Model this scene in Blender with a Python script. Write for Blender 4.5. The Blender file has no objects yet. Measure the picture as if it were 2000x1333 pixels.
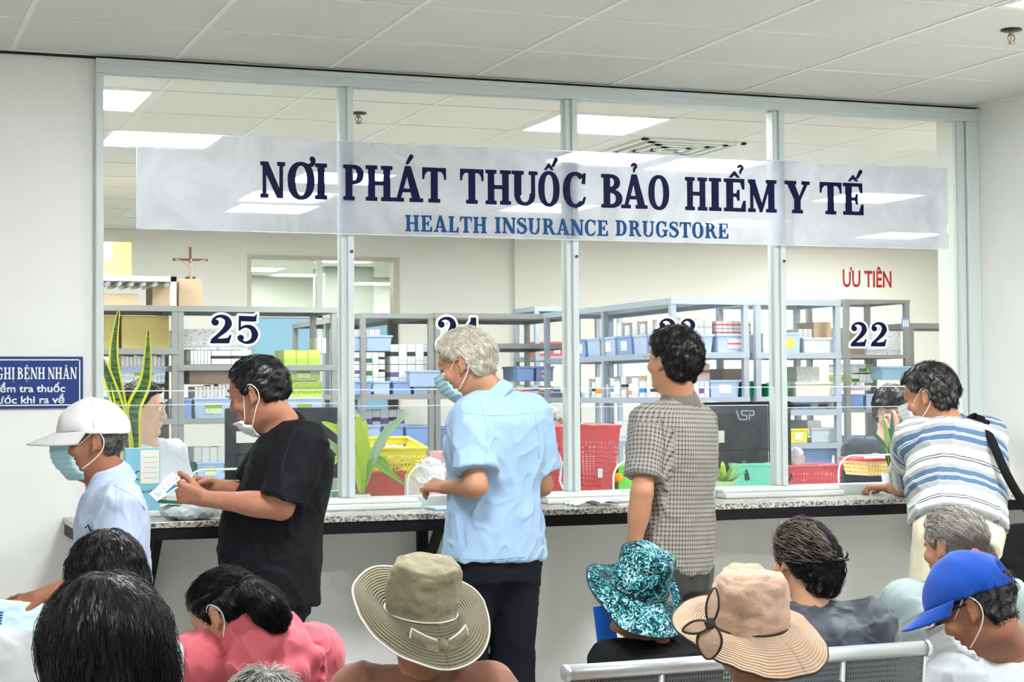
import bpy, bmesh, math, random
import numpy as np
from mathutils import Vector, Matrix
from mathutils.bvhtree import BVHTree
random.seed(7); rng = np.random.RandomState(7)
PI = math.pi
SC = bpy.context.scene
COL = SC.collection

# ---------------------------------------------------------------- camera numbers (fitted to the ceiling grid and the window frame)
F, YAW, PIT, ROL, CX, CY, CZ = 3469.08, .3598, .0294, -.0071, -1.4911, -6.7642, 1.42
CAMP = Vector((CX, CY, CZ))
_fw = Vector((math.sin(YAW)*math.cos(PIT), math.cos(YAW)*math.cos(PIT), math.sin(PIT)))
_r = Vector((math.cos(YAW), -math.sin(YAW), 0)); _u = _r.cross(_fw)
_R = _r*math.cos(ROL)+_u*math.sin(ROL); _U = -_r*math.sin(ROL)+_u*math.cos(ROL)
def ray(x, y): return _fw + _R*((x-1000)/F) - _U*((y-666.5)/F)
def at(x, y, Y): d = ray(x, y); return CAMP + d*((Y-CY)/d.y)
def atz(x, y, Z): d = ray(x, y); return CAMP + d*((Z-CZ)/d.z)
def atx(x, y, X): d = ray(x, y); return CAMP + d*((X-CX)/d.x)

# ---------------------------------------------------------------- materials
MATS = {}
def lin(c):
    return tuple(((v/255)/12.92 if v/255 <= .04045 else (((v/255)+.055)/1.055)**2.4) for v in c)
def mat(name, rgb=(200,200,200), rough=.6, metal=0, emit=0, bump=0, bscale=60, spec=.5, var=0, vscale=8, sss=0, alpha=1, stretch=None, trans=0, sheen=0):
    if name in MATS: return MATS[name]
    m = bpy.data.materials.new(name); m.use_nodes = True
    nt = m.node_tree; b = nt.nodes['Principled BSDF']
    c = lin(rgb)
    b.inputs['Base Color'].default_value = (*c, 1)
    b.inputs['Roughness'].default_value = rough; b.inputs['Metallic'].default_value = metal
    b.inputs['Specular IOR Level'].default_value = spec
    if sss: b.inputs['Subsurface Weight'].default_value = sss; b.inputs['Subsurface Radius'].default_value = (.012,.005,.003); b.inputs['Subsurface Scale'].default_value = 1
    if sheen: b.inputs['Sheen Weight'].default_value = sheen
    if alpha < 1: b.inputs['Alpha'].default_value = alpha
    if trans: b.inputs['Transmission Weight'].default_value = trans
    if emit: b.inputs['Emission Color'].default_value = (*c, 1); b.inputs['Emission Strength'].default_value = emit
    if bump or var:
        tc = nt.nodes.new('ShaderNodeTexCoord'); mp = nt.nodes.new('ShaderNodeMapping')
        nt.links.new(tc.outputs['Object'], mp.inputs[0])
        if stretch: mp.inputs['Scale'].default_value = stretch
        if bump:
            n = nt.nodes.new('ShaderNodeTexNoise'); n.inputs['Scale'].default_value = bscale; n.inputs['Detail'].default_value = 4
            bp = nt.nodes.new('ShaderNodeBump'); bp.inputs['Strength'].default_value = bump; bp.inputs['Distance'].default_value = .01
            nt.links.new(mp.outputs[0], n.inputs['Vector']); nt.links.new(n.outputs['Fac'], bp.inputs['Height']); nt.links.new(bp.outputs[0], b.inputs['Normal'])
        if var:
            n = nt.nodes.new('ShaderNodeTexNoise'); n.inputs['Scale'].default_value = vscale; n.inputs['Detail'].default_value = 5
            rp = nt.nodes.new('ShaderNodeMapRange'); rp.inputs[1].default_value = .3; rp.inputs[2].default_value = .7
            rp.inputs[3].default_value = 1-var; rp.inputs[4].default_value = 1+var
            mx = nt.nodes.new('ShaderNodeVectorMath'); mx.operation = 'SCALE'; mx.inputs[0].default_value = c
            nt.links.new(mp.outputs[0], n.inputs['Vector']); nt.links.new(n.outputs['Fac'], rp.inputs[0]); nt.links.new(rp.outputs[0], mx.inputs['Scale'])
            nt.links.new(mx.outputs[0], b.inputs['Base Color'])
    MATS[name] = m; return m
def nodes(m): return m.node_tree, m.node_tree.nodes, m.node_tree.links, m.node_tree.nodes['Principled BSDF']

def glassy(name, tint=(244,247,246), haze=0., hz=(225,228,240), refl=1.0):
    m = bpy.data.materials.new(name); m.use_nodes = True; nt = m.node_tree
    for n in list(nt.nodes): nt.nodes.remove(n)
    o = nt.nodes.new('ShaderNodeOutputMaterial'); t = nt.nodes.new('ShaderNodeBsdfTransparent'); t.inputs[0].default_value = (*lin(tint), 1)
    g = nt.nodes.new('ShaderNodeBsdfGlossy'); g.inputs['Roughness'].default_value = .02
    fr = nt.nodes.new('ShaderNodeFresnel'); fr.inputs[0].default_value = 1.45
    mu = nt.nodes.new('ShaderNodeMath'); mu.operation = 'MULTIPLY'; mu.inputs[1].default_value = refl
    mx = nt.nodes.new('ShaderNodeMixShader')
    L = nt.links.new
    L(fr.outputs[0], mu.inputs[0]); L(mu.outputs[0], mx.inputs[0]); L(g.outputs[0], mx.inputs[2])
    if haze:
        d = nt.nodes.new('ShaderNodeBsdfDiffuse'); d.inputs[0].default_value = (*lin(hz), 1)
        tr = nt.nodes.new('ShaderNodeBsdfTranslucent'); tr.inputs[0].default_value = (*lin(hz), 1)
        a = nt.nodes.new('ShaderNodeMixShader'); a.inputs[0].default_value = .5; L(d.outputs[0], a.inputs[1]); L(tr.outputs[0], a.inputs[2])
        b = nt.nodes.new('ShaderNodeMixShader')
        tc = nt.nodes.new('ShaderNodeTexCoord'); n = nt.nodes.new('ShaderNodeTexNoise'); n.inputs['Scale'].default_value = 3.2; n.inputs['Detail'].default_value = 8
        n.inputs['Distortion'].default_value = 1.2
        rp = nt.nodes.new('ShaderNodeMapRange'); rp.inputs[1].default_value = .3; rp.inputs[2].default_value = .7; rp.inputs[3].default_value = haze*.75; rp.inputs[4].default_value = haze*1.25
        L(tc.outputs['Object'], n.inputs['Vector']); L(n.outputs['Fac'], rp.inputs[0]); L(rp.outputs[0], b.inputs[0])
        L(t.outputs[0], b.inputs[1]); L(a.outputs[0], b.inputs[2]); L(b.outputs[0], mx.inputs[1])
    else: L(t.outputs[0], mx.inputs[1])
    L(mx.outputs[0], o.inputs[0]); MATS[name] = m; return m

def cloth(name, rgb, folds=.25, rough=.85, weave=500, sheen=.15):
    """woven cloth: fine weave bump over broad soft creases"""
    if name in MATS: return MATS[name]
    m = mat(name, rgb, rough=rough, spec=.25, sheen=sheen); nt, N, Lk, b = nodes(m)
    tc = N.new('ShaderNodeTexCoord'); mp = N.new('ShaderNodeMapping'); mp.inputs['Scale'].default_value = (1,1,.6)
    n1 = N.new('ShaderNodeTexNoise'); n1.noise_type = 'RIDGED_MULTIFRACTAL'; n1.inputs['Scale'].default_value = 5.5; n1.inputs['Detail'].default_value = 1.5; n1.inputs['Distortion'].default_value = .9; n1.inputs['Roughness'].default_value = .5
    n2 = N.new('ShaderNodeTexNoise'); n2.inputs['Scale'].default_value = weave
    b1 = N.new('ShaderNodeBump'); b1.inputs['Strength'].default_value = folds; b1.inputs['Distance'].default_value = .03
    b2 = N.new('ShaderNodeBump'); b2.inputs['Strength'].default_value = .15; b2.inputs['Distance'].default_value = .002
    Lk.new(tc.outputs['Object'], mp.inputs[0]); Lk.new(mp.outputs[0], n1.inputs['Vector']); Lk.new(tc.outputs['Object'], n2.inputs['Vector'])
    Lk.new(n1.outputs['Fac'], b1.inputs['Height']); Lk.new(n2.outputs['Fac'], b2.inputs['Height']); Lk.new(b1.outputs[0], b2.inputs['Normal']); Lk.new(b2.outputs[0], b.inputs['Normal'])
    return m

# ---------------------------------------------------------------- mesh helpers
def link(o, parent=None):
    COL.objects.link(o)
    if parent is not None: o.parent = parent
    return o
def tag(o, label=None, cat=None, group=None, kind=None):
    if label: o['label'] = label
    if cat: o['category'] = cat
    if group: o['group'] = group
    if kind: o['kind'] = kind
    return o
def empty(name, loc=(0,0,0), rz=0, label=None, cat=None, group=None):
    o = bpy.data.objects.new(name, None); o.empty_display_size = .05; link(o); o.location = loc; o.rotation_euler = (0,0,rz)
    return tag(o, label, cat, group)
class MB:
    def __init__(s): s.v = []; s.f = []; s.smooth = False
    def add(s, vs, fs):
        n = len(s.v); s.v += [tuple(p) for p in vs]; s.f += [tuple(i+n for i in f) for f in fs]; return s
    def box(s, x0, x1, y0, y1, z0, z1, M=None):
        vs = [Vector((x,y,z)) for z in (z0,z1) for y in (y0,y1) for x in (x0,x1)]
        if M is not None: vs = [M @ v for v in vs]
        return s.add(vs, [(0,2,3,1),(4,5,7,6),(0,1,5,4),(2,6,7,3),(0,4,6,2),(1,3,7,5)])
    def tube(s, pts, r, n=8, cap=True):
        pts = [Vector(p) for p in pts]; rs = r if hasattr(r, '__len__') else [r]*len(pts)
        rings = []; up = None
        for i, p in enumerate(pts):
            t = (pts[min(i+1, len(pts)-1)]-pts[max(i-1, 0)])
            t = t.normalized() if t.length > 1e-9 else Vector((0,0,1))
            if up is None: up = Vector((0,0,1)) if abs(t.z) < .9 else Vector((1,0,0))
            a = t.cross(up).normalized(); b = a.cross(t).normalized(); up = b
            rings.append([p+(a*math.cos(k*2*PI/n)+b*math.sin(k*2*PI/n))*rs[i] for k in range(n)])
        vs = [v for g in rings for v in g]; fs = []
        for i in range(len(pts)-1):
            for k in range(n): fs.append((i*n+k, i*n+(k+1)%n, (i+1)*n+(k+1)%n, (i+1)*n+k))
        if cap: fs.append(tuple(reversed(range(n)))); fs.append(tuple(range((len(pts)-1)*n, len(pts)*n)))
        return s.add(vs, fs)
    def lathe(s, prof, n=24, c=(0,0,0), M=None):
        vs = []
        for (r, z) in prof:
            for k in range(n):
                v = Vector((c[0]+r*math.cos(2*PI*k/n), c[1]+r*math.sin(2*PI*k/n), c[2]+z)); vs.append(M @ v if M is not None else v)
        fs = [(i*n+k, i*n+(k+1)%n, (i+1)*n+(k+1)%n, (i+1)*n+k) for i in range(len(prof)-1) for k in range(n)]
        return s.add(vs, fs)
    def grid(s, fn, nu, nv, wrap=False):
        vs = [fn(i/nu, j/nv) for j in range(nv+1) for i in range(nu+1)]
        fs = [(j*(nu+1)+i, j*(nu+1)+i+1, (j+1)*(nu+1)+i+1, (j+1)*(nu+1)+i) for j in range(nv) for i in range(nu)]
        return s.add(vs, fs)
    def poly(s, pts2, z0, z1, M=None):
        """prism over a simple 2-D polygon (caps as one n-gon)"""
        n = len(pts2); vs = [Vector((x,y,z0)) for x,y in pts2]+[Vector((x,y,z1)) for x,y in pts2]
        if M is not None: vs = [M @ v for v in vs]
        return s.add(vs, [tuple(reversed(range(n))), tuple(range(n, 2*n))]+[(i, (i+1)%n, (i+1)%n+n, i+n) for i in range(n)])
    def obj(s, name, m, parent=None, smooth=False, bevel=0, solid=0, sub=0, loc=None):
        me = bpy.data.meshes.new(name); me.from_pydata(s.v, [], s.f); me.validate(); me.update()
        if m is not None:
            for mm in (m if isinstance(m, (list, tuple)) else [m]): me.materials.append(mm)
        if smooth: me.polygons.foreach_set('use_smooth', [True]*len(me.polygons))
        o = bpy.data.objects.new(name, me); link(o, parent)
        if loc is not None: o.location = loc
        if solid: md = o.modifiers.new('solid', 'SOLIDIFY'); md.thickness = solid; md.offset = 0
        if bevel: md = o.modifiers.new('bevel', 'BEVEL'); md.width = bevel; md.segments = 2; md.limit_method = 'ANGLE'
        if sub: md = o.modifiers.new('sub', 'SUBSURF'); md.levels = sub; md.render_levels = sub
        return o
def dup_tree(o, parent=None):
    c = o.copy(); COL.objects.link(c)
    if parent is not None: c.parent = parent
    for ch in list(o.children): dup_tree(ch, c)
    return c
def perf(mb, P0, U_, V_, nx, ny, hole=.55, margin=0):
    """flat sheet spanned by vectors U_, V_ from P0 with nx*ny eight-sided holes"""
    P0 = Vector(P0); U_ = Vector(U_); V_ = Vector(V_); du = U_/nx; dv = V_/ny; vs = []; fs = []
    for j in range(ny):
        for i in range(nx):
            c = P0+du*(i+.5)+dv*(j+.5); b = len(vs)
            for k in range(8):
                a = k*PI/4; ca, sa = math.cos(a), math.sin(a); q = 1/max(abs(ca), abs(sa))
                vs.append(c+du*(.5*ca*q)+dv*(.5*sa*q)); vs.append(c+du*(.5*hole*ca)+dv*(.5*hole*sa))
            for k in range(8):
                k2 = (k+1)%8; fs.append((b+2*k, b+2*k2, b+2*k2+1, b+2*k+1))
    return mb.add(vs, fs)

# ---------------------------------------------------------------- signed-distance modelling for bodies, hair and clothes
def V(*a): return np.array(a[0] if len(a) == 1 else a, dtype=float)
def unit(v): v = np.asarray(v, float); return v/(np.linalg.norm(v)+1e-12)
def frame(fwd, up=(0,0,1)):
    """rows: right, forward, up"""
    f = unit(fwd); r = unit(np.cross(f, up)); u = np.cross(r, f); return np.stack([r, f, u])
class Seg:
    def __init__(s, a, b, ra, rb, k=.012, flat=None):
        s.a, s.b, s.ra, s.rb, s.k = V(a), V(b), ra, rb, k; s.flat = flat     # flat=(axis, factor): squash along axis
        R = max(ra, rb)*1.35+k+.015; s.lo = np.minimum(s.a, s.b)-R; s.hi = np.maximum(s.a, s.b)+R
    def d(s, P):
        ba = s.b-s.a; pa = P-s.a; t = np.clip((pa@ba)/max(ba@ba, 1e-12), 0, 1); q = pa-t[..., None]*ba
        if s.flat is not None:
            ax, fac = s.flat; ax = unit(ax); q = q+(q@ax)[..., None]*ax*(1/fac-1)
            return (np.linalg.norm(q, axis=-1)-(s.ra+(s.rb-s.ra)*t))*min(1, fac)**.5
        return np.linalg.norm(q, axis=-1)-(s.ra+(s.rb-s.ra)*t)
class Ell:
    def __init__(s, c, r, R=None, k=.012):
        s.c, s.r, s.R, s.k = V(c), V(r), (np.eye(3) if R is None else R), k; m = max(r)+k+.015; s.lo = s.c-m; s.hi = s.c+m
    def d(s, P):
        q = (P-s.c)@s.R.T; k0 = np.linalg.norm(q/s.r, axis=-1); k1 = np.linalg.norm(q/(s.r*s.r), axis=-1)+1e-9; return k0*(k0-1)/k1
class Loft:
    """stack of super-ellipses: secs rows (t, half width, back depth, front depth, forward offset, side offset)"""
    def __init__(s, a, b, side, secs, n=2.3, k=.03, cap=.02):
        s.a, s.b = V(a), V(b); s.L = np.linalg.norm(s.b-s.a); s.z = (s.b-s.a)/s.L
        sd = V(side)-s.z*(V(side)@s.z); s.x = unit(sd); s.y = np.cross(s.z, s.x); s.S = np.array(secs, float); s.n = n; s.k = k; s.cap = cap
        if s.S.shape[1] < 5: s.S = np.hstack([s.S, np.zeros((len(s.S), 1))])
        if s.S.shape[1] < 6: s.S = np.hstack([s.S, np.zeros((len(s.S), 1))])
        m = s.S[:,1:4].max()+k+.03+abs(s.S[:,4:]).max(); t0, t1 = s.S[0,0], s.S[-1,0]; A = s.a+s.z*s.L*t0; B = s.a+s.z*s.L*t1
        s.lo = np.minimum(A, B)-m; s.hi = np.maximum(A, B)+m
        tt = np.linspace(t0, t1, 120)
        # smooth the table by cosine-eased interpolation
        s.T = tt; s.C = np.stack([np.convolve(np.pad(np.interp(tt, s.S[:,0], s.S[:,c]), 4, 'edge'), np.ones(9)/9, 'valid') for c in range(1, 6)], 1)
    def local(s, P):
        q = P-s.a; return q@s.x, q@s.y, (q@s.z)/s.L
    def d(s, P):
        x, y, t = s.local(P); f = [np.interp(t, s.T, s.C[:,c]) for c in range(5)]
        y = y-f[3]; x = x-f[4]; ry = np.where(y > 0, f[2], f[1])
        q = ((np.abs(x)/f[0])**s.n+(np.abs(y)/ry)**s.n)**(1/s.n)
        d = (q-1)*np.minimum(f[0], ry)
        e = np.maximum(t-s.T[-1], s.T[0]-t)*s.L
        h = np.clip(.5+.5*(e-d)/s.cap, 0, 1)
        return d*(1-h)+e*h+s.cap*h*(1-h)
class Fn:
    def __init__(s, fn, lo, hi, k=.01): s.d = fn; s.lo = V(lo); s.hi = V(hi); s.k = k
class Field:
    def __init__(s, prims, h=.005, pad=.03, box=None):
        lo = np.min([p.lo for p in prims], 0); hi = np.max([p.hi for p in prims], 0)
        if box is not None: lo = np.maximum(lo, box[0]); hi = np.minimum(hi, box[1])
        s.h = h; s.o = lo-pad*.3; s.n = np.ceil((hi-lo+pad*.6)/h).astype(int)+1
        s.F = np.full(s.n, .08, np.float32)
        for p in prims: s.union(p)
    def sl(s, lo, hi):
        i0 = np.clip(np.floor((lo-s.o)/s.h).astype(int), 0, s.n); i1 = np.clip(np.ceil((hi-s.o)/s.h).astype(int)+1, 0, s.n)
        return tuple(slice(a, b) for a, b in zip(i0, i1))
    def pts(s, sl):
        ax = [s.o[i]+s.h*np.arange(sl[i].start, sl[i].stop) for i in range(3)]
        return np.stack(np.meshgrid(*ax, indexing='ij'), -1)
    def union(s, p):
        sl = s.sl(p.lo, p.hi)
        if min(q.stop-q.start for q in sl) <= 0: return
        b = p.d(s.pts(sl)); a = s.F[sl]; k = p.k
        h = np.clip(.5+.5*(a-b)/k, 0, 1); s.F[sl] = a*(1-h)+b*h-k*h*(1-h)
    def cut(s, p, k=.004):
        sl = s.sl(p.lo, p.hi)
        if min(q.stop-q.start for q in sl) <= 0: return
        b = -p.d(s.pts(sl)); a = s.F[sl]; h = np.clip(.5-.5*(a-b)/k, 0, 1); s.F[sl] = a*(1-h)+b*h+k*h*(1-h)
    def whole(s, fn, step=40):
        """F = fn(P, F) over slabs"""
        for i in range(0, s.n[0], step):
            sl = (slice(i, min(i+step, s.n[0])), slice(0, s.n[1]), slice(0, s.n[2])); f = s.F[sl]; m = np.abs(f) < .022; P = s.pts(sl)[m]
            if len(P): f[m] = fn(P, f[m])
        return s
    def mesh(s):
        F_ = s.F.copy()
        F_[0], F_[-1], F_[:,0], F_[:,-1], F_[:,:,0], F_[:,:,-1] = [.05]*6
        ins = F_ < 0; n = np.array(F_.shape)
        c = np.zeros(n-1, np.uint8)
        for dx in (0,1):
            for dy in (0,1):
                for dz in (0,1): c += ins[dx:n[0]-1+dx, dy:n[1]-1+dy, dz:n[2]-1+dz]
        act = np.argwhere((c > 0) & (c < 8)); idx = np.full(n-1, -1, np.int32); idx[act[:,0], act[:,1], act[:,2]] = np.arange(len(act))
        acc = np.zeros((len(act), 3)); cnt = np.zeros(len(act))
        cor = [(a,b,d) for a in (0,1) for b in (0,1) for d in (0,1)]
        for p in cor:
            for ax in range(3):
                if p[ax]: continue
                q = list(p); q[ax] = 1
                A = act+np.array(p); B = act+np.array(q); fa = F_[A[:,0],A[:,1],A[:,2]]; fb = F_[B[:,0],B[:,1],B[:,2]]
                mk = (fa < 0) != (fb < 0); t = np.where(mk, fa/np.where(mk, fa-fb, 1), 0)
                pos = np.tile(np.array(p, float), (len(act), 1)); pos[:,ax] += t; acc[mk] += pos[mk]; cnt[mk] += 1
        vs = s.o+(act+acc/np.maximum(cnt, 1)[:,None])*s.h
        quads = []
        for ax in range(3):
            a1, a2 = (ax+1)%3, (ax+2)%3
            s0 = [slice(1, -1)]*3; s0[ax] = slice(0, n[ax]-1); s1 = list(s0); s1[ax] = slice(1, n[ax])
            A = ins[tuple(s0)]; B = ins[tuple(s1)]; e = np.argwhere(A != B)
            if not len(e): continue
            off = np.array([1,1,1]); off[ax] = 0; e2 = e+off; flip = A[e[:,0],e[:,1],e[:,2]]
            def g(d1, d2):
                q = e2.copy(); q[:,a1] += d1; q[:,a2] += d2; return idx[q[:,0],q[:,1],q[:,2]]
            Q = np.stack([g(-1,-1), g(0,-1), g(0,0), g(-1,0)], 1); Q[~flip] = Q[~flip][:,::-1]; quads.append(Q)
        Q = np.concatenate(quads); return vs, Q
def mesh_obj(name, vs, Q, m, parent=None, attr=None):
    me = bpy.data.meshes.new(name); me.vertices.add(len(vs)); me.vertices.foreach_set('co', np.asarray(vs, np.float32).ravel())
    me.loops.add(len(Q)*4); me.loops.foreach_set('vertex_index', Q.astype(np.int32).ravel())
    me.polygons.add(len(Q)); me.polygons.foreach_set('loop_start', np.arange(len(Q), dtype=np.int32)*4)
    me.polygons.foreach_set('use_smooth', np.ones(len(Q), bool)); me.update(calc_edges=True); me.validate()
    for mm in (m if isinstance(m, (list, tuple)) else [m]): me.materials.append(mm)
    if attr is not None:
        for an, dat in attr.items():
            a = me.attributes.new(an, 'FLOAT_VECTOR', 'POINT'); a.data.foreach_set('vector', np.asarray(dat, np.float32).ravel())
    return link(bpy.data.objects.new(name, me), parent)
# cheap smooth noise: sum of random sines
class Noise:
    def __init__(s, seed, scale, st=(1,1,1), n=10):
        r = np.random.RandomState(seed); s.K = r.normal(size=(n, 3))*scale*np.array(st); s.p = r.uniform(0, 6.28, n); s.n = n
    def __call__(s, P):
        out = 0
        for k, ph in zip(s.K, s.p): out = out+np.sin(P@k+ph)
        return out/math.sqrt(s.n)*.8
# ---------------------------------------------------------------- camera
cd = bpy.data.cameras.new('camera'); cam = bpy.data.objects.new('camera', cd); COL.objects.link(cam)
cd.sensor_fit = 'HORIZONTAL'; cd.sensor_width = 36; cd.lens = F*36/2000; cd.clip_start = .05
cam.matrix_world = Matrix(((_R.x,_U.x,-_fw.x,CX),(_R.y,_U.y,-_fw.y,CY),(_R.z,_U.z,-_fw.z,CZ),(0,0,0,1)))
SC.camera = cam

# ---------------------------------------------------------------- room materials
wallm = mat('white_wall_paint', (236,238,234), rough=.55, bump=.08, bscale=180, var=.02, vscale=3)
lowwall = wallm
creamw = mat('cream_wall_paint', (232,229,221), rough=.7, bump=.05, bscale=120)
tilem = mat('ceiling_tile', (214,214,206), rough=.95, bump=.25, bscale=260, var=.025, vscale=2)
barm = mat('ceiling_bar', (228,230,224), rough=.5)
shadowgap = mat('painted_shadow_gap', (38,40,38), rough=.9)
alum = mat('white_aluminium', (206,216,214), rough=.38, metal=.0, spec=.6)
sillm = mat('white_sill', (226,232,226), rough=.4)
steelw = mat('grey_rack_steel', (152,154,152), rough=.4, metal=.3)
steelb = mat('pale_blue_rack_steel', (166,178,192), rough=.4, metal=.2)
floorm = mat('floor_tile', (210,208,200), rough=.25, bump=.03, bscale=20)
HC = 2.7
def S(name, mb, m, **k): o = mb.obj(name, m, **k); tag(o, kind='structure'); return o
# floor with joints
S('floor', MB().box(-4,9,-8.6,7.2,-.05,0), floorm)
# walls
WL = -.615
S('wall_left', MB().box(-4,WL,0,.15,0,HC), wallm)
S('wall_below_window', MB().box(WL,3.30,0,.12,0,.93), wallm)
S('wall_right', MB().box(3.30,3.45,-8.5,.30,0,HC), wallm)
S('wall_rear', MB().box(-4,3.45,-8.6,-8.5,0,HC), wallm)
S('wall_outer', MB().box(-4.1,-4,-8.6,7.1,0,HC), wallm)
S('wall_pharmacy_right', MB().box(9,9.1,.3,7.1,0,HC), creamw)
S('wall_pharmacy_front', MB().box(3.45,9,.15,.30,0,HC), creamw)
# back wall of the pharmacy with an opening
BY = 6.95; bx0, bx1, bz0, bz1 = 1.46, 2.70, 1.0, 2.52
S('wall_back', MB().box(-4,bx0,BY,BY+.12,0,HC).box(bx1,9,BY,BY+.12,0,HC).box(bx0,bx1,BY,BY+.12,0,bz0).box(bx0,bx1,BY,BY+.12,bz1,HC), creamw)
S('trim_1', MB().box(3.68,3.74,BY-.05,BY,0,HC), creamw)
# ceilings: tiles with real hanging bars
def tgrid(name, x0, x1, y0, y1, gx, gy, mt, skip):
    mb = MB(); xs = sorted([x0]+[gx+.6*i for i in range(-40,40) if x0 < gx+.6*i < x1]+[x1]); ys = sorted([y0]+[gy+.6*i for i in range(-40,40) if y0 < gy+.6*i < y1]+[y1])
    for i in range(len(xs)-1):
        for j in range(len(ys)-1):
            if any(abs((xs[i]+xs[i+1])/2-cx) < .2 and abs((ys[j]+ys[j+1])/2-cy) < .2 for cx, cy in skip): continue
            mb.box(xs[i]+.004, xs[i+1]-.004, ys[j]+.004, ys[j+1]-.004, HC, HC+.015)
    c = S(name, mb, mt); b = MB()
    for x in xs[1:-1]: b.box(x-.010, x+.010, y0, y1, HC-.003, HC+.02)
    for y in ys[1:-1]: b.box(x0, x1, y-.0045, y+.0045, HC-.004, HC+.021)
    b.box(x0, x1, y0, y1, HC+.1, HC+.12)
    o = b.obj('ceiling_bars', barm, c); return c
PW = [(2.383,-2.12),(-.017,-2.12),(1.183,-4.52),(-2.417,-4.52)]
PI_ = [(-.55,.98),(1.85,.98),(4.25,.98),(3.05,2.18),(-.55,3.38),(1.25,3.38),(4.85,3.38),(1.25,5.18),(4.85,5.18),(6.65,3.38),(6.65,5.78),(3.05,4.58),(-.55,5.18)]
tgrid('ceiling', -4, 3.30, -8.5, -.012, -.917, -.62, tilem, PW)
tgrid('ceiling_pharmacy', -4, 9, .05, BY, -.85, .68, mat('ceiling_tile_warm', (228,226,220), rough=.95, bump=.2, bscale=260, var=.02, vscale=2), PI_)
S('trim_shadow_gap', MB().box(WL-3.3, 3.3, -.012, .05, HC-.012, HC+.02), shadowgap)  # dark filler strip, its colour stands in for the shadow gap above the frame
# light panels
ltA = mat('light_diffuser_waiting', (250,252,255), emit=1, rough=.5); ltB = mat('light_diffuser_pharmacy', (250,252,252), emit=1, rough=.5)
for mm_, st in ((ltA, 16.5), (ltB, 9.4)): mm_.node_tree.nodes['Principled BSDF'].inputs['Emission Strength'].default_value = st
def panel(x, y, mt, label, group):
    t = empty('ceiling_light', (x,y,HC), 0, label, 'ceiling light', group)
    f = MB()
    for a in (-1,1): f.box(min(a*.29,a*.265),max(a*.29,a*.265),-.29,.29,-.006,.03); f.box(-.265,.265,min(a*.29,a*.265),max(a*.29,a*.265),-.006,.03)
    f.obj('light_frame', barm, t); MB().box(-.265,.265,-.265,.265,.0,.008).obj('diffuser', mt, t)
    return t
for i, (x, y) in enumerate(PW): panel(x, y, ltA, 'square ceiling light panel of the waiting room, its corner at the top right edge' if i == 0 else 'square ceiling light panel over the waiting room seats', 'waiting room ceiling lights')
pl = {1:'big bright square ceiling light behind the glass, right of the second mullion top', 0:'bright square ceiling light behind the top left corner of the glass', 3:'square ceiling light behind the end of the big blue sign words', 5:'thin looking ceiling light seen behind the first blue sign words', 7:'square ceiling light seen just below the first sign word on the left', 6:'ceiling light seen behind the last sign letters at right'}
for i, (x, y) in enumerate(PI_): panel(x, y, ltB, pl.get(i, 'square ceiling light far back over the pharmacy racks'), 'pharmacy ceiling lights')
# air vent
v = empty('ceiling_vent', (2.55,1.6,HC), 0, 'square slatted white air vent in the pharmacy ceiling', 'vent')
m_ = MB()
for r0 in (.29,.22,.15,.08):
    for a in (-1,1): m_.box(min(a*r0,a*(r0-.03)),max(a*r0,a*(r0-.03)),-r0,r0,-.012-.02*(.29-r0),-.002); m_.box(-r0,r0,min(a*r0,a*(r0-.03)),max(a*r0,a*(r0-.03)),-.012-.02*(.29-r0),-.002)
m_.obj('vent_frame', barm, v); MB().box(-.29,.29,-.29,.29,-.002,.0).obj('vent_back', mat('vent_grey', (150,150,145)), v)
def sprinkler(loc, label, cat='sprinkler'):
    t = empty('fire_sprinkler', loc, 0, label, cat, 'ceiling sprinklers')
    MB().lathe([(0,0),(.035,0),(.038,-.006),(.02,-.010),(0,-.010)], 20).obj('escutcheon', mat('sprinkler_dark', (70,62,50), rough=.35, metal=.7), t, smooth=True)
    b = MB().lathe([(.009,-.008),(.009,-.022),(.006,-.024)], 10).tube([(.009,0,-.02),(.016,0,-.032),(.004,0,-.05)], .0022, 6).tube([(-.009,0,-.02),(-.016,0,-.032),(-.004,0,-.05)], .0022, 6).lathe([(.0035,-.022),(.0035,-.05)],8)
    b.obj('sprinkler_body', mat('sprinkler_brass', (150,130,95), rough=.35, metal=.8), t, smooth=True)
    d = MB()
    d.lathe([(0,-.05),(.014,-.05),(.014,-.052),(0,-.052)], 12); d.obj('deflector', MATS['sprinkler_brass'], t)
sprinkler((*atz(1975,57,HC).xy, HC), 'dark round fire sprinkler on the waiting room ceiling, top right')
sprinkler((*atz(700,220,HC).xy, HC), 'small fire sprinkler on the ceiling behind the glass beside the first mullion')

# ---------------------------------------------------------------- glazed partition
fr = empty('window_1', (0,0,0)); tag(fr, kind='structure')
ZT0, ZT1, ZB0, ZB1 = 2.632, 2.685, .955, 1.015
def bar(x0,x1,z0,z1,name='window_frame',y0=-.035,y1=.045):
    return MB().box(x0,x1,y0,y1,z0,z1).obj(name, alum, fr, bevel=.004)
bar(WL, 3.30, ZT0, ZT1); MB().box(WL,3.3,-.045,-.02,ZT1-.02,ZT1).obj('window_frame', alum, fr, bevel=.002)
bar(WL, 3.30, ZB0, ZB1)
MX = [.358, 1.314, 2.280]
for x in MX:
    bar(x-.026, x+.026, ZB1, ZT0, 'mullion', -.02, .04); MB().box(x-.002, x+.024, -.034, -.02, ZB1, ZT0).obj('mullion', alum, fr, bevel=.003)
    for zz in (2.18, 1.98, 2.33): MB().lathe([(0,-.003),(.006,0),(.006,.004)], 10, M=Matrix.Translation((x+.012,-.036,zz)) @ Matrix.Rotation(PI/2,4,'X')).obj('screw', mat('screw_dark',(60,62,62),metal=.6,rough=.4), fr)
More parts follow.
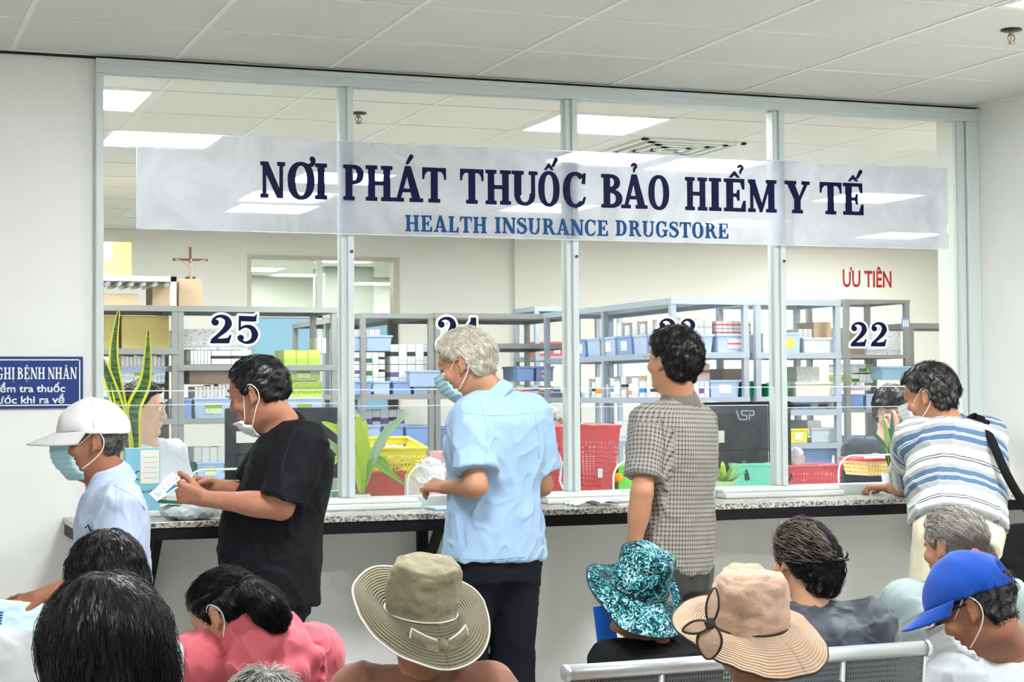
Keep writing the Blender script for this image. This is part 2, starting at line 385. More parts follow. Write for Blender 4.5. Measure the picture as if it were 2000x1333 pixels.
bar(WL, WL+.030, ZB1, ZT0); bar(3.235, 3.30, ZB1, ZT0); MB().box(3.20,3.232,-.02,.03,ZB1,ZT0).obj('window_frame', alum, fr, bevel=.003)
glass = glassy('clear_window_glass', (250,252,251), refl=.8)
edge = mat('polished_glass_edge', (225,240,238), rough=.15, spec=.8, emit=0)
xs = [WL+.03]+MX+[3.20]
for i in range(4):
    a = xs[i]+(.026 if i else 0); b = xs[i+1]-(.026 if i < 3 else 0)
    za, zb = 1.445, 1.435
    MB().box(a, b, .000, .006, 1.44, ZT0).obj('pane', glass, fr)
    MB().box(a, b, -.001, .007, 1.4365, 1.4405).obj('pane_edge', edge, fr)
# lower acrylic screens with an arched pass-through at each counter
acr = glassy('clear_acrylic', (246,250,250), haze=.03, refl=.7)
for i, (a, b, h0, h1) in enumerate(((WL+.03, .332, -.27, .25), (.384, 1.288, .62, 1.10), (1.34, 2.254, 1.52, 1.98), (2.306, 3.20, 2.60, 3.12))):
    zt = 1.385-.012*i; zb = ZB1; r = .075; zh = 1.135
    out = [(a,zb),(a,zt),(b,zt),(b,zb),(h1,zb),(h1,zh-r)]+[(h1-r+r*math.cos(t),zh-r+r*math.sin(t)) for t in np.linspace(0,PI/2,8)][1:]+[(h0+r+r*math.cos(t),zh-r+r*math.sin(t)) for t in np.linspace(PI/2,PI,8)]+[(h0,zb)]
    M = Matrix(((1,0,0,0),(0,0,-1,.052),(0,1,0,0),(0,0,0,1)))
    MB().poly(out[::-1], 0, .005, M).obj('acrylic_screen', acr, fr)
    arch = [(x_,.0525,z_) for x_, z_ in out[4:]]
    MB().tube([(p[0],.049,p[2]) for p in arch], .0045, 6).obj('screen_edge', edge, fr)
    MB().box(a,b,.046,.053,zt-.0015,zt+.0015).obj('screen_edge', edge, fr)
# sill blocks standing on the counter in front of the panes
def sill(x0, x1, label):
    t = empty('window_sill_block', (x0,0,0), 0); tag(t, label, 'sill', 'white sill blocks')
    MB().box(0,x1-x0,-.125,-.036,.972,.995).obj('lower_step', sillm, t, bevel=.006); MB().box(0,x1-x0-.006,-.10,-.036,.995,1.012).obj('upper_step', sillm, t, bevel=.006)
sill(-.55, -.33, 'white sill strip behind the man in the white cap')
sill(at(640,970,-.08).x-.42, at(818,970,-.08).x, 'white sill strip below the lime green plant')
sill(at(1062,960,-.08).x, at(1228,960,-.08).x, 'white sill strip below the red perforated baskets')
sill(at(1408,950,-.08).x, at(1640,950,-.08).x, 'white sill strip below the pale green plant pot')
# ---------------------------------------------------------------- counter
gran = mat('speckled_granite', (176,172,160), rough=.22, spec=.6); nt, N, Lk, b = nodes(gran)
vo = N.new('ShaderNodeTexVoronoi'); vo.inputs['Scale'].default_value = 170; no = N.new('ShaderNodeTexNoise'); no.inputs['Scale'].default_value = 90; no.inputs['Detail'].default_value = 6
cr = N.new('ShaderNodeValToRGB'); cr.color_ramp.elements[0].color = (*lin((70,66,60)),1); cr.color_ramp.elements[0].position = .36; cr.color_ramp.elements[1].color = (*lin((208,206,196)),1); cr.color_ramp.elements[1].position = .6
tc = N.new('ShaderNodeTexCoord'); Lk.new(tc.outputs['Object'], no.inputs['Vector']); Lk.new(no.outputs['Fac'], cr.inputs[0]); Lk.new(cr.outputs[0], b.inputs['Base Color'])
black = mat('black_steel', (8,9,10), rough=.6, spec=.3)
CF = -.42; CT = .972
ctr = empty('service_counter', (0,0,0), 0, 'long granite topped service counter on a black steel edge below the windows', 'counter')
CX0 = at(150,1010,CF).x
MB().box(CX0,3.295,CF,-.001,CT-.022,CT).box(WL+.002,3.295,-.001,.36,CT-.022,CT-.0175).obj('counter_top', gran, ctr, bevel=.003)
MB().box(CX0+.005,3.29,CF+.006,CF+.035,CT-.065,CT-.023).obj('front_rail', black, ctr)
MB().box(CX0+.005,CX0+.035,CF+.035,-.002,CT-.065,CT-.023).obj('end_rail', black, ctr)
for x in (-.42, .66, 1.76, 2.98):
    M = Matrix.Translation((x,0,0))
    bk = MB().box(-.02,.02,-.034,-.002,.66,CT-.023,M).box(-.02,.02,CF+.035,-.034,CT-.058,CT-.023,M)
    a = Vector((x,-.03,.70)); c_ = Vector((x,CF+.16,CT-.05)); dn = Vector((0,.014,.010))
    bk.add([a-dn+Vector((-.015,0,0)), a+dn+Vector((-.015,0,0)), c_+dn+Vector((-.015,0,0)), c_-dn+Vector((-.015,0,0)), a-dn+Vector((.015,0,0)), a+dn+Vector((.015,0,0)), c_+dn+Vector((.015,0,0)), c_-dn+Vector((.015,0,0))], [(0,1,2,3),(7,6,5,4),(0,4,5,1),(1,5,6,2),(2,6,7,3),(3,7,4,0)])
    bk.obj('bracket', black, ctr)
# staff desk inside
MB().box(WL+.01,3.25,.36,.95,.90,.93).obj('desk_top', sillm, ctr)
MB().box(WL+.01,WL+.05,.38,.9,0,.90).box(3.2,3.24,.38,.9,0,.90).box(1.29,1.33,.38,.9,0,.90).obj('desk_leg', sillm, ctr)

# ---------------------------------------------------------------- window in the back wall and the room beyond
w2 = empty('window_2', (0,0,0)); tag(w2, kind='structure')
taupe = mat('taupe_frame', (196,190,178), rough=.6)
f = MB()
for (a,b_,c_,d_) in ((bx0,bx1,bz1-.03,bz1),(bx0,bx0+.03,bz0,bz1-.03),(bx1-.05,bx1,bz0,bz1-.03)): f.box(a,b_,BY-.01,BY+.1,c_,d_)
f.obj('window_frame', taupe, w2); MB().box(2.02,2.065,BY+.01,BY+.06,bz0,bz1-.03).box(bx0+.03,bx1-.05,BY+.01,BY+.06,2.03,2.07).obj('mullion', sillm, w2)
MB().box(bx0+.03,bx1-.05,BY+.03,BY+.036,2.07,bz1-.03).obj('pane', glassy('back_window_glass',(238,244,242),refl=.6), w2)
MB().box(bx0+.03,bx1-.05,BY+.03,BY+.036,bz0,2.03).obj('pane', mat('light_blue_film', (150,200,226), rough=.4), w2)
fw_ = mat('far_wall', (214,212,204), rough=.8)
S('wall_far', MB().box(-4,9,BY+5,BY+5.1,0,HC), fw_); S('wall_far_left', MB().box(-1,-.9,BY+.12,BY+5,0,HC), fw_); S('wall_far_right', MB().box(6.4,6.5,BY+.12,BY+5,0,HC), fw_)
S('ceiling_far', MB().box(-4,9,BY+.12,BY+5.1,HC,HC+.03), MATS['ceiling_tile_warm']); S('floor_far', MB().box(-4,9,BY+.1,BY+5.1,-.05,0), floorm)
for x, y in ((2.2,8.4),(3.0,9.6),(2.4,11.0),(4.2,11.0),(1.0,9.6)): panel(x, y, ltB, 'ceiling light of the far room seen through the back window', 'far room ceiling lights')
S('trim_3', MB().box(3.0,3.5,BY+3.5,BY+4,0,HC), mat('grey_column',(170,170,164))); S('trim_4', MB().box(3.9,4.0,BY+3.0,BY+3.4,0,HC), mat('teal_column',(120,150,148)))

# ---------------------------------------------------------------- lettering
def strip(pts, wd, n=5):
    """variable-width stroke along a Catmull-Rom path -> quads"""
    P = [np.array(p, float) for p in pts]; P = [2*P[0]-P[1]]+P+[2*P[-1]-P[-2]]; W = [wd[0]]+list(wd)+[wd[-1]]; out = []
    for i in range(1, len(P)-2):
        for k in range(n+(i == len(P)-3)):
            t = k/n; a, b, c, d = P[i-1:i+3]
            q = .5*((2*b)+(c-a)*t+(2*a-5*b+4*c-d)*t*t+(3*b-a-3*c+d)*t**3); out.append((q, W[i]+(W[i+1]-W[i])*t))
    L, R_ = [], []
    for i, (q, w) in enumerate(out):
        t = out[min(i+1, len(out)-1)][0]-out[max(i-1, 0)][0]; t = t/(np.linalg.norm(t)+1e-9); nrm = np.array([-t[1], t[0]]); L.append(q+nrm*w/2); R_.append(q-nrm*w/2)
    return [[L[i], L[i+1], R_[i+1], R_[i]] for i in range(len(L)-1)]
def disc(cx, cy, r, n=16): return [[(cx+r*math.cos(2*PI*k/n), cy+r*math.sin(2*PI*k/n)) for k in range(n)]]
def rect(x0, y0, x1, y1): return [[(x0,y0),(x1,y0),(x1,y1),(x0,y1)]]
T_, H_, SF, SX = .21, .085, .085, .085
def stem(x, y0=0, y1=1, t=T_, top=True, bot=True, sx=SX):
    o = rect(x-t/2, y0, x+t/2, y1)
    if bot: o += rect(x-t/2-sx, y0, x+t/2+sx, y0+SF)
    if top: o += rect(x-t/2-sx, y1-SF, x+t/2+sx, y1)
    return o
def ring(cx, cy, rx, ry, a0=0, a1=360, tx=T_, ty=H_, n=26):
    o = []; A = [math.radians(a0+(a1-a0)*k/n) for k in range(n+1)]
    e = lambda rx_, ry_, t: (cx+rx_*math.copysign(abs(math.cos(t))**.9, math.cos(t)), cy+ry_*math.copysign(abs(math.sin(t))**.9, math.sin(t)))
    for k in range(n): o.append([e(rx,ry,A[k]), e(rx,ry,A[k+1]), e(rx-tx,ry-ty,A[k+1]), e(rx-tx,ry-ty,A[k])])
    return o
G = {}
G['I'] = (.44, stem(.22)); G['N'] = (.94, stem(.17,t=.1)+stem(.80,t=.1,bot=False)+[[(.04,1),(.30,1),(.86,.0),(.66,.0)]])
G['O'] = (.86, ring(.43,.5,.40,.53)); G['P'] = (.80, stem(.24)+ring(.40,.73,.36,.27,-90,90)+rect(.3,.915,.42,1)+rect(.3,.46,.42,.545))
G['H'] = (.98, stem(.22)+stem(.76)+rect(.3,.46,.7,.55)); G['A'] = (.94, [[(.40,1.02),(.56,1.02),(.88,.0),(.64,.0)],[(.40,1.02),(.48,.86),(.22,.0),(.12,.0)]]+rect(.24,.28,.68,.36)+rect(.02,0,.34,SF)+rect(.54,0,.94,SF))
G['T'] = (.84, stem(.42,top=False)+rect(.02,.91,.82,1)+[[(.02,.95),(.10,.95),(.06,.68),(.02,.68)],[(.82,.95),(.74,.95),(.78,.68),(.82,.68)],[(.02,.95),(.2,.95),(.06,.78)],[(.82,.95),(.64,.95),(.78,.78)]])
G['U'] = (.92, stem(.22,.3,1,bot=False)+stem(.74,.3,1,t=.1,bot=False)+ring(.455,.33,.34,.35,180,360,tx=.16)+rect(.115,.3,.325,.36))
G['C'] = (.82, ring(.44,.5,.41,.53,48,312)+[[(.66,.70),(.76,.70),(.78,1.0),(.72,1.0)],[(.66,.95),(.78,1.0),(.74,.68)]]+strip([(.62,.07),(.70,.14),(.76,.28)],[.08,.07,.05]))
G['B'] = (.84, stem(.24)+ring(.36,.765,.36,.235,-90,90,tx=.19)+ring(.38,.27,.42,.27,-90,90)+rect(.3,.915,.38,1)+rect(.3,0,.4,.085)+rect(.3,.46,.4,.545))
G['E'] = (.82, stem(.24)+rect(.3,.915,.74,1)+rect(.3,0,.78,.085)+rect(.3,.46,.56,.54)+[[(.60,.95),(.74,1),(.74,.70),(.69,.70)],[(.62,.05),(.72,.32),(.78,.32),(.78,0)],[(.52,.66),(.57,.66),(.57,.34),(.52,.34),(.46,.5)]])
G['M'] = (1.12, stem(.17,t=.09)+stem(.93,t=T_)+[[(.04,1),(.28,1),(.60,.12),(.50,.0)],[(.94,1),(.84,1),(.48,.0),(.56,.0)]])
G['Y'] = (.90, stem(.45,0,.46,top=False)+[[(.06,.96),(.32,.96),(.56,.40),(.36,.40)],[(.84,.96),(.74,.96),(.48,.42),(.55,.40)]]+rect(0,.915,.40,1)+rect(.62,.915,.90,1))
G['L'] = (.76, stem(.24)+rect(.3,0,.72,.085)+[[(.56,.05),(.66,.34),(.72,.34),(.72,0)]])
G['R'] = (.92, stem(.24)+ring(.38,.745,.36,.255,-90,90)+rect(.3,.915,.40,1)+rect(.3,.46,.42,.545)+strip([(.42,.5),(.60,.42),(.68,.2),(.80,.05),(.92,.05)],[.1,.18,.19,.14,.08]))
G['S'] = (.72, strip([(.60,.80),(.50,.93),(.32,.97),(.14,.86),(.15,.70),(.34,.57),(.55,.44),(.62,.26),(.50,.08),(.30,.03),(.14,.14),(.08,.30)],[.06,.08,.09,.13,.19,.22,.22,.18,.12,.09,.08,.06])+[[(.56,.70),(.62,.70),(.63,1.0),(.58,1.0)],[(.06,.32),(.11,.32),(.10,0),(.05,0)]])
G['G'] = (.90, ring(.44,.5,.41,.53,45,315)+rect(.62,.06,.80,.42)+rect(.50,.38,.90,.46)+[[(.66,.70),(.76,.70),(.78,1.0),(.72,1.0)]])
G['D'] = (.88, stem(.24)+ring(.36,.5,.46,.5,-90,90)+rect(.3,.915,.38,1)+rect(.3,0,.38,.085))
G['2'] = (.74, disc(.20,.74,.115)+strip([(.10,.72),(.16,.88),(.36,.97),(.56,.89),(.62,.70),(.52,.50),(.32,.30),(.10,.10)],[.07,.08,.1,.17,.23,.19,.13,.12])+[[(.04,0),(.64,0),(.72,.30),(.66,.30),(.60,.20),(.42,.17),(.10,.17),(.04,.06)]])
G['5'] = (.76, [[(.12,.99),(.66,.97),(.70,.80),(.60,.78),(.12,.80)],[(.11,.99),(.18,.99),(.18,.48),(.10,.44)],[(.62,.97),(.72,1.06),(.68,.80)]]+strip([(.12,.50),(.32,.61),(.54,.55),(.64,.33),(.56,.11),(.34,.03),(.12,.12)],[.07,.1,.17,.23,.17,.09,.07])+disc(.17,.20,.11))
G['3'] = (.74, strip([(.10,.74),(.18,.90),(.36,.97),(.52,.89),(.57,.74),(.48,.60),(.28,.54)],[.06,.08,.1,.17,.2,.14,.09])+strip([(.28,.54),(.50,.48),(.60,.29),(.52,.10),(.32,.03),(.10,.12)],[.08,.15,.23,.17,.09,.07])+disc(.19,.76,.1)+disc(.17,.20,.115))
G['4'] = (.76, [[(.50,1.0),(.62,1.0),(.16,.30),(.02,.30)]]+rect(.02,.22,.74,.36)+rect(.42,0,.63,1.0)+rect(.32,0,.72,.08))
def inflate(polys, e):
    out = list(polys)
    for p in polys:
        n = len(p)
        for i in range(n):
            a = np.array(p[i], float); b = np.array(p[(i+1)%n], float); t = b-a; l = np.linalg.norm(t)
            if l < 1e-6: continue
            nn = np.array([-t[1], t[0]])/l*e; out.append([a-nn, b-nn, b+nn, a+nn]); out += disc(a[0], a[1], e, 8)
    return out
acute = lambda x, y: [[(x-.05,y),(x+.01,y-.01),(x+.17,y+.20),(x+.07,y+.24)]]+disc(x+.115,y+.21,.055,10)
circ = lambda x, y: [[(x-.17,y),(x-.10,y),(x+.02,y+.10),(x,y+.19)],[(x+.17,y),(x+.10,y),(x-.02,y+.10),(x,y+.19)]]
hook = lambda x, y: strip([(x-.08,y+.19),(x,y+.25),(x+.08,y+.19),(x+.02,y+.10),(x,y+.0)],[.05,.06,.07,.06,.03])
horn = lambda x, y: strip([(x-.06,y-.12),(x+.06,y-.06),(x+.08,y+.04),(x+.05,y+.1)],[.08,.1,.12,.12])+disc(x+.05,y+.08,.065,10)
dot = lambda x, y: disc(x, y, .065, 12)
def glyph(ch):
    base = {'Ơ':'O','Á':'A','Ố':'O','Ả':'A','Ể':'E','Ế':'E','Ệ':'E','Ị':'I','Â':'A'}.get(ch, ch); w, p = G[base]; p = list(p); c = w/2
    if ch == 'Ơ': p += horn(w-.14, 1.05)
    if ch == 'Á': p += acute(c, 1.10)
    if ch in 'ỐẾ': p += circ(c, 1.08)+acute(c+.17, 1.18)
    if ch in 'Ả': p += hook(c, 1.10)
    if ch in 'Ể': p += circ(c, 1.06)+hook(c+.20, 1.18)
    if ch in 'Ệ': p += circ(c, 1.07)+dot(c, -.16)
    if ch in 'Â': p += circ(c, 1.07)
    if ch in 'Ị': p += dot(c, -.16)
    return w, p
def sdpoly(P, poly):
    """signed distance of points P (..., 2) to a simple polygon"""
    v = np.array(poly, float); n = len(v); d = np.full(P.shape[:-1], 1e9); sg = np.ones(P.shape[:-1])
    for i in range(n):
        a = v[i]; b = v[i-1]; e = b-a; w = P-a; L2 = e@e
        if L2 < 1e-16: continue
        t = np.clip((w@e)/L2, 0, 1); q = w-t[..., None]*e; d = np.minimum(d, (q*q).sum(-1))
        c1 = P[..., 1] >= a[1]; c2 = P[..., 1] < b[1]; c3 = e[0]*w[..., 1] > e[1]*w[..., 0]
        sg = np.where((c1 & c2 & c3) | (~c1 & ~c2 & ~c3), -sg, sg)
    return sg*np.sqrt(d)
def letters(word, x0, x1, z, h, y, thick=.004, inflate_by=0, gap=.06):
    """mesh of a word standing in the plane y between x0 and x1: outlines merged in a distance field, then extruded"""
    gl = [glyph(c) for c in word]; tot = sum(g[0] for g in gl)+gap*(len(gl)-1); sx = (x1-x0)/tot; mb = MB(); cur = 0
    r = max(h/75, .0007)
    for w, p in gl:
        pp = [np.array([(a[0]*sx, a[1]*h) for a in q], float) for q in p]
        A = np.concatenate(pp); lo = A.min(0)-inflate_by-4*r; hi = A.max(0)+inflate_by+4*r; n = np.ceil((hi-lo)/r).astype(int)+1
        gx, gz = np.meshgrid(lo[0]+r*np.arange(n[0]), lo[1]+r*np.arange(n[1]), indexing='ij'); P = np.stack([gx, gz], -1); D = np.full(gx.shape, 1.)
        for q in pp:
            m_ = inflate_by+3*r; i0 = np.maximum(((q.min(0)-m_-lo)/r).astype(int), 0); i1 = ((q.max(0)+m_-lo)/r).astype(int)+2
            sl = (slice(i0[0], i1[0]), slice(i0[1], i1[1])); D[sl] = np.minimum(D[sl], sdpoly(P[sl], q))
        D -= inflate_by; ny = 9; f = Field.__new__(Field); f.h = 1.; f.o = np.zeros(3); f.n = np.array([n[0], ny, n[1]])
        yy = np.abs(np.arange(ny)-4.)-2.0; f.F = np.maximum(D[:, None, :]/r, yy[None, :, None]).astype(np.float32)
        vs, Q = f.mesh(); vs = vs*np.array([r, thick/4, r]); vs[:,0] += lo[0]+x0+cur*sx; vs[:,2] += lo[1]+z; vs[:,1] += y-4*thick/4-thick/2
        bm = bmesh.new(); bv = [bm.verts.new(c) for c in vs]
        for q in Q: bm.faces.new([bv[k] for k in q])
        bmesh.ops.dissolve_limit(bm, angle_limit=.05, verts=bm.verts[:], edges=bm.edges[:]); bm.verts.index_update()
        mb.add([v.co[:] for v in bm.verts], [tuple(v.index for v in g.verts) for g in bm.faces]); bm.free(); cur += w+gap
    return mb
navy = mat('navy_vinyl', (4,8,58), rough=.5, spec=.15); blue2 = mat('blue_vinyl', (8,74,128), rough=.5, spec=.2); whitev = mat('white_vinyl', (244,247,250), rough=.4); redv = mat('red_vinyl', (186,24,30), rough=.3)
# translucent name plate in front of the panes
plate = empty('sign_plate', (0,-.05,0), 0, 'long clear acrylic sign plate with the blue pharmacy name across the windows', 'sign')
xa, xb = at(267,350,-.05).x, at(1850,400,-.05).x; za = at(267,453,-.05).z; zb_ = at(267,258,-.05).z
MB().box(xa, xb, -.004, 0, za+.012, zb_).obj('plate_sheet', glassy('hazy_acrylic', (240,242,248), haze=.30, hz=(250,250,255), refl=.55), plate)
for z_ in (za+.012, zb_): MB().box(xa,xb,-.0045,.0005,z_-.0012,z_+.0012).obj('plate_edge', edge, plate)
MB().box(xa-.002,xa+.001,-.0045,.0005,za+.012,zb_).obj('plate_edge', edge, plate)
YP = -.0545
lay = [('N',507,557),('Ơ',560,616),('I',614,640),('P',668,712),('H',713,768),('Á',766,826),('T',824,872),('T',898,945),('H',947,999),('U',998,1052),('Ố',1050,1094),('C',1098,1146),('B',1172,1217),('Ả',1212,1264),('O',1265,1308),('H',1337,1382),('I',1383,1410),('Ể',1411,1458),('M',1459,1516),('Y',1533,1581),('T',1600,1644),('Ế',1644,1688)]
w0 = Vector(at(507,385,YP)); w1 = Vector(at(1686,420,YP))
wi = 0; prev = None
for ch, a, b_ in lay:
    pa = at(a,388,YP); pb = at(b_,388,YP); zz = w0.z+(w1.z-w0.z)*(pa.x-w0.x)/(w1.x-w0.x)
    letters(ch, pa.x+.001, pb.x-.001, zz, .136, 0, .003, inflate_by=.0021).obj('letter', navy, plate, loc=(0,-.0045,0))
e0 = at(791,452,YP); e1 = at(1422,466,YP)
for wd, a, b_ in (('HEALTH',791,951),('INSURANCE',966,1188),('DRUGSTORE',1201,1423)):
    xa_, xb_ = at(a,450,YP).x, at(b_,450,YP).x
    letters(wd, xa_, xb_, e0.z+(e1.z-e0.z)*((xa_+xb_)/2-e0.x)/(e1.x-e0.x), .064, 0, .003, inflate_by=.0007).obj('lettering', blue2, plate, loc=(0,-.0045,0))
# window numbers
for wd, a, b_, yt, yb in (('25',408,508,616,671),('24',851,940,620,675),('23',1284,1364,623,674),('22',1659,1735,630,677)):
    p0 = at(a,yb,-.004); p1 = at(b_,yb,-.004); h = at(a,yt,-.004).z-p0.z; t = empty('window_number', (0,-.004,0), 0, 'dark blue number %s with a white outline on the window' % wd, 'number', 'counter numbers')
    for nm, m_, e_, dy in (('outline', whitev, .0095, 0), ('digits', navy, 0, -.002)):
        mb = MB()
        cw = (p1.x-p0.x)/2
        for i, ch in enumerate(wd):
            g = letters(ch, p0.x+i*cw*1.03, p0.x+i*cw*1.03+cw*.90, p0.z, h, 0, .002, inflate_by=e_); mb.add(g.v, g.f)
        mb.obj(nm, m_, t, loc=(0,dy,0))
def text(s, name, m, parent, x0, x1, z, h, y, bold=.0, cap=.73, thick=.001):
    cu = bpy.data.curves.new(name, 'FONT'); cu.body = s; cu.size = 1; cu.offset = bold; cu.extrude = 0; cu.resolution_u = 4
    o = bpy.data.objects.new(name, cu); COL.objects.link(o); bpy.context.view_layer.update()
    dg = bpy.context.evaluated_depsgraph_get(); me = bpy.data.meshes.new_from_object(o.evaluated_get(dg)); bpy.data.objects.remove(o); bpy.data.curves.remove(cu)
    c = np.array([v.co[:] for v in me.vertices]); w = c[:,0].max()-c[:,0].min(); c[:,0] = (c[:,0]-c[:,0].min())/w*(x1-x0)+x0
    new = np.stack([c[:,0], np.full(len(c), y), z+c[:,1]*h/cap], 1); me.vertices.foreach_set('co', new.ravel()); me.materials.clear(); me.materials.append(m); me.update(); me.name = name
    o = bpy.data.objects.new(name, me); link(o, parent); md = o.modifiers.new('s', 'SOLIDIFY'); md.thickness = thick; return o
t = empty('priority_sign', (0,-.002,0), 0, 'red priority words on the window above number 22', 'sign')
p0 = at(1646,560,0); p1 = at(1741,562,0); text('ƯU TIÊN', 'lettering', redv, t, p0.x, p1.x, p0.z, at(1646,527,0).z-p0.z, 0, bold=.018)
# blue notice on the left wall
t = empty('wall_notice', (0,-.012,0), 0, 'blue notice board with white words on the left wall', 'sign')
bl = mat('notice_blue', (14,52,122), rough=.4)
xr = at(162,750,-.01).x; zt_ = at(100,697,-.01).z; zb2 = at(100,798,-.01).z; xl = xr-.72
MB().box(xl,xr,0,.010,zb2,zt_).obj('board', bl, t, bevel=.002)
m_ = MB(); e_ = .010
for (a,b_,c_,d_) in ((xl+e_,xr-e_,zt_-e_-.004,zt_-e_),(xl+e_,xr-e_,zb2+e_,zb2+e_+.004),(xl+e_,xl+e_+.004,zb2+e_,zt_-e_),(xr-e_-.004,xr-e_,zb2+e_,zt_-e_)): m_.box(a,b_,-.001,0,c_,d_)
m_.obj('border_line', whitev, t)
zt1 = at(100,741,-.01).z; ch = at(100,718,-.01).z-zt1
u = (at(150,740,-.01).x-at(94,740,-.01).x)/4      # one letter of NHAN
for wd, a, b_ in (('NHÂN', at(93,740,-.01).x, at(150,740,-.01).x), ('BỆNH', at(33,740,-.01).x, at(88,740,-.01).x), ('NGHỊ', at(-22,740,-.01).x, at(29,740,-.01).x), ('ĐỀ', at(-60,740,-.01).x, at(-30,740,-.01).x)):
    if wd == 'ĐỀ': g = letters('DE', a, b_, zt1, ch, 0, .001)
    else: g = letters(wd, a, b_, zt1, ch, 0, .001)
    g.obj('lettering', whitev, t)
z2 = at(100,766,-.01).z; z3 = at(100,788,-.01).z; hx = (at(100,750,-.01).z-z2)
text('kiểm tra thuốc', 'lettering', whitev, t, at(-17,766,-.01).x, at(127,766,-.01).x, z2, hx*.92, -.0012, bold=.022)
text('trước khi ra về', 'lettering', whitev, t, at(-26,788,-.01).x, at(126,788,-.01).x, z3, hx*.92, -.0012, bold=.022)
# ---------------------------------------------------------------- people
def dirv(th, ph=0): t, p = math.radians(th), math.radians(ph); return V(-math.sin(t)*math.cos(p), math.cos(t)*math.cos(p), math.sin(p))
def skinm(name, rgb): return mat(name, rgb, rough=.5, sss=.12, bump=.12, bscale=220, var=.06, vscale=25, spec=.4)
skinA = skinm('skin_tan', (178,128,98)); skinB = skinm('skin_brown', (158,106,80)); skinC = skinm('skin_light', (216,172,150)); skinD = skinm('skin_olive', (190,142,112))
def hairm(name, rgb, rgb2=None, rough=.38, sc=1.0, thr=(.42,.6)):
    """hair: fine streaks of two tones"""
    if name in MATS: return MATS[name]
    m = mat(name, rgb, rough=rough, spec=.45); nt, N, Lk, b = nodes(m)
    tc = N.new('ShaderNodeTexCoord'); n = N.new('ShaderNodeTexNoise'); n.inputs['Scale'].default_value = 26*sc; n.inputs['Detail'].default_value = 6; n.inputs['Distortion'].default_value = .6
    mp = N.new('ShaderNodeMapping'); mp.inputs['Scale'].default_value = (3.2,3.2,.7); Lk.new(tc.outputs['Object'], mp.inputs[0]); Lk.new(mp.outputs[0], n.inputs['Vector'])
    if rgb2:
        cr = N.new('ShaderNodeValToRGB'); cr.color_ramp.elements[0].position = thr[0]; cr.color_ramp.elements[1].position = thr[1]
        cr.color_ramp.elements[0].color = (*lin(rgb),1); cr.color_ramp.elements[1].color = (*lin(rgb2),1); Lk.new(n.outputs['Fac'], cr.inputs[0]); Lk.new(cr.outputs[0], b.inputs['Base Color'])
    bp = N.new('ShaderNodeBump'); bp.inputs['Strength'].default_value = .5; bp.inputs['Distance'].default_value = .006; Lk.new(n.outputs['Fac'], bp.inputs['Height']); Lk.new(bp.outputs[0], b.inputs['Normal'])
    return m
HZ = np.array([(-.128,.052,-.002,.010),(-.118,.074,.010,.024),(-.105,.088,-.012,.040),(-.085,.091,-.046,.053),(-.06,.090,-.066,.061),(-.03,.088,-.084,.068),(0,.090,-.096,.073),(.03,.094,-.101,.076),(.06,.090,-.097,.074),(.085,.074,-.082,.062),(.102,.050,-.058,.045),(.113,.022,-.032,.026),(.118,.0,-.012,.010)])
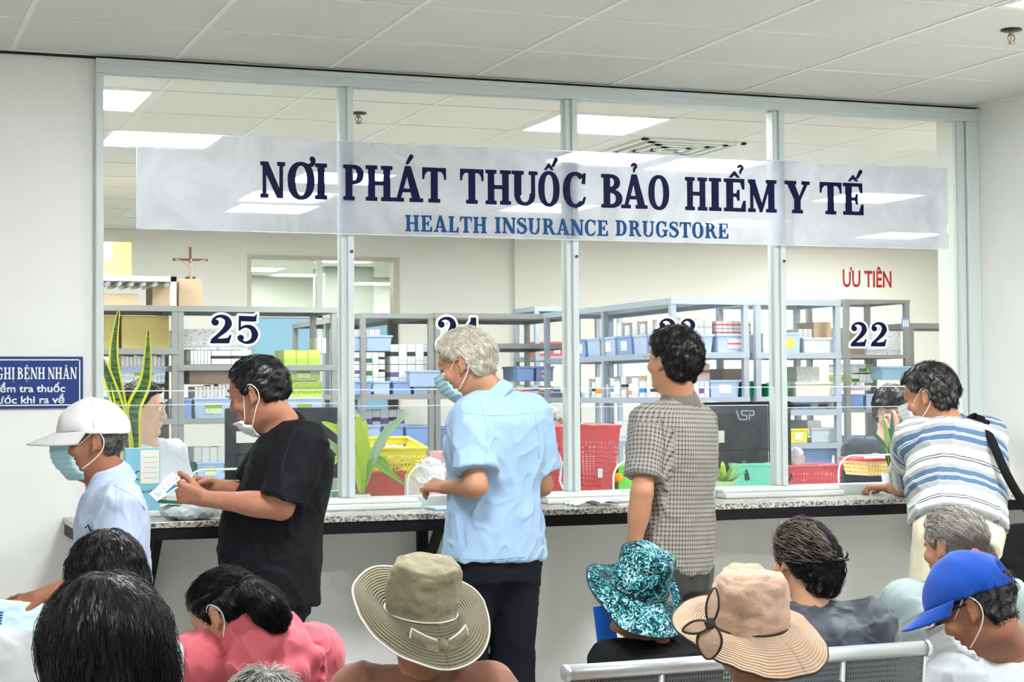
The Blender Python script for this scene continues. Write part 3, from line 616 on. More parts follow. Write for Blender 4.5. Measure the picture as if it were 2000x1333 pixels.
class Head:
    def __init__(s, c, fwd, up=(0,0,1), sc=1.0): s.c = V(c); s.M = frame(fwd, up); s.sc = sc
    def w(s, *p): return s.c+(V(*p)*s.sc)@s.M
    def loc(s, P): return ((P-s.c)@s.M.T)/s.sc
    def skull(s, P, grow=0):
        q = s.loc(P); z = q[...,2]; f = np.interp(z, HZ[:,0], HZ[:,1]); b = np.interp(z, HZ[:,0], HZ[:,2]); w = np.interp(z, HZ[:,0], HZ[:,3])
        c = (f+b)/2; r = (f-b)/2; k = np.sqrt((q[...,0]/w)**2+((q[...,1]-c)/r)**2)
        d1 = (k-1)*np.minimum(w, r)
        e1 = Ell(s.w(0,-.004,.022), V(.0775,.098,.094)*s.sc, s.M).d(P); e2 = Ell(s.w(0,.018,-.052), V(.060,.072,.078)*s.sc, s.M).d(P)
        h = np.clip(.5+.5*(e1-e2)/.03, 0, 1); e = e1*(1-h)+e2*h-.03*h*(1-h)
        wt = .45*np.clip((.095-z)/.05, 0, 1)*np.clip((z+.135)/.03, 0, 1); return wt*np.clip(d1, -.05, .08)*s.sc+(1-wt)*e
    def prims(s):
        w = s.w; c = s.sc; R = s.M; m = .15*c
        P = [Fn(lambda P: s.skull(P), s.c-m, s.c+m, .012)]
        P += [Seg(w(0,.088,.016), w(0,.108,-.022), .008*c, .011*c, .010), Ell(w(-.013,.098,-.026), V(.009,.010,.008)*c, R, .006), Ell(w(.013,.098,-.026), V(.009,.010,.008)*c, R, .006)]
        P += [Seg(w(-.040,.074,.034), w(-.010,.088,.030), .009*c, .010*c, .012), Seg(w(.040,.074,.034), w(.010,.088,.030), .009*c, .010*c, .012)]
        P += [Ell(w(0,.092,-.056), V(.022,.009,.0045)*c, R, .006), Ell(w(0,.091,-.065), V(.018,.008,.005)*c, R, .005), Ell(w(0,.082,-.095), V(.020,.014,.014)*c, R, .014)]
        P += [Ell(w(a*.046,.062,-.025), V(.022,.020,.020)*c, R, .02) for a in (-1,1)]
        for a in (-1,1):
            Re = frame(R.T@unit(V(a*.35,1,-.05)), R.T@unit(V(a*.12,-.12,1)))
            P += [Ell(w(a*.079,-.012,.0), V(.007,.017,.030)*c, Re, .007), Seg(w(a*.079,.000,-.018), w(a*.077,.004,-.030), .006*c, .006*c, .006)]
        return P
    def carve(s, f):
        c = s.sc
        for a in (-1,1):
            f.cut(Ell(s.w(a*.031,.096,.012), V(.016,.013,.009)*c, s.M), .008)
            f.cut(Ell(s.w(a*.089,-.006,.004), V(.007,.008,.015)*c, s.M), .005)
            f.cut(Ell(s.w(a*.090,-.004,-.010), V(.007,.006,.007)*c, s.M), .004)
            f.union(Ell(s.w(a*.031,.082,.012), V(.013,.012,.0085)*c, s.M, .003))
def hand(W, d, n, side, s=1., curl=(35,40,30), tcurl=25, spread=1., thumb=1):
    """wrist W, direction d, palm normal n; side=+1: thumb lies along d x n"""
    d = unit(d); n = unit(V(n)-d*(V(n)@d)); l = np.cross(d, n)*side; P = []
    offs = (.029,.010,-.010,-.028); K = [.088,.091,.086,.078]; Ls = (.070,.078,.072,.056); Rr = (.0088,.009,.0086,.0076)
    for i in range(4):
        kn = W+(d*K[i]+l*offs[i]*spread)*s; base = W+(d*.012+l*offs[i]*.45)*s
        P.append(Seg(base, kn, .0155*s, .0112*s, .012, flat=(n, .82)))
        a = 0; p = kn; dd = unit(d+l*offs[i]*3*(spread-.6))
        cu = [c*(1+.12*(i-1)) for c in curl]
        for j, fr_ in enumerate((.46,.31,.23)):
            a += math.radians(cu[j]); v = dd*math.cos(a)+n*math.sin(a); q = p+v*Ls[i]*fr_*s; r0 = Rr[i]*(1-.10*j)*s; P.append(Seg(p, q, r0, r0*.93, .004)); p = q
    t0 = W+(d*.022+l*.018)*s; v = unit(d*.55+l*.75*thumb+n*.35); t1 = t0+v*.042*s; v2 = unit(v*math.cos(math.radians(tcurl))+(d*.7+n*.5)*math.sin(math.radians(tcurl))); t2 = t1+v2*.034*s; v3 = unit(v2+(d-l*.4)*.3); t3 = t2+v3*.026*s
    P += [Seg(t0, t1, .0145*s, .0115*s, .010), Seg(t1, t2, .0108*s, .0098*s, .005), Seg(t2, t3, .0098*s, .0078*s, .004)]
    return P
def two_bone(a, b, la, lb, pole):
    a, b = V(a), V(b); v = b-a; L = min(np.linalg.norm(v), (la+lb)*.999); u = unit(v); x = (L*L+la*la-lb*lb)/(2*L); h = math.sqrt(max(la*la-x*x, 0)); p = V(pole)-u*(V(pole)@u); return a+u*x+unit(p)*h
class Person:
    def __init__(s, label, head, hfwd, N, P, side, hup=(0,0,1), sc=1., hsc=1., sw=.165, group=None, fem=False, h=.005, sldrop=.035):
        s.H = Head(head, hfwd, hup, hsc); s.N = V(N); s.P = V(P); s.side = unit(side); s.h = h; s.fem = fem; s.sc = sc
        s.root = empty('person', (s.P[0], s.P[1], 0), 0, label, 'person', group); s.off = V(s.P[0], s.P[1], 0)
        up = unit(s.N-s.P); s.up = up; s.side = unit(s.side-up*(s.side@up)); s.fwd = np.cross(up, s.side)
        s.SL = s.N-up*sldrop-s.side*sw; s.SR = s.N-up*sldrop+s.side*sw
        s.pr = s.H.prims(); s.arms = {}; s.body_done = False
    def torso(s, ease=0, t0=0, t1=1.0, hip=.155, waist=.135, chest=.158, bd=.095, fd=.10, belly=.0, hump=0, k=.03, hem=None):
        e = ease; c = s.sc
        rows = [(t0, (hem if hem else hip+e), bd+e*.9, fd+belly*.7+e*.9, 0),(max(.18,t0+.1), hip-.005+e, bd+e*.9, fd+belly+e*.9, 0),(.42, waist+e, bd-.008+e, fd+belly+e, 0),(.70, chest+e*.9, bd+.012+hump*.5+e*.8, fd+e*.8, 0),(.86, chest-.006+e*.8, bd+.004+hump+e*.7, fd-.02+e*.6, 0),(.95, .115+e*.5, .078+hump*.5+e*.5, .066+e*.4, 0),(t1, .062+e*.45, .058+e*.5, .056+e*.3, .004)]
        return Loft(s.P, s.N, s.side, [(r[0], r[1]*c, r[2]*c, r[3]*c, r[4]) for r in rows], k=k, cap=.02)
    def arm(s, which, E, W=None, hd=None, hn=None, r=1., curl=(35,40,30), spread=1., hs=1., tcurl=25, dohand=True, thumb=1):
        S_ = s.SL if which == 'L' else s.SR; E = V(E); W = V(W); s.arms[which] = (S_, E, W, r); fl = unit(np.cross(W-E, (0.1,.2,1)))
        s.pr += [Seg(S_, E, .050*r, .038*r, .025), Ell((S_*.55+E*.45), V(.043,.043,.07)*r, frame(np.cross(E-S_, (1,.3,.2)), E-S_), .03), Seg(E, W, .038*r, .0245*r, .02), Ell(E*.70+W*.30, V(.036,.033,.065)*r, frame(np.cross(W-E, (1,.3,.2)), W-E), .03)]
        hd = unit(W-E) if hd is None else unit(hd)
        if dohand: s.pr += hand(W, hd, hn, (1 if which == 'R' else -1)*(1), hs, curl, tcurl, spread, thumb)
        else: s.pr += [Ell(W+hd*.05, V(.03,.06,.02), frame(hd), .02)]
    def legs(s, hips, knees, ankles, foot):
        s.leg = (hips, knees, ankles)
        for a, b, c in zip(hips, knees, ankles):
            a, b, c = V(a), V(b), V(c)
            s.pr += [Seg(a, b, .078, .052, .03), Seg(b, c, .050, .034, .03), Ell(b*.7+c*.3, (.05,.052,.08), None, .03)]
            ft = unit(foot); s.pr += [Seg(c, c+ft*.03+V(0,0,-.04), .036, .034, .02), Seg(c+V(0,0,-.045), c+ft*.15+V(0,0,-.052), .032, .024, .02, flat=((0,0,1), .75))]
    def stand(s, dx=(0,0), knee=.46, spread=.085):
        f2 = unit(V(s.fwd[0], s.fwd[1], 0)); sd = unit(V(s.side[0], s.side[1], 0)); H_, K_, A_ = [], [], []
        for i, a in enumerate((-1,1)):
            h_ = s.P+sd*a*.078+V(0,0,-.02); an = V(s.P[0], s.P[1], .075)+sd*a*(spread+.01)+f2*dx[i]; H_.append(h_); A_.append(an); K_.append(two_bone(h_, an, (h_[2]-.075)*.52, (h_[2]-.075)*.50, f2))
        s.legs(H_, K_, A_, f2)
    def sit(s, seat=.42, L=.42):
        f2 = unit(V(s.fwd[0], s.fwd[1], 0)); sd = unit(V(s.side[0], s.side[1], 0)); H_, K_, A_ = [], [], []
        for a in (-1,1):
            h_ = s.P+sd*a*.08; k_ = h_+f2*L+sd*a*.03+V(0,0,.02); A_.append(V(k_[0], k_[1], .075)+f2*.03); H_.append(h_); K_.append(k_)
        s.legs(H_, K_, A_, f2)
    def rel(s, vs): return vs-s.off
    def body(s, m, **tk):
        nb = s.H.w(0,-.030,-.070); s.pr += [Seg(nb, s.N, .052*s.H.sc, .058, .022), Seg(s.H.w(0,-.01,-.06), s.N-s.up*.02+s.fwd*.02, .048, .05, .02), s.torso(**tk), Seg(s.N-s.up*.03, s.SL, .050, .052, .03), Seg(s.N-s.up*.03, s.SR, .050, .052, .03), Ell(s.P, (.12,.10,.09), None, .04)]
        f = Field(s.pr, s.h); s.H.carve(f); vs, Q = f.mesh(); s.bodyo = mesh_obj('body', s.rel(vs), Q, m, s.root); return s.bodyo
    def garment(s, name, prims, m, h=None, fold=.006, seed=1, st=(1,1,.45), fs=24, cuts=(), attr=None, extra=None, ridge=True):
        f = Field(prims, h or s.h); n1 = Noise(seed, fs*.8, st); n2 = Noise(seed+50, fs*1.7, (1,1,.75)); n3 = Noise(seed+90, fs*.9, (.8,.8,1.1))
        def fn(P, F_):
            wp = .018*np.stack([n3(P), n3(P+.37), n3(P-.23)], -1); a = n1(P+wp); b = n2(P+wp*.8); v = fold*(-.85*np.exp(-(a/.24)**2)+.30*a+.25) - fold*.42*np.exp(-(b/.26)**2)
            if extra is not None: v = v+extra(P)
            return F_+v
        f.whole(fn)
        for c in cuts: f.cut(c, .006)
        vs, Q = f.mesh(); at_ = attr(vs) if attr else None
        return mesh_obj(name, s.rel(vs), Q, m, s.root, at_)
    def sleeve(s, which, frac, r0=.068, r1=.072, k=.03, flat=.9):
        S_, E, W, _ = s.arms[which]
        if frac <= 1: return [Seg(S_+(S_-E)*.02, S_+(E-S_)*.3, r0*1.02, r0*1.02, .02), Loft(S_+(S_-E)*.06, S_+(E-S_)*frac, (s.side if abs(unit(E-S_)@s.side) < .9 else s.fwd), [(0,r0,r0,r0),(.5,(r0+r1)/2,(r0+r1)/2,(r0+r1)/2),(1,r1,r1*flat,r1*flat)], n=2, k=k, cap=.008)]
        f2 = frac-1; return [Seg(S_, E, r0, r1, k), Loft(E+(E-W)*.05, E+(W-E)*f2, (s.side if abs(unit(W-E)@s.side) < .9 else s.fwd), [(0,r1,r1,r1),(1,r1*.85,r1*.8,r1*.8)], n=2, k=k, cap=.008)]
    def shirt(s, m, frac=.75, name='shirt', ease=.022, t0=-.02, fold=.006, seed=1, r0=.066, r1=.078, attr=None, extra=None, hem=None, h=None, fs=24, cuts=(), more=(), **tk):
        pr = [s.torso(ease=ease, t0=t0, t1=1.0, hem=hem, k=.02, **tk), Seg(s.N-s.up*.030, s.SL, .056+ease*.4, r0*1.0, .03), Seg(s.N-s.up*.030, s.SR, .056+ease*.4, r0*1.0, .03)]
        fr_ = frac if isinstance(frac, dict) else {'L':frac,'R':frac}
        for w in s.arms:
            pr += s.sleeve(w, fr_[w], r0, r1)
        return s.garment(name, pr+list(more), m, fold=fold, seed=seed, attr=attr, extra=extra, h=h, fs=fs, cuts=cuts)
    def collar(s, m, r=.060, hgt=.038, name='collar', fl=.014, tilt=0., open_=True):
        ax = unit(s.H.w(0,-.03,-.07)-s.N); a = s.N-ax*.012; b = s.N+ax*hgt
        f = Field([Loft(a, b, s.side, [(0,r+fl,r+fl,r+fl*.6),(.6,r+fl*.55,r+fl*.6,r+fl*.3),(1,r,r,r)], n=2, k=.01, cap=.006)], .004); n = Noise(5, 30); f.whole(lambda P, F_: F_+n(P)*.002)
        f.cut(Seg(a-ax*.05, b+ax*.08, r-.007, r-.004)); vs, Q = f.mesh(); return mesh_obj(name, s.rel(vs), Q, m, s.root)
    def pants(s, m, r0=.095, r1=.075, r2=.062, fold=.005, seed=3, name='trousers', top=.05, h=.007):
        hips, knees, ankles = s.leg; pr = []
        for a, b, c in zip(hips, knees, ankles):
            a, b, c = V(a), V(b), V(c); pr += [Seg(a, b, r0, r1, .03), Loft(b+(b-c)*.05, b+(c-b)*.96, s.side, [(0,r1,r1,r1),(1,r2,r2,r2)], n=2, k=.03, cap=.008)]
        pr += [Loft(s.P-s.up*.09, s.P+s.up*top, s.side, [(0,.150,.105,.10),(1,.155,.105,.10)], k=.03, cap=.01)]
        o = s.garment(name, pr, m, fold=fold, seed=seed, h=h); s.shoes(); return o
    def shoes(s):
        for c in s.leg[2]:
            c = V(c); f2 = unit(V(s.fwd[0], s.fwd[1], 0)); f = Field([Seg(c+V(0,0,-.035)-f2*.03, c+f2*.17+V(0,0,-.045), .043, .032, .02, flat=((0,0,1), .8))], .006); vs, Q = f.mesh(); mesh_obj('shoe', s.rel(vs), Q, mat('dark_sandal', (50,44,40), rough=.6), s.root)
    def eyes(s):
        mb = MB(); mi = MB()
        for a in (-1,1):
            for (B, r, y, nm) in ((mb,.0105,.0865,0),(mi,.0055,.0925,1)):
                c = s.H.w(a*.031, y, .012); M = Matrix.Translation(Vector(c-s.off)); B.lathe([(max(r*math.sin(t), 1e-5), r*math.cos(t)) for t in np.linspace(0, PI, 9)], 12, M=M)
        mb.obj('eye_whites', mat('eye_white', (225,220,212), rough=.3), s.root, smooth=True); mi.obj('irises', mat('iris', (40,26,18), rough=.2), s.root, smooth=True)
        br = MB()
        for a in (-1,1): br.tube([Vector(s.H.w(a*x, y, z)-s.off) for x, y, z in ((.014,.099,.033),(.026,.094,.038),(.044,.079,.034))], [.0022,.003,.0015], 6)
        br.obj('eyebrows', mat('eyebrow', (40,30,26), rough=.8), s.root)
    def mask(s, m, zt=-.004, zb=-.118, name='face_mask', w=.06, drop=0, loops=True, ear=None, sides=(-1,1), pull=0.):
        H = s.H; c = s.H.sc; n = Noise(3, 60)
        def fn(P):
            q = H.loc(P); d = H.skull(P); nose = Ell(H.w(0,.098,-.022), V(.022,.022,.040)*c, H.M).d(P); h_ = np.clip(.5+.5*(d-nose)/.03, 0, 1); d = d*(1-h_)+nose*h_-.03*h_*(1-h_)
            d = np.abs(d*1.0-.011*c)-.0035*c
            z, x, y = q[...,2], q[...,0], q[...,1]
            pl = .0012*np.sin((z)*2*PI/.018); e = np.maximum(np.maximum(z-zt+.10*np.abs(x)**1.0*.25, zb-z), np.maximum(np.abs(x)-w, .035-y-pull))
            return np.maximum(d+pl, e*c)
        f = Field([Fn(fn, H.c-.16*c, H.c+.16*c)], .0035); vs, Q = f.mesh(); o = mesh_obj(name, s.rel(vs), Q, m, s.root)
        if loops:
            for a in sides:
                mb = MB()
                e0 = [(a*(w-.002), .056-pull*.3, zt-.012), (a*.075,.022,.010), (a*.086,-.008,.032), (a*.088,-.030,.010), (a*.084,-.028,-.022), (a*.080,-.004,-.052), (a*(w+.004),.040,zb+.035)]
                pts = [Vector(H.w(*p)-s.off) for p in e0]; sm = []
                for i in range(len(pts)-1):
                    p0, p1, p2, p3 = pts[max(i-1,0)], pts[i], pts[i+1], pts[min(i+2,len(pts)-1)]
                    for k in range(5):
                        t = k/5; sm.append(.5*((2*p1)+(p2-p0)*t+(2*p0-5*p1+4*p2-p3)*t*t+(3*p1-p0-3*p2+p3)*t**3))
                sm.append(pts[-1]); mb.tube(sm, .0017*c, 6)
                mb.obj('ear_loop', mat('mask_elastic', (236,236,232), rough=.8), o, smooth=True)
        return o
    def hair(s, m, line=None, th=.012, thf=None, prims=(), amp=.003, h=.004, name='hair', strands=1500, flow=None, sm=None, seed=2, length=.07, sr=.0007, keep=None, cuts=(), k=.01, jit=.15, lift=.002, st=(1,1,1), ztop=None):
        H = s.H; c = H.sc; n = Noise(seed, 90, st); n0 = Noise(seed+9, 30)
        L_ = line or [(-.12,-.078),(-.06,-.072),(-.035,-.052),(-.022,.016),(.0,.030),(.018,.022),(.035,.032),(.05,.055),(.07,.078),(.12,.085)]
        ly = [a for a, b in L_]; lz = [b for a, b in L_]
        def fn(P):
            q = H.loc(P); z, x, y = q[...,2], q[...,0], q[...,1]; t = th if thf is None else thf(x, y, z)
            d = H.skull(P)-t*c; mk = (z-np.interp(y, ly, lz)+.004*n0(P))*c; e = -np.minimum(mk*.75, .05)
            h_ = np.clip(.5+.5*(e-d)/.014, 0, 1); d = d*(1-h_)+e*h_+.014*h_*(1-h_); return d if ztop is None else np.maximum(d, z-ztop)
        f = Field([Fn(fn, H.c-.17*c, H.c+.17*c, .01)]+list(prims), h); f.whole(lambda P, F_: F_+n(P)*amp)
        for cu in cuts: f.cut(cu, .01)
        vs, Q = f.mesh(); o = mesh_obj(name, s.rel(vs), Q, m, s.root)
        if strands: s.strands(o, m if sm is None else sm, strands, flow, length, sr, seed, keep, jit, lift)
        s.hairo = o; return o
    def strands(s, o, m, N, flow, length, r, seed, keep, jit=.15, lift=.002, nseg=7):
        me = o.data; bv = BVHTree.FromPolygons([v.co[:] for v in me.vertices], [tuple(p.vertices) for p in me.polygons]); R_ = np.random.RandomState(seed); nf = len(me.polygons); mb = MB(); H = s.H; got = 0
        for _ in range(N*3):
            if got >= N: break
            pg = me.polygons[R_.randint(nf)]; p = np.array(pg.center)+s.off
            if keep is not None and not keep(H.loc(p)): continue
            got += 1; pts = []; dv = R_.normal(size=3)*jit; L_ = length*R_.uniform(.5, 1.25); lf = lift*R_.uniform(.1, 1.6)**2
            for k in range(nseg):
                q, nn, _i, _d = bv.find_nearest(Vector(p-s.off))
                if q is None: break
                nn = np.array(nn); t_ = k/(nseg-1); pts.append(Vector(np.array(q)+nn*(lf*math.sin(PI*min(1, t_*1.0+.12))+.0002)))
                fl = flow(H.loc(np.array(q)+s.off)) if flow is not None else V(0,0,-1); fl = unit(fl)@H.M if flow is not None else V(0,0,-1)
                fl = fl+dv; fl = fl-nn*(fl@nn); p = np.array(q)+s.off+unit(fl)*L_/nseg
            if len(pts) > 2: mb.tube(pts, [r*(1-.8*i/(len(pts)-1)) for i in range(len(pts))], 3, cap=False)
        mb.obj('hair_strands', m, o, smooth=True)
# flow helpers in head space
crown_flow = lambda q: V(q[0], (q[1]+.045)*1.0, -.25*(abs(q[0])+abs(q[1]+.045)))
def fwd_flow(q): return V(q[0]*.6, .6 if q[1] > -.03 else -.5, -.6)
def to_point(t, w=1.): return lambda q: (V(t)-q)*w
skinE = skinm('skin_ruddy', (172,118,92))
A_ = lambda x, y, Y: np.array(at(x, y, Y))
def sidev(th): t = math.radians(th); return V(math.cos(t), math.sin(t), 0)
def stripes(name, build):
    m = mat(name, (220,225,230), rough=.85, spec=.25, sheen=.1); nt, N, Lk, b = nodes(m); at_ = N.new('ShaderNodeAttribute'); at_.attribute_name = 'cl'; sp = N.new('ShaderNodeSeparateXYZ'); Lk.new(at_.outputs['Vector'], sp.inputs[0]); build(N, Lk, b, sp); return m
blackhair = hairm('black_hair', (16,15,17), (34,32,34)); darkhair = hairm('near_black_hair', (22,20,20), (52,48,46)); silver = hairm('silver_hair', (146,139,122), (206,200,184)); greyhair = hairm('grey_black_hair', (66,64,62), (190,186,178), thr=(.36,.66)); saltpep = hairm('salt_pepper_hair', (32,30,30), (96,92,88), thr=(.45,.7)); wom2 = hairm('dark_hair_grey_streaks', (20,18,18), (176,166,150), thr=(.52,.78))
strw = mat('white_strand', (190,186,178), rough=.55, spec=.3); strb = mat('black_strand', (13,12,14), rough=.42, spec=.25); strg = mat('grey_strand', (120,116,110), rough=.5, spec=.3); strs = mat('silver_strand', (206,200,184), rough=.5, spec=.3)
maskblue = cloth('mask_pale_blue', (162,198,208), folds=.06); maskwhite = cloth('mask_white', (232,236,238), folds=.08)
bluesh = cloth('pale_blue_cotton', (150,180,210), folds=.35); blk = cloth('black_jersey', (11,13,17), folds=.2, sheen=.0); ltblue = cloth('white_blue_cotton', (174,190,216), folds=.35)

# ---- man in a white cap walking left
YY = -.84
p1 = Person('person in a white cap and pale blue mask walking left with a paper bag', A_(181,862,YY), dirv(84,-4), A_(214,942,YY+.01), A_(228,1225,YY), sidev(82), hsc=1.03, sw=.155, h=.0042)
p1.SL = A_(236,990,YY-.15); p1.SR = A_(200,985,YY+.16)
p1.arm('L', A_(214,1118,YY-.16), A_(72,1168,YY-.17), A_(20,1196,YY-.17)-A_(72,1168,YY-.17), V(0.1,.6,-.7), curl=(50,45,30), hs=.98)
p1.arm('R', A_(190,1105,YY+.18), A_(175,1215,YY+.12), V(0,0,-1), V(0,-1,0), dohand=True)
p1.stand(dx=(.12,-.12)); p1.body(skinB, belly=.0)
p1.shirt(ltblue, {'L':.80,'R':.75}, ease=.026, t0=-.06, seed=11, fold=.009, r0=.066, r1=.082, h=.005)
p1.collar(ltblue, r=.062, hgt=.060, fl=.030)
p1.pants(cloth('grey_trousers', (90,92,98))); p1.mask(maskblue)
p1.hair(saltpep, th=.007, ztop=.042, strands=700, flow=crown_flow, length=.03, sm=strg)
# cap
def cap(p, m, mb_, brimlen=.085, zc=.030, tilt=0, dark=None, hole=False, nm='cap', flat=1.0, wide=1.0, bdrop=.012):
    H = p.H; c = H.sc; t = empty(nm, (0,0,0)); t.parent = p.root
    def fn(P):
        q = H.loc(P); z, x, y = q[...,2], q[...,0], q[...,1]
        d = Ell(H.w(0,-.004,.030), V(.090*wide,.112,.105)*c, H.M).d(P); z0 = zc-.012+(y)*.10
        return np.maximum(np.abs(d+.005)-.008, (z0-z)*c)
    f = Field([Fn(fn, H.c-.16*c, H.c+.17*c)], .004); n = Noise(4, 45); f.whole(lambda P, F_: F_+n(P)*.0025)
    if hole: f.cut(Ell(H.w(0,-.118,zc+.018), V(.045,.03,.030)*c, H.M), .003)
    vs, Q = f.mesh(); mesh_obj('crown', p.rel(vs), Q, m, t)
    def br(u, v):
        a = (u-.5)*PI*.92; r0 = .095*wide; x = math.sin(a)*r0; y = .004+math.cos(a)*.112; e = v*brimlen*math.cos(a*.98)**.55 if abs(a) < PI/2 else 0
        return Vector(H.w(x*(1+.02*v), y+e, zc-.004-.06*x*x*10*v*2.2-bdrop*v+.0*y)-p.off)
    MB().grid(br, 24, 8).obj('brim', mb_, t, smooth=True, solid=.004)
    MB().lathe([(0,.006),(.005,.004),(.006,0)], 12, M=Matrix.Translation(Vector(H.w(0,-.004,.137)-p.off))).obj('button', m, t, smooth=True)
    if not hole:
        sm = MB()
        for k in range(3):
            a = k*PI/3; sm.tube([Vector(H.w(math.cos(a)*math.cos(b_)*.0935*wide, -.004+math.sin(a)*math.cos(b_)*.1155, .030+math.sin(b_)*.108)-p.off) for b_ in np.linspace(.1,PI-.1,16)], .0012, 5)
        sm.obj('seams', m, t, smooth=True)
    return t
cap(p1, cloth('white_cap_cotton', (214,214,214), folds=.2), cloth('white_cap_brim', (202,202,202), folds=.1), brimlen=.088, zc=.038, bdrop=.028)
# pocket lettering stroke and shirt pocket
pk = p1.rel(A_(180,1040,YY-.20)); MB().tube([Vector(p1.rel(A_(x, y, YY-.175))) for x, y in ((167,1032),(172,1026),(176,1036),(182,1040),(190,1032))], .003, 6).obj('chest_emblem', navy, p1.root)

# ---- man in black shirt at the counter
YY = -.76
p2 = Person('person in a black short sleeved shirt facing left, sorting papers at the counter', A_(507,768,YY), dirv(54,-16), A_(561,838,YY), A_(545,1150,YY), sidev(64), hup=V(-.25,.1,1), hsc=1.04, sw=.16, h=.0042)
p2.SL = A_(592,868,YY-.17); p2.SR = A_(556,866,YY+.15)
p2.arm('L', A_(548,990,YY-.20), A_(402,975,YY-.06), A_(352,962,YY-.04)-A_(402,975,YY-.06), V(.15,.75,.3), curl=(62,58,40), tcurl=35, r=1.12, hs=1.03, thumb=.35)
p2.arm('R', A_(478,972,YY+.18), A_(418,950,YY+.10), A_(365,948,YY+.06)-A_(418,950,YY+.10), V(-.1,-.7,-.4), curl=(50,50,40), r=1.08, thumb=.35)
p2.stand(); p2.body(skinE, belly=.07, bd=.10, fd=.115, chest=.165, waist=.15)
p2.shirt(blk, {'L':.92,'R':.82}, ease=.024, t0=-.10, seed=21, fold=.006, r0=.074, r1=.086, belly=.075, bd=.115, fd=.115, chest=.165, waist=.150, hump=.03, h=.005)
p2.collar(blk, r=.064, hgt=.022, fl=.006); p2.pants(cloth('black_trousers', (14,15,20), sheen=0))
p2.hair(blackhair, th=.011, strands=1400, flow=lambda q: V(q[0]*.3, .8, -.3), length=.035, sr=.0009, sm=strb, line=[(-.12,-.055),(-.06,-.050),(-.035,-.040),(-.022,.006),(.0,.020),(.018,-.004),(.030,.020),(.05,.050),(.07,.075),(.12,.080)], amp=.004)
p2.eyes(); p2.mask(maskwhite, zt=-.070, zb=-.148, drop=1, w=.056)

# ---- man in the pale blue shirt
YY = -.76
p3 = Person('grey haired person in a pale blue short sleeved shirt standing at window 24', A_(912,712,YY+.04), dirv(52,-20), A_(966,776,YY), A_(966,1085,YY), sidev(2), hup=V(-.3,.25,1), hsc=1.02, sw=.165, h=.0042)
p3.SL = A_(922,815,YY-.07); p3.SR = A_(1034,812,YY)
p3.arm('L', A_(930,950,YY-.17), A_(872,953,YY+.06), A_(826,944,YY+.17)-A_(872,953,YY+.06), V(.5,-.1,-.8), curl=(30,35,25), r=1.0, tcurl=15)
p3.arm('R', A_(1058,948,YY+.02), A_(1030,955,YY+.24), A_(990,950,YY+.30)-A_(1030,955,YY+.24), V(-.6,0,-.7), curl=(30,35,30))
p3.stand(spread=.10); p3.body(skinA)
p3.shirt(bluesh, {'L':.80,'R':.80}, ease=.026, t0=-.03, seed=31, fold=.0085, r0=.072, r1=.082, hem=.186, h=.005, bd=.10, hump=.02, extra=lambda P: .010*np.exp(-((P[...,0]-p3.N[0]+.03)/.012)**2)*0)
p3.collar(bluesh, r=.060, hgt=.040, fl=.020); p3.pants(cloth('dark_navy_trousers', (13,16,26), sheen=0), r0=.095, r1=.078, r2=.07)
p3.mask(maskblue)
p3.hair(silver, th=.015, strands=2600, flow=lambda q: V(q[0]*.5, -.35 if q[1] < .02 else .6, -.5), length=.045, sr=.001, sm=strs, amp=.0025, lift=.004)

# ---- man in the checked shirt
def chk(N, Lk, b, sp):
    def lines(sock, period, w, off=0):
        a = N.new('ShaderNodeMath'); a.operation = 'MULTIPLY_ADD'; a.inputs[1].default_value = 1/period; a.inputs[2].default_value = off; Lk.new(sock, a.inputs[0])
        f = N.new('ShaderNodeMath'); f.operation = 'FRACT'; Lk.new(a.outputs[0], f.inputs[0]); g = N.new('ShaderNodeMath'); g.operation = 'LESS_THAN'; g.inputs[1].default_value = w; Lk.new(f.outputs[0], g.inputs[0]); return g.outputs[0]
    def add(a, c, k):
        m_ = N.new('ShaderNodeMath'); m_.operation = 'MULTIPLY_ADD'; m_.inputs[1].default_value = k; Lk.new(a, m_.inputs[0])
        if c is None: m_.inputs[2].default_value = 0
        else: Lk.new(c, m_.inputs[2])
        return m_.outputs[0]
    v = add(lines(sp.outputs[0], .0165, .30), None, .42); v = add(lines(sp.outputs[1], .0165, .30), v, .42); v = add(lines(sp.outputs[0], .0165, .12, .42), v, -.12); v = add(lines(sp.outputs[1], .0165, .12, .42), v, -.12)
    cr = N.new('ShaderNodeValToRGB'); cr.color_ramp.elements[0].color = (*lin((148,144,136)),1); cr.color_ramp.elements[1].color = (*lin((26,26,28)),1); cr.color_ramp.elements[1].position = .9; Lk.new(v, cr.inputs[0]); Lk.new(cr.outputs[0], b.inputs['Base Color'])
checkm = stripes('grey_check_cotton', chk)
def clattr(p, scx=.19):
    def fn(vs):
        q = vs-p.P; z = q@p.up; x = q@p.side; y = q@p.fwd; ang = np.arctan2(x, -y); u = ang*scx; v = z.copy()
        for w, (S_, E, W, r) in p.arms.items():
            sgn = -1 if w == 'L' else 1
            dd = unit(E-S_); t = (vs-S_)@dd; rad = np.linalg.norm((vs-S_)-t[:,None]*dd, axis=1); inarm = (rad < .105) & (t > .03) & ((x*sgn) > abs((S_-p.P)@p.side)-.03-.0*t)
            o = (vs-S_)-t[:,None]*dd; ref = unit(p.fwd-dd*(p.fwd@dd)); r2 = np.cross(dd, ref); a2 = np.arctan2(o@r2, -(o@ref)*1.0); u = np.where(inarm, a2*.08+sgn*.3, u); v = np.where(inarm, (S_-p.P)@p.up-t, v)
        return {'cl': np.stack([u, v, np.zeros_like(u)], 1)}
    return fn
YY = -.78
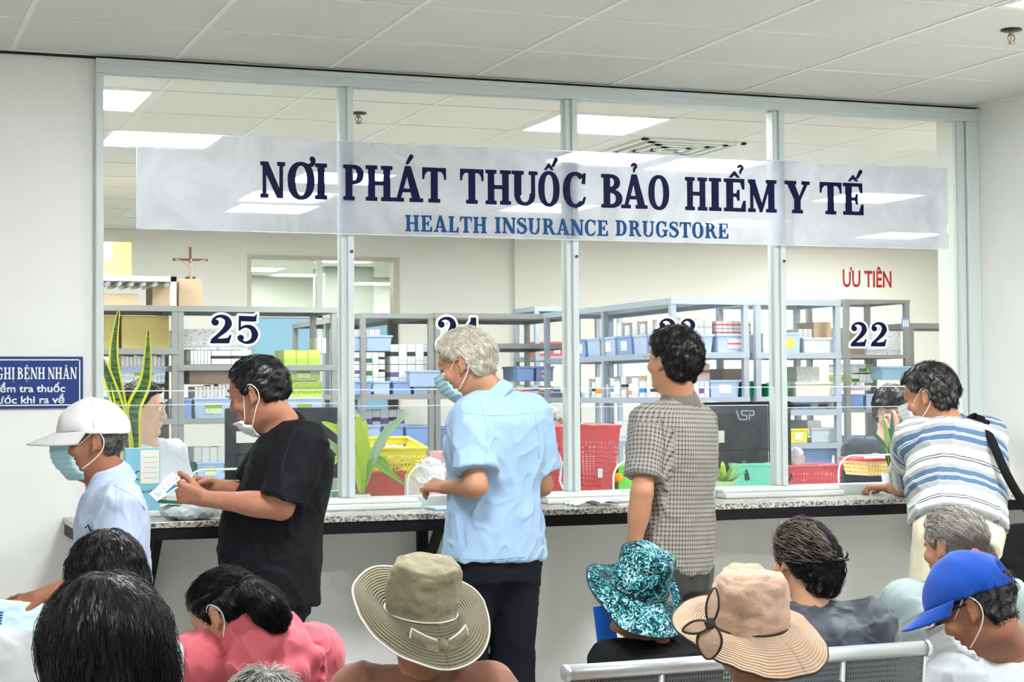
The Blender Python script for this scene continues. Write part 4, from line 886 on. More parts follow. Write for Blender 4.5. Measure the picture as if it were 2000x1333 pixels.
p4 = Person('dark haired person in a grey checked shirt seen from behind at window 23', A_(1316,706,YY), dirv(22,4), A_(1326,790,YY), A_(1318,1105,YY), sidev(24), hsc=1.0, sw=.165, h=.0042)
p4.SL = A_(1268,826,YY-.04); p4.SR = A_(1362,826,YY+.08)
p4.arm('L', A_(1254,962,YY-.12), A_(1236,1085,YY-.10), V(-.05,.15,-1), V(1,0,0), curl=(20,25,20))
p4.arm('R', A_(1368,960,YY+.14), A_(1352,960,YY+.32), V(-.3,1,0), V(0,0,-1))
p4.stand(); p4.body(skinA)
p4.shirt(checkm, {'L':.80,'R':.8}, ease=.022, t0=-.05, seed=41, fold=.006, r0=.066, r1=.074, hem=.160, chest=.150, attr=clattr(p4), h=.005)
p4.collar(cloth('grey_check_collar', (104,100,94)), r=.060, hgt=.050, fl=.026); p4.pants(cloth('dark_olive_trousers', (50,54,48)))
p4.hair(blackhair, th=.020, strands=2200, flow=lambda q: V(q[0]*.4, -.1, -.7) if q[1] < .03 else V(q[0]*.3,.7,-.4), length=.045, sr=.0009, sm=strb, amp=.004, lift=.004)
MB().tube([Vector(p4.H.w(*q)-p4.off) for q in ((-.082,-.01,.012),(-.078,.05,.014),(-.066,.098,.012),(-.035,.108,.010))], .0016, 6).obj('glasses', mat('thin_glasses', (190,190,190), metal=.7, rough=.3), p4.root)

# ---- man in the striped polo leaning on the counter
def polo(N, Lk, b, sp):
    a = N.new('ShaderNodeMath'); a.operation = 'MULTIPLY_ADD'; a.inputs[1].default_value = 1/.175; a.inputs[2].default_value = .62; Lk.new(sp.outputs[1], a.inputs[0])
    f = N.new('ShaderNodeMath'); f.operation = 'FRACT'; Lk.new(a.outputs[0], f.inputs[0]); cr = N.new('ShaderNodeValToRGB'); cr.color_ramp.interpolation = 'CONSTANT'; Lk.new(f.outputs[0], cr.inputs[0])
    wv, bl_, gr, dk = lin((206,209,206)), lin((78,108,138)), lin((158,160,160)), lin((70,78,88))
    seq = [(0,wv),(.10,gr),(.22,wv),(.235,bl_),(.36,wv),(.385,bl_),(.40,wv),(.43,bl_),(.56,gr),(.66,wv),(.80,dk),(.825,wv),(.86,dk),(.885,wv)]
    e = cr.color_ramp.elements; e[0].position = 0; e[0].color = (*seq[0][1],1); e[1].position = seq[1][0]; e[1].color = (*seq[1][1],1)
    for p_, c_ in seq[2:]: n_ = e.new(p_); n_.color = (*c_,1)
    Lk.new(cr.outputs[0], b.inputs['Base Color'])
polom = stripes('striped_polo_jersey', polo)
YY = -.86
p5 = Person('person in a blue and white striped polo shirt leaning on the counter at window 22', A_(1817,776,YY+.16), dirv(36,-14), A_(1862,838,YY+.12), A_(1872,1030,YY-.10), sidev(4), hup=V(-.2,.3,1), hsc=1.04, sw=.155, h=.0045)
p5.SL = A_(1792,862,YY+.12); p5.SR = A_(1922,858,YY+.10)
p5.arm('L', A_(1772,950,CF+.06), A_(1738,953,CF+.22), A_(1712,952,CF+.26)-A_(1738,953,CF+.22), V(.2,0,-1), curl=(45,45,30), r=1.08)
p5.arm('R', A_(1915,952,CF+.08), A_(1880,955,CF+.24), V(-1,.2,0), V(0,0,-1), r=1.05)
p5.stand(); p5.body(skinA, belly=.03, bd=.11, chest=.18, waist=.17, hip=.165)
p5.shirt(polom, {'L':.78,'R':.9}, ease=.028, t0=-.02, seed=51, fold=.006, r0=.082, r1=.086, attr=clattr(p5, .21), bd=.125, chest=.180, waist=.176, hip=.165, hump=.03, belly=.03, h=.0055)
p5.collar(cloth('blue_polo_collar', (64,106,142)), r=.062, hgt=.030, fl=.016); p5.pants(cloth('cream_trousers', (222,216,192), folds=.5), r0=.105, r1=.09)
p5.mask(maskwhite); p5.hair(saltpep, th=.018, strands=1600, flow=lambda q: V(q[0]*.4, -.4 if q[1] < .03 else .6, -.5), length=.045, sr=.0009, sm=strb, amp=.004, lift=.004)
# shoulder bag on its strap
bag = empty('shoulder_bag', (p5.P[0]+.33, p5.P[1]-.06, .55), 0, 'black shoulder bag hanging on a wide strap from the striped polo wearer', 'bag'); bo = V(*bag.location)
bkm = cloth('black_nylon', (11,11,13), folds=.3, sheen=0); bc = A_(1990,1092,YY-.10)
f_ = Field([Loft(bc-V(0,0,.14), bc+V(0,0,.13), V(1,.25,0), [(0,.15,.05,.05),(.5,.17,.07,.07),(1,.15,.05,.05)], n=3.2, k=.02, cap=.03)], .007); n_ = Noise(8,20); f_.whole(lambda P, F_: F_+n_(P)*.008); vs, Q = f_.mesh(); mesh_obj('bag_body', vs-bo, Q, bkm, bag)
def ribbon(pts, w, th, m, name, parent, off, nrm=None):
    mb = MB(); vs = []
    P = [V(p) for p in pts]; sm = []
    for i in range(len(P)-1):
        p0, p1_, p2_, p3_ = P[max(i-1,0)], P[i], P[i+1], P[min(i+2,len(P)-1)]
        for k in range(6): t = k/6; sm.append(.5*((2*p1_)+(p2_-p0)*t+(2*p0-5*p1_+4*p2_-p3_)*t*t+(3*p1_-p0-3*p2_+p3_)*t**3))
    sm.append(P[-1])
    for i, p in enumerate(sm):
        t = unit(sm[min(i+1,len(sm)-1)]-sm[max(i-1,0)]); l = unit(np.cross(t, nrm if nrm is not None else (0,1,0))); vs += [p-l*w/2-off, p+l*w/2-off]
    fs = [(2*i, 2*i+1, 2*i+3, 2*i+2) for i in range(len(sm)-1)]
    mb.add(vs, fs); return mb.obj(name, m, parent, smooth=True, solid=th)
ribbon([A_(1868,850,YY-.02), A_(1890,822,YY+.04), A_(1912,816,YY+.02), A_(1932,850,YY-.10), A_(1965,925,YY-.19), A_(2000,985,YY-.2), A_(2040,1040,YY-.17)], .034, .004, bkm, 'strap', bag, bo, nrm=(0.2,1,.5))
f_ = Field([Seg(A_(1892,824,YY+.06), A_(1922,826,YY+.0), .024, .024, flat=((0,0,1),.6))], .005); vs, Q = f_.mesh(); mesh_obj('shoulder_pad', vs-bo, Q, bkm, bag)

def seam(p, obname, px, m=None, r=.0011, name='seam'):
    o = [c for c in p.root.children if c.name.split('.')[0] == obname][0]; me = o.data; bv = BVHTree.FromPolygons([v.co[:] for v in me.vertices], [tuple(q.vertices) for q in me.polygons]); pts = []
    for (x0, y0), (x1, y1) in zip(px, px[1:]):
        for k in range(8):
            t = k/8; d = ray(x0+(x1-x0)*t, y0+(y1-y0)*t).normalized(); h = bv.ray_cast(CAMP-Vector(p.off), d)
            if h[0] is not None: pts.append(h[0]+h[1]*.0006)
    if len(pts) > 3: MB().tube(pts, r, 5).obj(name, m or me.materials[0], o, smooth=True)
sm1 = cloth('pale_blue_seam', (152,182,210), folds=0)
seam(p3, 'shirt', [(903,806),(950,812),(1000,812),(1058,804)], sm1); seam(p3, 'shirt', [(938,784),(950,830),(950,880),(944,915)], sm1); seam(p3, 'shirt', [(1040,790),(1052,850),(1052,905)], sm1)
seam(p3, 'shirt', [(886,912),(910,916),(940,914)], sm1); seam(p3, 'shirt', [(880,1090),(950,1094),(1050,1086)], sm1)
seam(p2, 'shirt', [(578,838),(560,880),(548,930)], mat('black_seam',(30,32,36))); seam(p2, 'shirt', [(512,962),(560,976),(592,982)], MATS['black_seam'])
seam(p1, 'shirt', [(228,952),(226,1000),(220,1050)], sm1); seam(p1, 'shirt', [(222,948),(262,970),(286,1000)], sm1)
seam(p4, 'shirt', [(1290,812),(1298,870),(1292,930)], mat('dark_grey_seam',(60,58,56))); seam(p4, 'shirt', [(1228,938),(1250,944),(1278,948)], MATS['dark_grey_seam'])
# ---------------------------------------------------------------- staff behind the windows
whitecoat = cloth('white_coat', (214,217,224), folds=.25)
YY = .95
w1 = Person('staff person in a white coat behind the snake plant at window 25', A_(276,800,YY), dirv(-112,-6), A_(284,872,YY+.03), A_(290,1085,YY), sidev(-150), hsc=.98, sw=.15, h=.006)
w1.P[1] += .12; w1.root.location.y += .12; w1.off[1] += .12
w1.arm('R', w1.SR+V(-.03,.05,-.27), w1.SR+V(-.02,-.18,-.33), V(0,-1,0), V(0,0,-1)); w1.arm('L', w1.SL+V(.06,-.03,-.26), w1.SL+V(.16,-.18,-.30), V(.4,-1,0), V(0,0,-1))
w1.sit(); w1.body(skinC, chest=.14, waist=.12); w1.shirt(whitecoat, {'L':1.4,'R':1.4}, ease=.02, t0=0, seed=61, r0=.06, r1=.055, h=.006); w1.collar(whitecoat, r=.055, hgt=.03, fl=.02); w1.eyes()
w1.hair(blackhair, th=.016, strands=500, flow=crown_flow, sm=strb, line=[(-.12,-.09),(-.02,-.08),(.0,-.05),(.02,.0),(.05,.055),(.07,.078),(.12,.085)])
def staff(label, hx, hy, Y, hth, hp, hm, st, th=.016, sleeve=cloth('dark_shirt', (44,46,56)), sk=skinC, hs=.98):
    p = Person(label, A_(hx,hy,Y), dirv(hth,hp), A_(hx+2,hy+72*.9,Y-.02), A_(hx+2,hy+255,Y), sidev(hth*0+180), hsc=hs, sw=.15, h=.008)
    p.arm('R', p.SR+V(-.04,-.06,-.26), p.SR+V(.02,-.26,-.24), V(0.4,-1,0), V(0,0,-1)); p.arm('L', p.SL+V(.04,-.06,-.26), p.SL+V(-.02,-.26,-.24), V(-.4,-1,0), V(0,0,-1))
    p.sit(); p.body(sk); p.shirt(sleeve, .8, ease=.02, seed=int(hx), r0=.06, r1=.065, h=.008); p.collar(sleeve, r=.055, hgt=.02, fl=.01)
    p.hair(hm, th=th, strands=700, flow=crown_flow, sm=st, line=[(-.12,-.09),(-.02,-.075),(.0,-.04),(.02,.0),(.05,.045),(.07,.070),(.12,.075)], h=.005); return p
w2_ = staff('seated staff person with grey hair, partly hidden beside the tall red basket', 1066, 842, 1.30, 170, -10, greyhair, strw, sleeve=cloth('cream_shirt', (222,218,206)))
w3_ = staff('seated staff person hidden behind the big black monitor, only the dark hair top showing', 1458, 836, 1.30, 165, -15, wom2, strg)
w4_ = staff('seated staff person, only brown hair showing above the checked shirt shoulder', 1362, 838, 1.95, 180, -10, darkhair, strb)
YY = 1.05
w5 = Person('staff person with black hair at window 22, hand raised to the face', A_(1742,803,YY), dirv(150,-25), A_(1728,872,YY), A_(1722,1050,YY), sidev(160), sw=.15, h=.005)
w5.arm('L', A_(1745,935,YY-.12), A_(1752,862,YY-.16), A_(1745,805,YY-.16)-A_(1752,862,YY-.16), V(.1,.6,.4), curl=(20,25,20), spread=1.3); w5.arm('R', w5.SR+V(-.05,-.05,-.26), w5.SR+V(.05,-.25,-.24), V(0.4,-1,0), V(0,0,-1))
w5.sit(); w5.body(skinC); w5.shirt(cloth('slate_shirt', (60,62,76)), {'L':.6,'R':.8}, ease=.02, seed=71, r0=.06, r1=.065, h=.007); w5.eyes()
w5.hair(blackhair, th=.024, strands=900, flow=crown_flow, sm=strb, line=[(-.12,-.09),(-.02,-.08),(.0,-.03),(.02,.0),(.05,.05),(.07,.06),(.12,.065)])

# ---------------------------------------------------------------- seated people in the waiting rows
def seated(label, hx, hy, Y, hth, hp, sk, hs=1., bth=None, nk=None, h=.005, lean=.04, sw=.155, ndy=.0, hup=(0,0,1), zP=.43, **tk):
    bth = hth if bth is None else bth; hc = A_(hx, hy, Y); f2 = dirv(bth); hf = dirv(hth)
    N = hc-hf*.055*hs+V(0,0,-.165*hs) if nk is None else V(nk); P = V(N[0]-f2[0]*lean, N[1]-f2[1]*lean, zP)
    p = Person(label, hc, dirv(hth, hp), N, P, sidev(bth), hup=hup, hsc=hs, sw=sw, h=h)
    for w, sg in (('L',-1),('R',1)):
        S_ = p.SL if w == 'L' else p.SR; E = S_+p.side*sg*.005-V(0,0,.26)+f2*.03; W = E+f2*.18-p.side*sg*.10; p.arm(w, E, W, f2, V(0,0,-1))
    p.sit(L=.30); p.body(sk, **tk); return p
# nearest black haired head, bottom left
s1 = seated('person with long loose black hair in a pale grey top, nearest at bottom left', 206, 1296, -3.93, 8, -10, skinD, hs=1.03, h=.006)
s1.shirt(cloth('pale_grey_top', (180,184,178)), .8, ease=.02, seed=81, r0=.07, r1=.075)
bk_ = s1.H.w
s1.hair(blackhair, th=.020, strands=4500, length=.13, sr=.0006, sm=strb, lift=.005, flow=lambda q: V((q[0]+.01)*1.6, -.1 if q[1] < 0 else .0, -1 if abs(q[0]) > .01 else -.6), line=[(-.12,-.12),(-.02,-.11),(.0,-.10),(.03,-.03),(.05,.045),(.07,.078),(.12,.085)], prims=[Loft(bk_(0,-.045,-.27), bk_(0,-.04,.0), s1.H.M[0], [(0,.118,.055,.03),(.4,.113,.062,.05),(.75,.098,.066,.06),(1,.090,.066,.06)], k=.03, cap=.04)], amp=.0035, st=(1,1,.2))
# thinning crown behind it
s2 = seated('person with thinning black hair and a bald spot, head just above the nearest black hair', 208, 1143, -2.72, 14, -14, skinA, bth=-16, nk=A_(142,1262,-2.76), hs=.98)
s2.shirt(cloth('dim_white_top', (190,194,196)), .8, ease=.02, seed=82, r0=.07, r1=.075)
s2.hair(blackhair, th=.010, strands=2600, length=.075, sr=.0008, sm=strb, lift=.003, flow=lambda q: V(q[0]*1.4+.02, (q[1]+.02), -.8), line=[(-.12,-.105),(-.02,-.10),(.0,-.06),(.03,-.01),(.05,.045),(.07,.070),(.12,.08)], prims=[Loft(s2.H.w(.01,-.045,-.12), s2.H.w(0,-.035,.0), s2.H.M[0], [(0,.082,.045,.03),(1,.083,.062,.06)], k=.03, cap=.03)], cuts=[Ell(s2.H.w(-.004,.012,.138), V(.020,.030,.012)*1.2, s2.H.M)])
# pink hooded top with ponytail
s3 = seated('person with a black ponytail in a pink hooded top, head bent down to the left', 446, 1202, -2.12, 50, -36, skinD, bth=8, nk=A_(500,1262,-2.12), hs=.98, hup=V(-.5,.5,1), sw=.16, h=.0045)
pink = cloth('coral_pink_fleece', (202,98,108), folds=.45)
s3.shirt(pink, 1.8, ease=.036, seed=83, r0=.078, r1=.070, fold=.009, name='hooded_top')
hk = s3.N-s3.fwd*.045
F3, S3_, U3, N3 = s3.fwd, s3.side, s3.up, s3.N
f_ = Field([Seg(N3-S3_*.105+F3*.03-U3*.01, N3-F3*.075+U3*.030-S3_*.05, .034, .048, .03), Seg(N3-F3*.075+U3*.030-S3_*.05, N3-F3*.06+U3*.03+S3_*.06, .048, .046, .03), Seg(N3-F3*.06+U3*.03+S3_*.06, N3+S3_*.115+F3*.02, .046, .036, .03), Ell(N3-F3*.115-U3*.035, (.125,.055,.075), frame(F3, U3), .04), Seg(N3-F3*.135-U3*.055-S3_*.11, N3-F3*.165-U3*.085+S3_*.02, .022, .030, .02), Seg(N3-F3*.165-U3*.085+S3_*.02, N3-F3*.125-U3*.03+S3_*.125, .030, .022, .02), Ell(N3-F3*.14-U3*.09, (.09,.04,.05), frame(F3, U3), .03)], .0045)
n_ = Noise(12, 34, (1,1,.6)); f_.whole(lambda P, F_: F_+(np.abs(n_(P))-.5)*.012); vs, Q = f_.mesh(); mesh_obj('hood', s3.rel(vs), Q, pink, s3.root)
tie = A_(474,1146,-2.165); tql = s3.H.loc(tie); dlt = unit(tie-s3.H.w(0,-.004,.022)); tie = s3.H.w(0,-.004,.022)+dlt*(np.linalg.norm(tie-s3.H.w(0,-.004,.022)))
bv_c = s3.H.w(0,-.004,.022); kk = np.linspace(.05,.16,120); dd_ = np.array([float(s3.H.skull((bv_c+dlt*q)[None])[0]) for q in kk]); tie = bv_c+dlt*kk[int(np.argmin(np.abs(dd_-.014)))]; tql = s3.H.loc(tie)
tl = [V(tie), A_(496,1158,-2.24), A_(520,1182,-2.255), A_(540,1208,-2.25), A_(549,1226,-2.24)]
s3.hair(blackhair, th=.010, strands=4200, length=.075, sr=.0008, sm=strb, lift=.004, flow=lambda q: (tql-q) if (q-tql)@(s3.H.M@unit(tl[2]-tl[0])) < .0 or np.linalg.norm(q-tql) < .018 else s3.H.M@(tl[3]-tl[0]), line=[(-.12,-.075),(-.05,-.070),(-.03,-.04),(-.012,.020),(.005,.030),(.02,-.01),(.04,.02),(.06,.06),(.12,.085)], prims=[Ell(tie, (.017,.017,.017), None, .008), Seg(tl[0], tl[1], .013, .034, .008), Seg(tl[1], tl[2], .034, .042, .02), Seg(tl[2], tl[3], .040, .030, .02), Seg(tl[3], tl[4], .028, .008, .02)])
MB().lathe([(.017+.005*math.cos(a), .005*math.sin(a)) for a in np.linspace(0,2*PI,9)], 18, M=Matrix.Translation(Vector(tie+unit(tl[1]-tl[0])*.010-s3.off)) @ Vector(unit(tl[1]-tl[0])).to_track_quat('Z','Y').to_matrix().to_4x4()).obj('hair_tie', mat('black_tie',(20,20,24)), s3.hairo, smooth=True)
s3.mask(cloth('mask_blue', (70,120,170), folds=.05))

# ---- hats
def hatmat(name, rgb, rings=True, folds=.2, ringscale=520, pat=None):
    m = mat(name, rgb, rough=.9, spec=.2, sheen=.1); nt, N, Lk, b = nodes(m); tc = N.new('ShaderNodeTexCoord'); sp = N.new('ShaderNodeSeparateXYZ'); Lk.new(tc.outputs['Object'], sp.inputs[0])
    n1 = N.new('ShaderNodeTexNoise'); n1.inputs['Scale'].default_value = 22; n1.inputs['Detail'].default_value = 4; Lk.new(tc.outputs['Object'], n1.inputs['Vector']); b1 = N.new('ShaderNodeBump'); b1.inputs['Strength'].default_value = folds; b1.inputs['Distance'].default_value = .03; Lk.new(n1.outputs['Fac'], b1.inputs['Height']); last = b1
    if rings:
        at_ = N.new('ShaderNodeAttribute'); at_.attribute_name = 'cl'; s2_ = N.new('ShaderNodeSeparateXYZ'); Lk.new(at_.outputs['Vector'], s2_.inputs[0])
        mu = N.new('ShaderNodeMath'); mu.operation = 'MULTIPLY'; mu.inputs[1].default_value = ringscale; Lk.new(s2_.outputs[0], mu.inputs[0]); si = N.new('ShaderNodeMath'); si.operation = 'SINE'; Lk.new(mu.outputs[0], si.inputs[0])
        b2 = N.new('ShaderNodeBump'); b2.inputs['Strength'].default_value = .75; b2.inputs['Distance'].default_value = .003; Lk.new(si.outputs[0], b2.inputs['Height']); Lk.new(b1.outputs[0], b2.inputs['Normal']); last = b2
    Lk.new(last.outputs[0], b.inputs['Normal'])
    if pat: pat(N, Lk, b, tc)
    return m
def hat(p, c, axis, back, m, mbr, mpipe, rc=.094, hc=.115, r1=.19, brimz=None, name='sun_hat', pipe=.0028, seed=1, crown_n=.004, under=None, top=.82, base=.0, crumple=.0):
    """soft brimmed hat; c centre of the crown base, axis its up direction, back the direction of azimuth 0"""
    a = unit(axis); b_ = unit(V(back)-a*(V(back)@a)); s_ = np.cross(b_, a); t = empty(name, (0,0,0)); t.parent = p.root; c = V(c); nz = Noise(seed, 34); nz2 = Noise(seed+3, 80)
    def W(r, th, z): return c+b_*(r*math.cos(th))+s_*(r*math.sin(th)*.93)+a*z
    prof = [(1.0,0),(1.0,.2),(.985,.45),(.96,.66),(.91,.82),(.80,.93),(.6,.985),(.3,1.0),(.0,1.0)]
    def cr(u, v):
        k = v*(len(prof)-1); i = min(int(k), len(prof)-2); f = k-i; r = rc*(prof[i][0]*(1-f)+prof[i+1][0]*f); z = hc*(prof[i][1]*(1-f)+prof[i+1][1]*f)
        P = W(r, u*2*PI, z); d = nz(P)*crown_n*(.5+v)+nz2(P)*crown_n*.4+abs(nz(P*1.7))*crumple*v; q = unit(P-(c+a*hc*.4)); return Vector(P+q*d-p.off)
    MB().grid(cr, 72, 40).obj('hat_crown', m, t, smooth=True)
    rr = []
    def br(u, v):
        th = u*2*PI; r = rc+(r1(th) if callable(r1) else r1-rc)*v if callable(r1) else rc+(r1-rc)*v; z = brimz(th, v); P = W(r, th, z); rr.append((r, 0, 0)); P = P+a*nz(P)*.004*v; return Vector(P-p.off)
    mb = MB().grid(br, 96, 24); o = mb.obj('hat_brim', mbr, t, smooth=True, solid=.003); at_ = o.data.attributes.new('cl', 'FLOAT_VECTOR', 'POINT'); at_.data.foreach_set('vector', np.array(rr, np.float32).ravel())
    MB().tube([br(k/96, 1.0) for k in range(97)], pipe, 6).obj('brim_piping', mpipe, t, smooth=True)
    MB().tube([Vector(W(rc*1.015, k/64*2*PI, .004)-p.off) for k in range(65)], pipe*.9, 6).obj('band_piping', mpipe, t, smooth=True)
    return t, W, (a, b_, s_)
# olive hat with a bow
s4 = seated('person in a brown top wearing a wide olive sun hat with a white edged bow', 822, 1216, -2.62, -8, 12, skinA, bth=-18, nk=A_(826,1330,-2.60), hs=1., h=.006)
brown = cloth('brown_top', (140,98,80), folds=.3); s4.shirt(brown, .8, ease=.024, seed=84, r0=.075, r1=.078, h=.006)
s4.hair(darkhair, th=.008, ztop=.0, strands=300, flow=crown_flow, sm=strb, line=[(-.12,-.09),(-.02,-.08),(.0,-.03),(.02,.0),(.05,.05),(.07,.06),(.12,.065)])
olive = hatmat('olive_cotton', (138,131,106), rings=False, folds=.5); oliveb = hatmat('olive_brim', (122,117,94), ringscale=1000); pipew = mat('cream_piping', (226,222,206), rough=.8)
ax = unit(V(.04,-.22,1)); hc_ = A_(822,1196,-2.64)
t4, W4, fr4 = hat(s4, hc_, ax, V(.12,-1,0), olive, oliveb, pipew, rc=.093, hc=.125, r1=.180, seed=5, crown_n=.007, crumple=.01, brimz=lambda th, v: v*(-.082*max(0, math.cos(th))**.8+.056*max(0, -math.cos(th))+.020*math.sin(th)**2)+ .012*math.sin(v*PI)*abs(math.sin(th)))
def bow(t, p, W, rc, th, z, w, hgt, m, mp, dz=-.02, lean=.35):
    for sg in (-1,1):
        def pt(u, v):
            x = sg*(.008+w*u); hh = .010+(hgt-.010)*u**1.1; y = (v-.5)*2*hh; a = th-x/rc*.92; return Vector(W(rc+.018+.012*math.sin(v*3*PI)*u*.35+lean*(.03-y)*.45, a, z+y)-p.off)
        MB().grid(pt, 14, 16).obj('bow_loop', m, t, smooth=True, solid=.003)
        ed_ = [pt(u/10, 0) for u in range(1,11)]+[pt(1, v/10) for v in range(1,11)]+[pt(1-u/10, 1) for u in range(1,10)]; MB().tube(ed_, .0028, 6).obj('bow_piping', mp, t, smooth=True)
    f_ = Field([Ell(V(W(rc+.026, th, z)), (.013,.010,.016), None)], .003); vs, Q = f_.mesh(); mesh_obj('bow_knot', p.rel(vs), Q, m, t)
bow(t4, s4, W4, .112, 0, -.036, .068, .034, olive, pipew, lean=.75)
# teal patterned hat
def tealp(N, Lk, b, tc):
    n = N.new('ShaderNodeTexNoise'); n.inputs['Scale'].default_value = 62; n.inputs['Detail'].default_value = 3.5; n.inputs['Distortion'].default_value = 2.2; Lk.new(tc.outputs['Object'], n.inputs['Vector'])
    c1 = N.new('ShaderNodeValToRGB'); e = c1.color_ramp.elements; e[0].position = .40; e[0].color = (*lin((10,22,26)),1); e[1].position = .66; e[1].color = (*lin((206,226,222)),1)
    for p_, c_ in ((.47,(10,44,54)),(.515,(24,112,128)),(.56,(40,150,160)),(.60,(120,180,180))): q = e.new(p_); q.color = (*lin(c_),1)
    n2 = N.new('ShaderNodeTexNoise'); n2.inputs['Scale'].default_value = 9; Lk.new(tc.outputs['Object'], n2.inputs['Vector']); ad = N.new('ShaderNodeMath'); ad.operation = 'MULTIPLY_ADD'; ad.inputs[1].default_value = .35; Lk.new(n2.outputs['Fac'], ad.inputs[0]); ad2 = N.new('ShaderNodeMath'); ad2.operation = 'SUBTRACT'; ad2.inputs[1].default_value = .175; Lk.new(n.outputs['Fac'], ad.inputs[2]); Lk.new(ad.outputs[0], ad2.inputs[0])
    Lk.new(ad2.outputs[0], c1.inputs[0]); Lk.new(c1.outputs[0], b.inputs['Base Color'])
s5 = seated('person in a black top wearing a teal and white patterned bucket hat', 1250, 1174, -1.52, 62, 4, skinA, bth=0, hs=.96)
blacktop = cloth('black_top', (9,10,13), folds=.3, sheen=0); s5.shirt(blacktop, 1.6, ease=.03, seed=85, r0=.075, r1=.07)
s5.hair(greyhair, th=.008, ztop=.01, strands=400, flow=crown_flow, sm=strw)
tealm = hatmat('teal_pattern', (20,110,126), rings=False, folds=.5, pat=tealp); dkp = mat('dark_piping', (24,26,28), rough=.8)
ax5 = unit(V(.16,-.34,.93))
hat(s5, A_(1246,1152,-1.54), ax5, V(.45,-.86,0), tealm, tealm, dkp, rc=.098, hc=.134, r1=.178, seed=15, crown_n=.008, crumple=.012, brimz=lambda th, v: v*(-.095*max(0, math.cos(th))+.012*max(0, -math.cos(th))-.020*math.sin(th)**2+(.050 if math.sin(th) < 0 else -.01)*math.sin(th)**2+.014*math.sin(3*th+1)))
# beige hat with a black edged flower bow
s6 = seated('person wearing a wide beige sun hat with black piping and a looped bow', 1462, 1230, -2.96, 2, 2, skinA, bth=-16, hs=.98, h=.006)
s6.shirt(cloth('navy_top', (22,26,36)), .8, ease=.024, seed=86, r0=.075, r1=.078)
s6.hair(darkhair, th=.008, ztop=.0, strands=300, flow=crown_flow, sm=strb)
beige = hatmat('beige_cotton', (192,160,138), rings=False, folds=.4); beigeb = hatmat('beige_brim', (200,170,142), ringscale=1000); pipeb = mat('dark_brown_piping', (44,34,30), rough=.8)
ax6 = unit(V(-.06,-.18,1))
t6, W6, fr6 = hat(s6, A_(1464,1222,-2.98), ax6, V(.25,-1,0), beige, beigeb, pipeb, rc=.094, hc=.135, r1=.192, seed=25, crown_n=.006, crumple=.008, brimz=lambda th, v: v*(-.070*max(0, math.cos(th))-.012*math.sin(th)**2+.018*max(0,-math.cos(th)))+.008*math.sin(v*PI))
# flower bow: three loops edged in black
def loop3(cpx, cpy, tips, p, t):
    c0 = A_(cpx, cpy, -3.09)
    for (tx, ty, w) in tips:
        tip = A_(tx, ty, -3.085); d = tip-c0; L = np.linalg.norm(d); d = d/L; vd = unit(c0-V(CX,CY,CZ)); l = unit(np.cross(d, vd))
        def pt(u, v): return Vector(c0+d*L*u+l*(v-.5)*2*w*math.sin(PI*min(1, .04+u*.93))**.75-vd*(.010*math.sin(PI*u))-p.off)
        MB().grid(pt, 14, 8).obj('bow_loop', beige, t, smooth=True, solid=.003)
        MB().tube([pt(u/14, 0) for u in range(15)]+[pt(1-u/14, 1) for u in range(15)], .0032, 6).obj('bow_piping', pipeb, t, smooth=True)
    f_ = Field([Ell(c0-unit(c0-V(CX,CY,CZ))*.006, (.013,.010,.014), None)], .003); n_ = Noise(2,200); f_.whole(lambda P, F_: F_+n_(P)*.002); vs, Q = f_.mesh(); mesh_obj('bow_knot', p.rel(vs), Q, pipeb, t)
loop3(1387, 1219, [(1396,1150,.014),(1334,1232,.014),(1384,1288,.028)], s6, t6)
# dark blouse with claw clip
s7 = seated('person with upswept dark hair in a claw clip and a charcoal blouse', 1568, 1094, -2.02, 8, -6, skinD, bth=-14, hs=.96, sw=.165)
s7.shirt(cloth('charcoal_satin', (62,68,78), folds=.6, rough=.5), .8, ease=.026, seed=87, r0=.074, r1=.085, fold=.010, name='blouse')
s7.hair(wom2, th=.012, strands=3600, length=.085, sr=.0008, sm=strb, lift=.004, flow=lambda q: (V(.030,-.115,-.01)-q), line=[(-.12,-.075),(-.06,-.072),(-.035,-.060),(-.015,.0),(.005,.0),(.02,-.02),(.04,.02),(.06,.06),(.12,.085)], prims=[Ell(s7.H.w(.012,-.085,-.025), (.066,.048,.080), s7.H.M, .03), Ell(s7.H.w(.012,-.080,-.075), (.048,.036,.04), s7.H.M, .03)])
s7.strands(s7.hairo, mat('brown_grey_strand', (118,106,90), rough=.5), 700, lambda q: (V(.030,-.115,-.01)-q), .10, .0009, 77, lambda q: q[0] < -.005 and q[2] > .0, lift=.005)
cl = MB(); cc = s7.H.w(.032,-.135,-.005)-s7.off
for k in range(7):
    a = (k-3)*.30
    cl.tube([Vector(cc)+Vector((math.sin(a)*.030,.0,.0+.006*math.cos(a*2))), Vector(cc)+Vector((math.sin(a)*.036,-.008,.014*(-1)**k)), Vector(cc)+Vector((math.sin(a)*.034,-.004,.028*(-1)**k))], [.004,.0032,.0015], 6)
cl.tube([Vector(cc)+Vector((-.032,-.004,.0)), Vector(cc)+Vector((0,-.012,.002)), Vector(cc)+Vector((.032,-.004,0))], .005, 8).obj('hair_clip', mat('black_plastic', (18,20,22), rough=.2), s7.root, smooth=True)
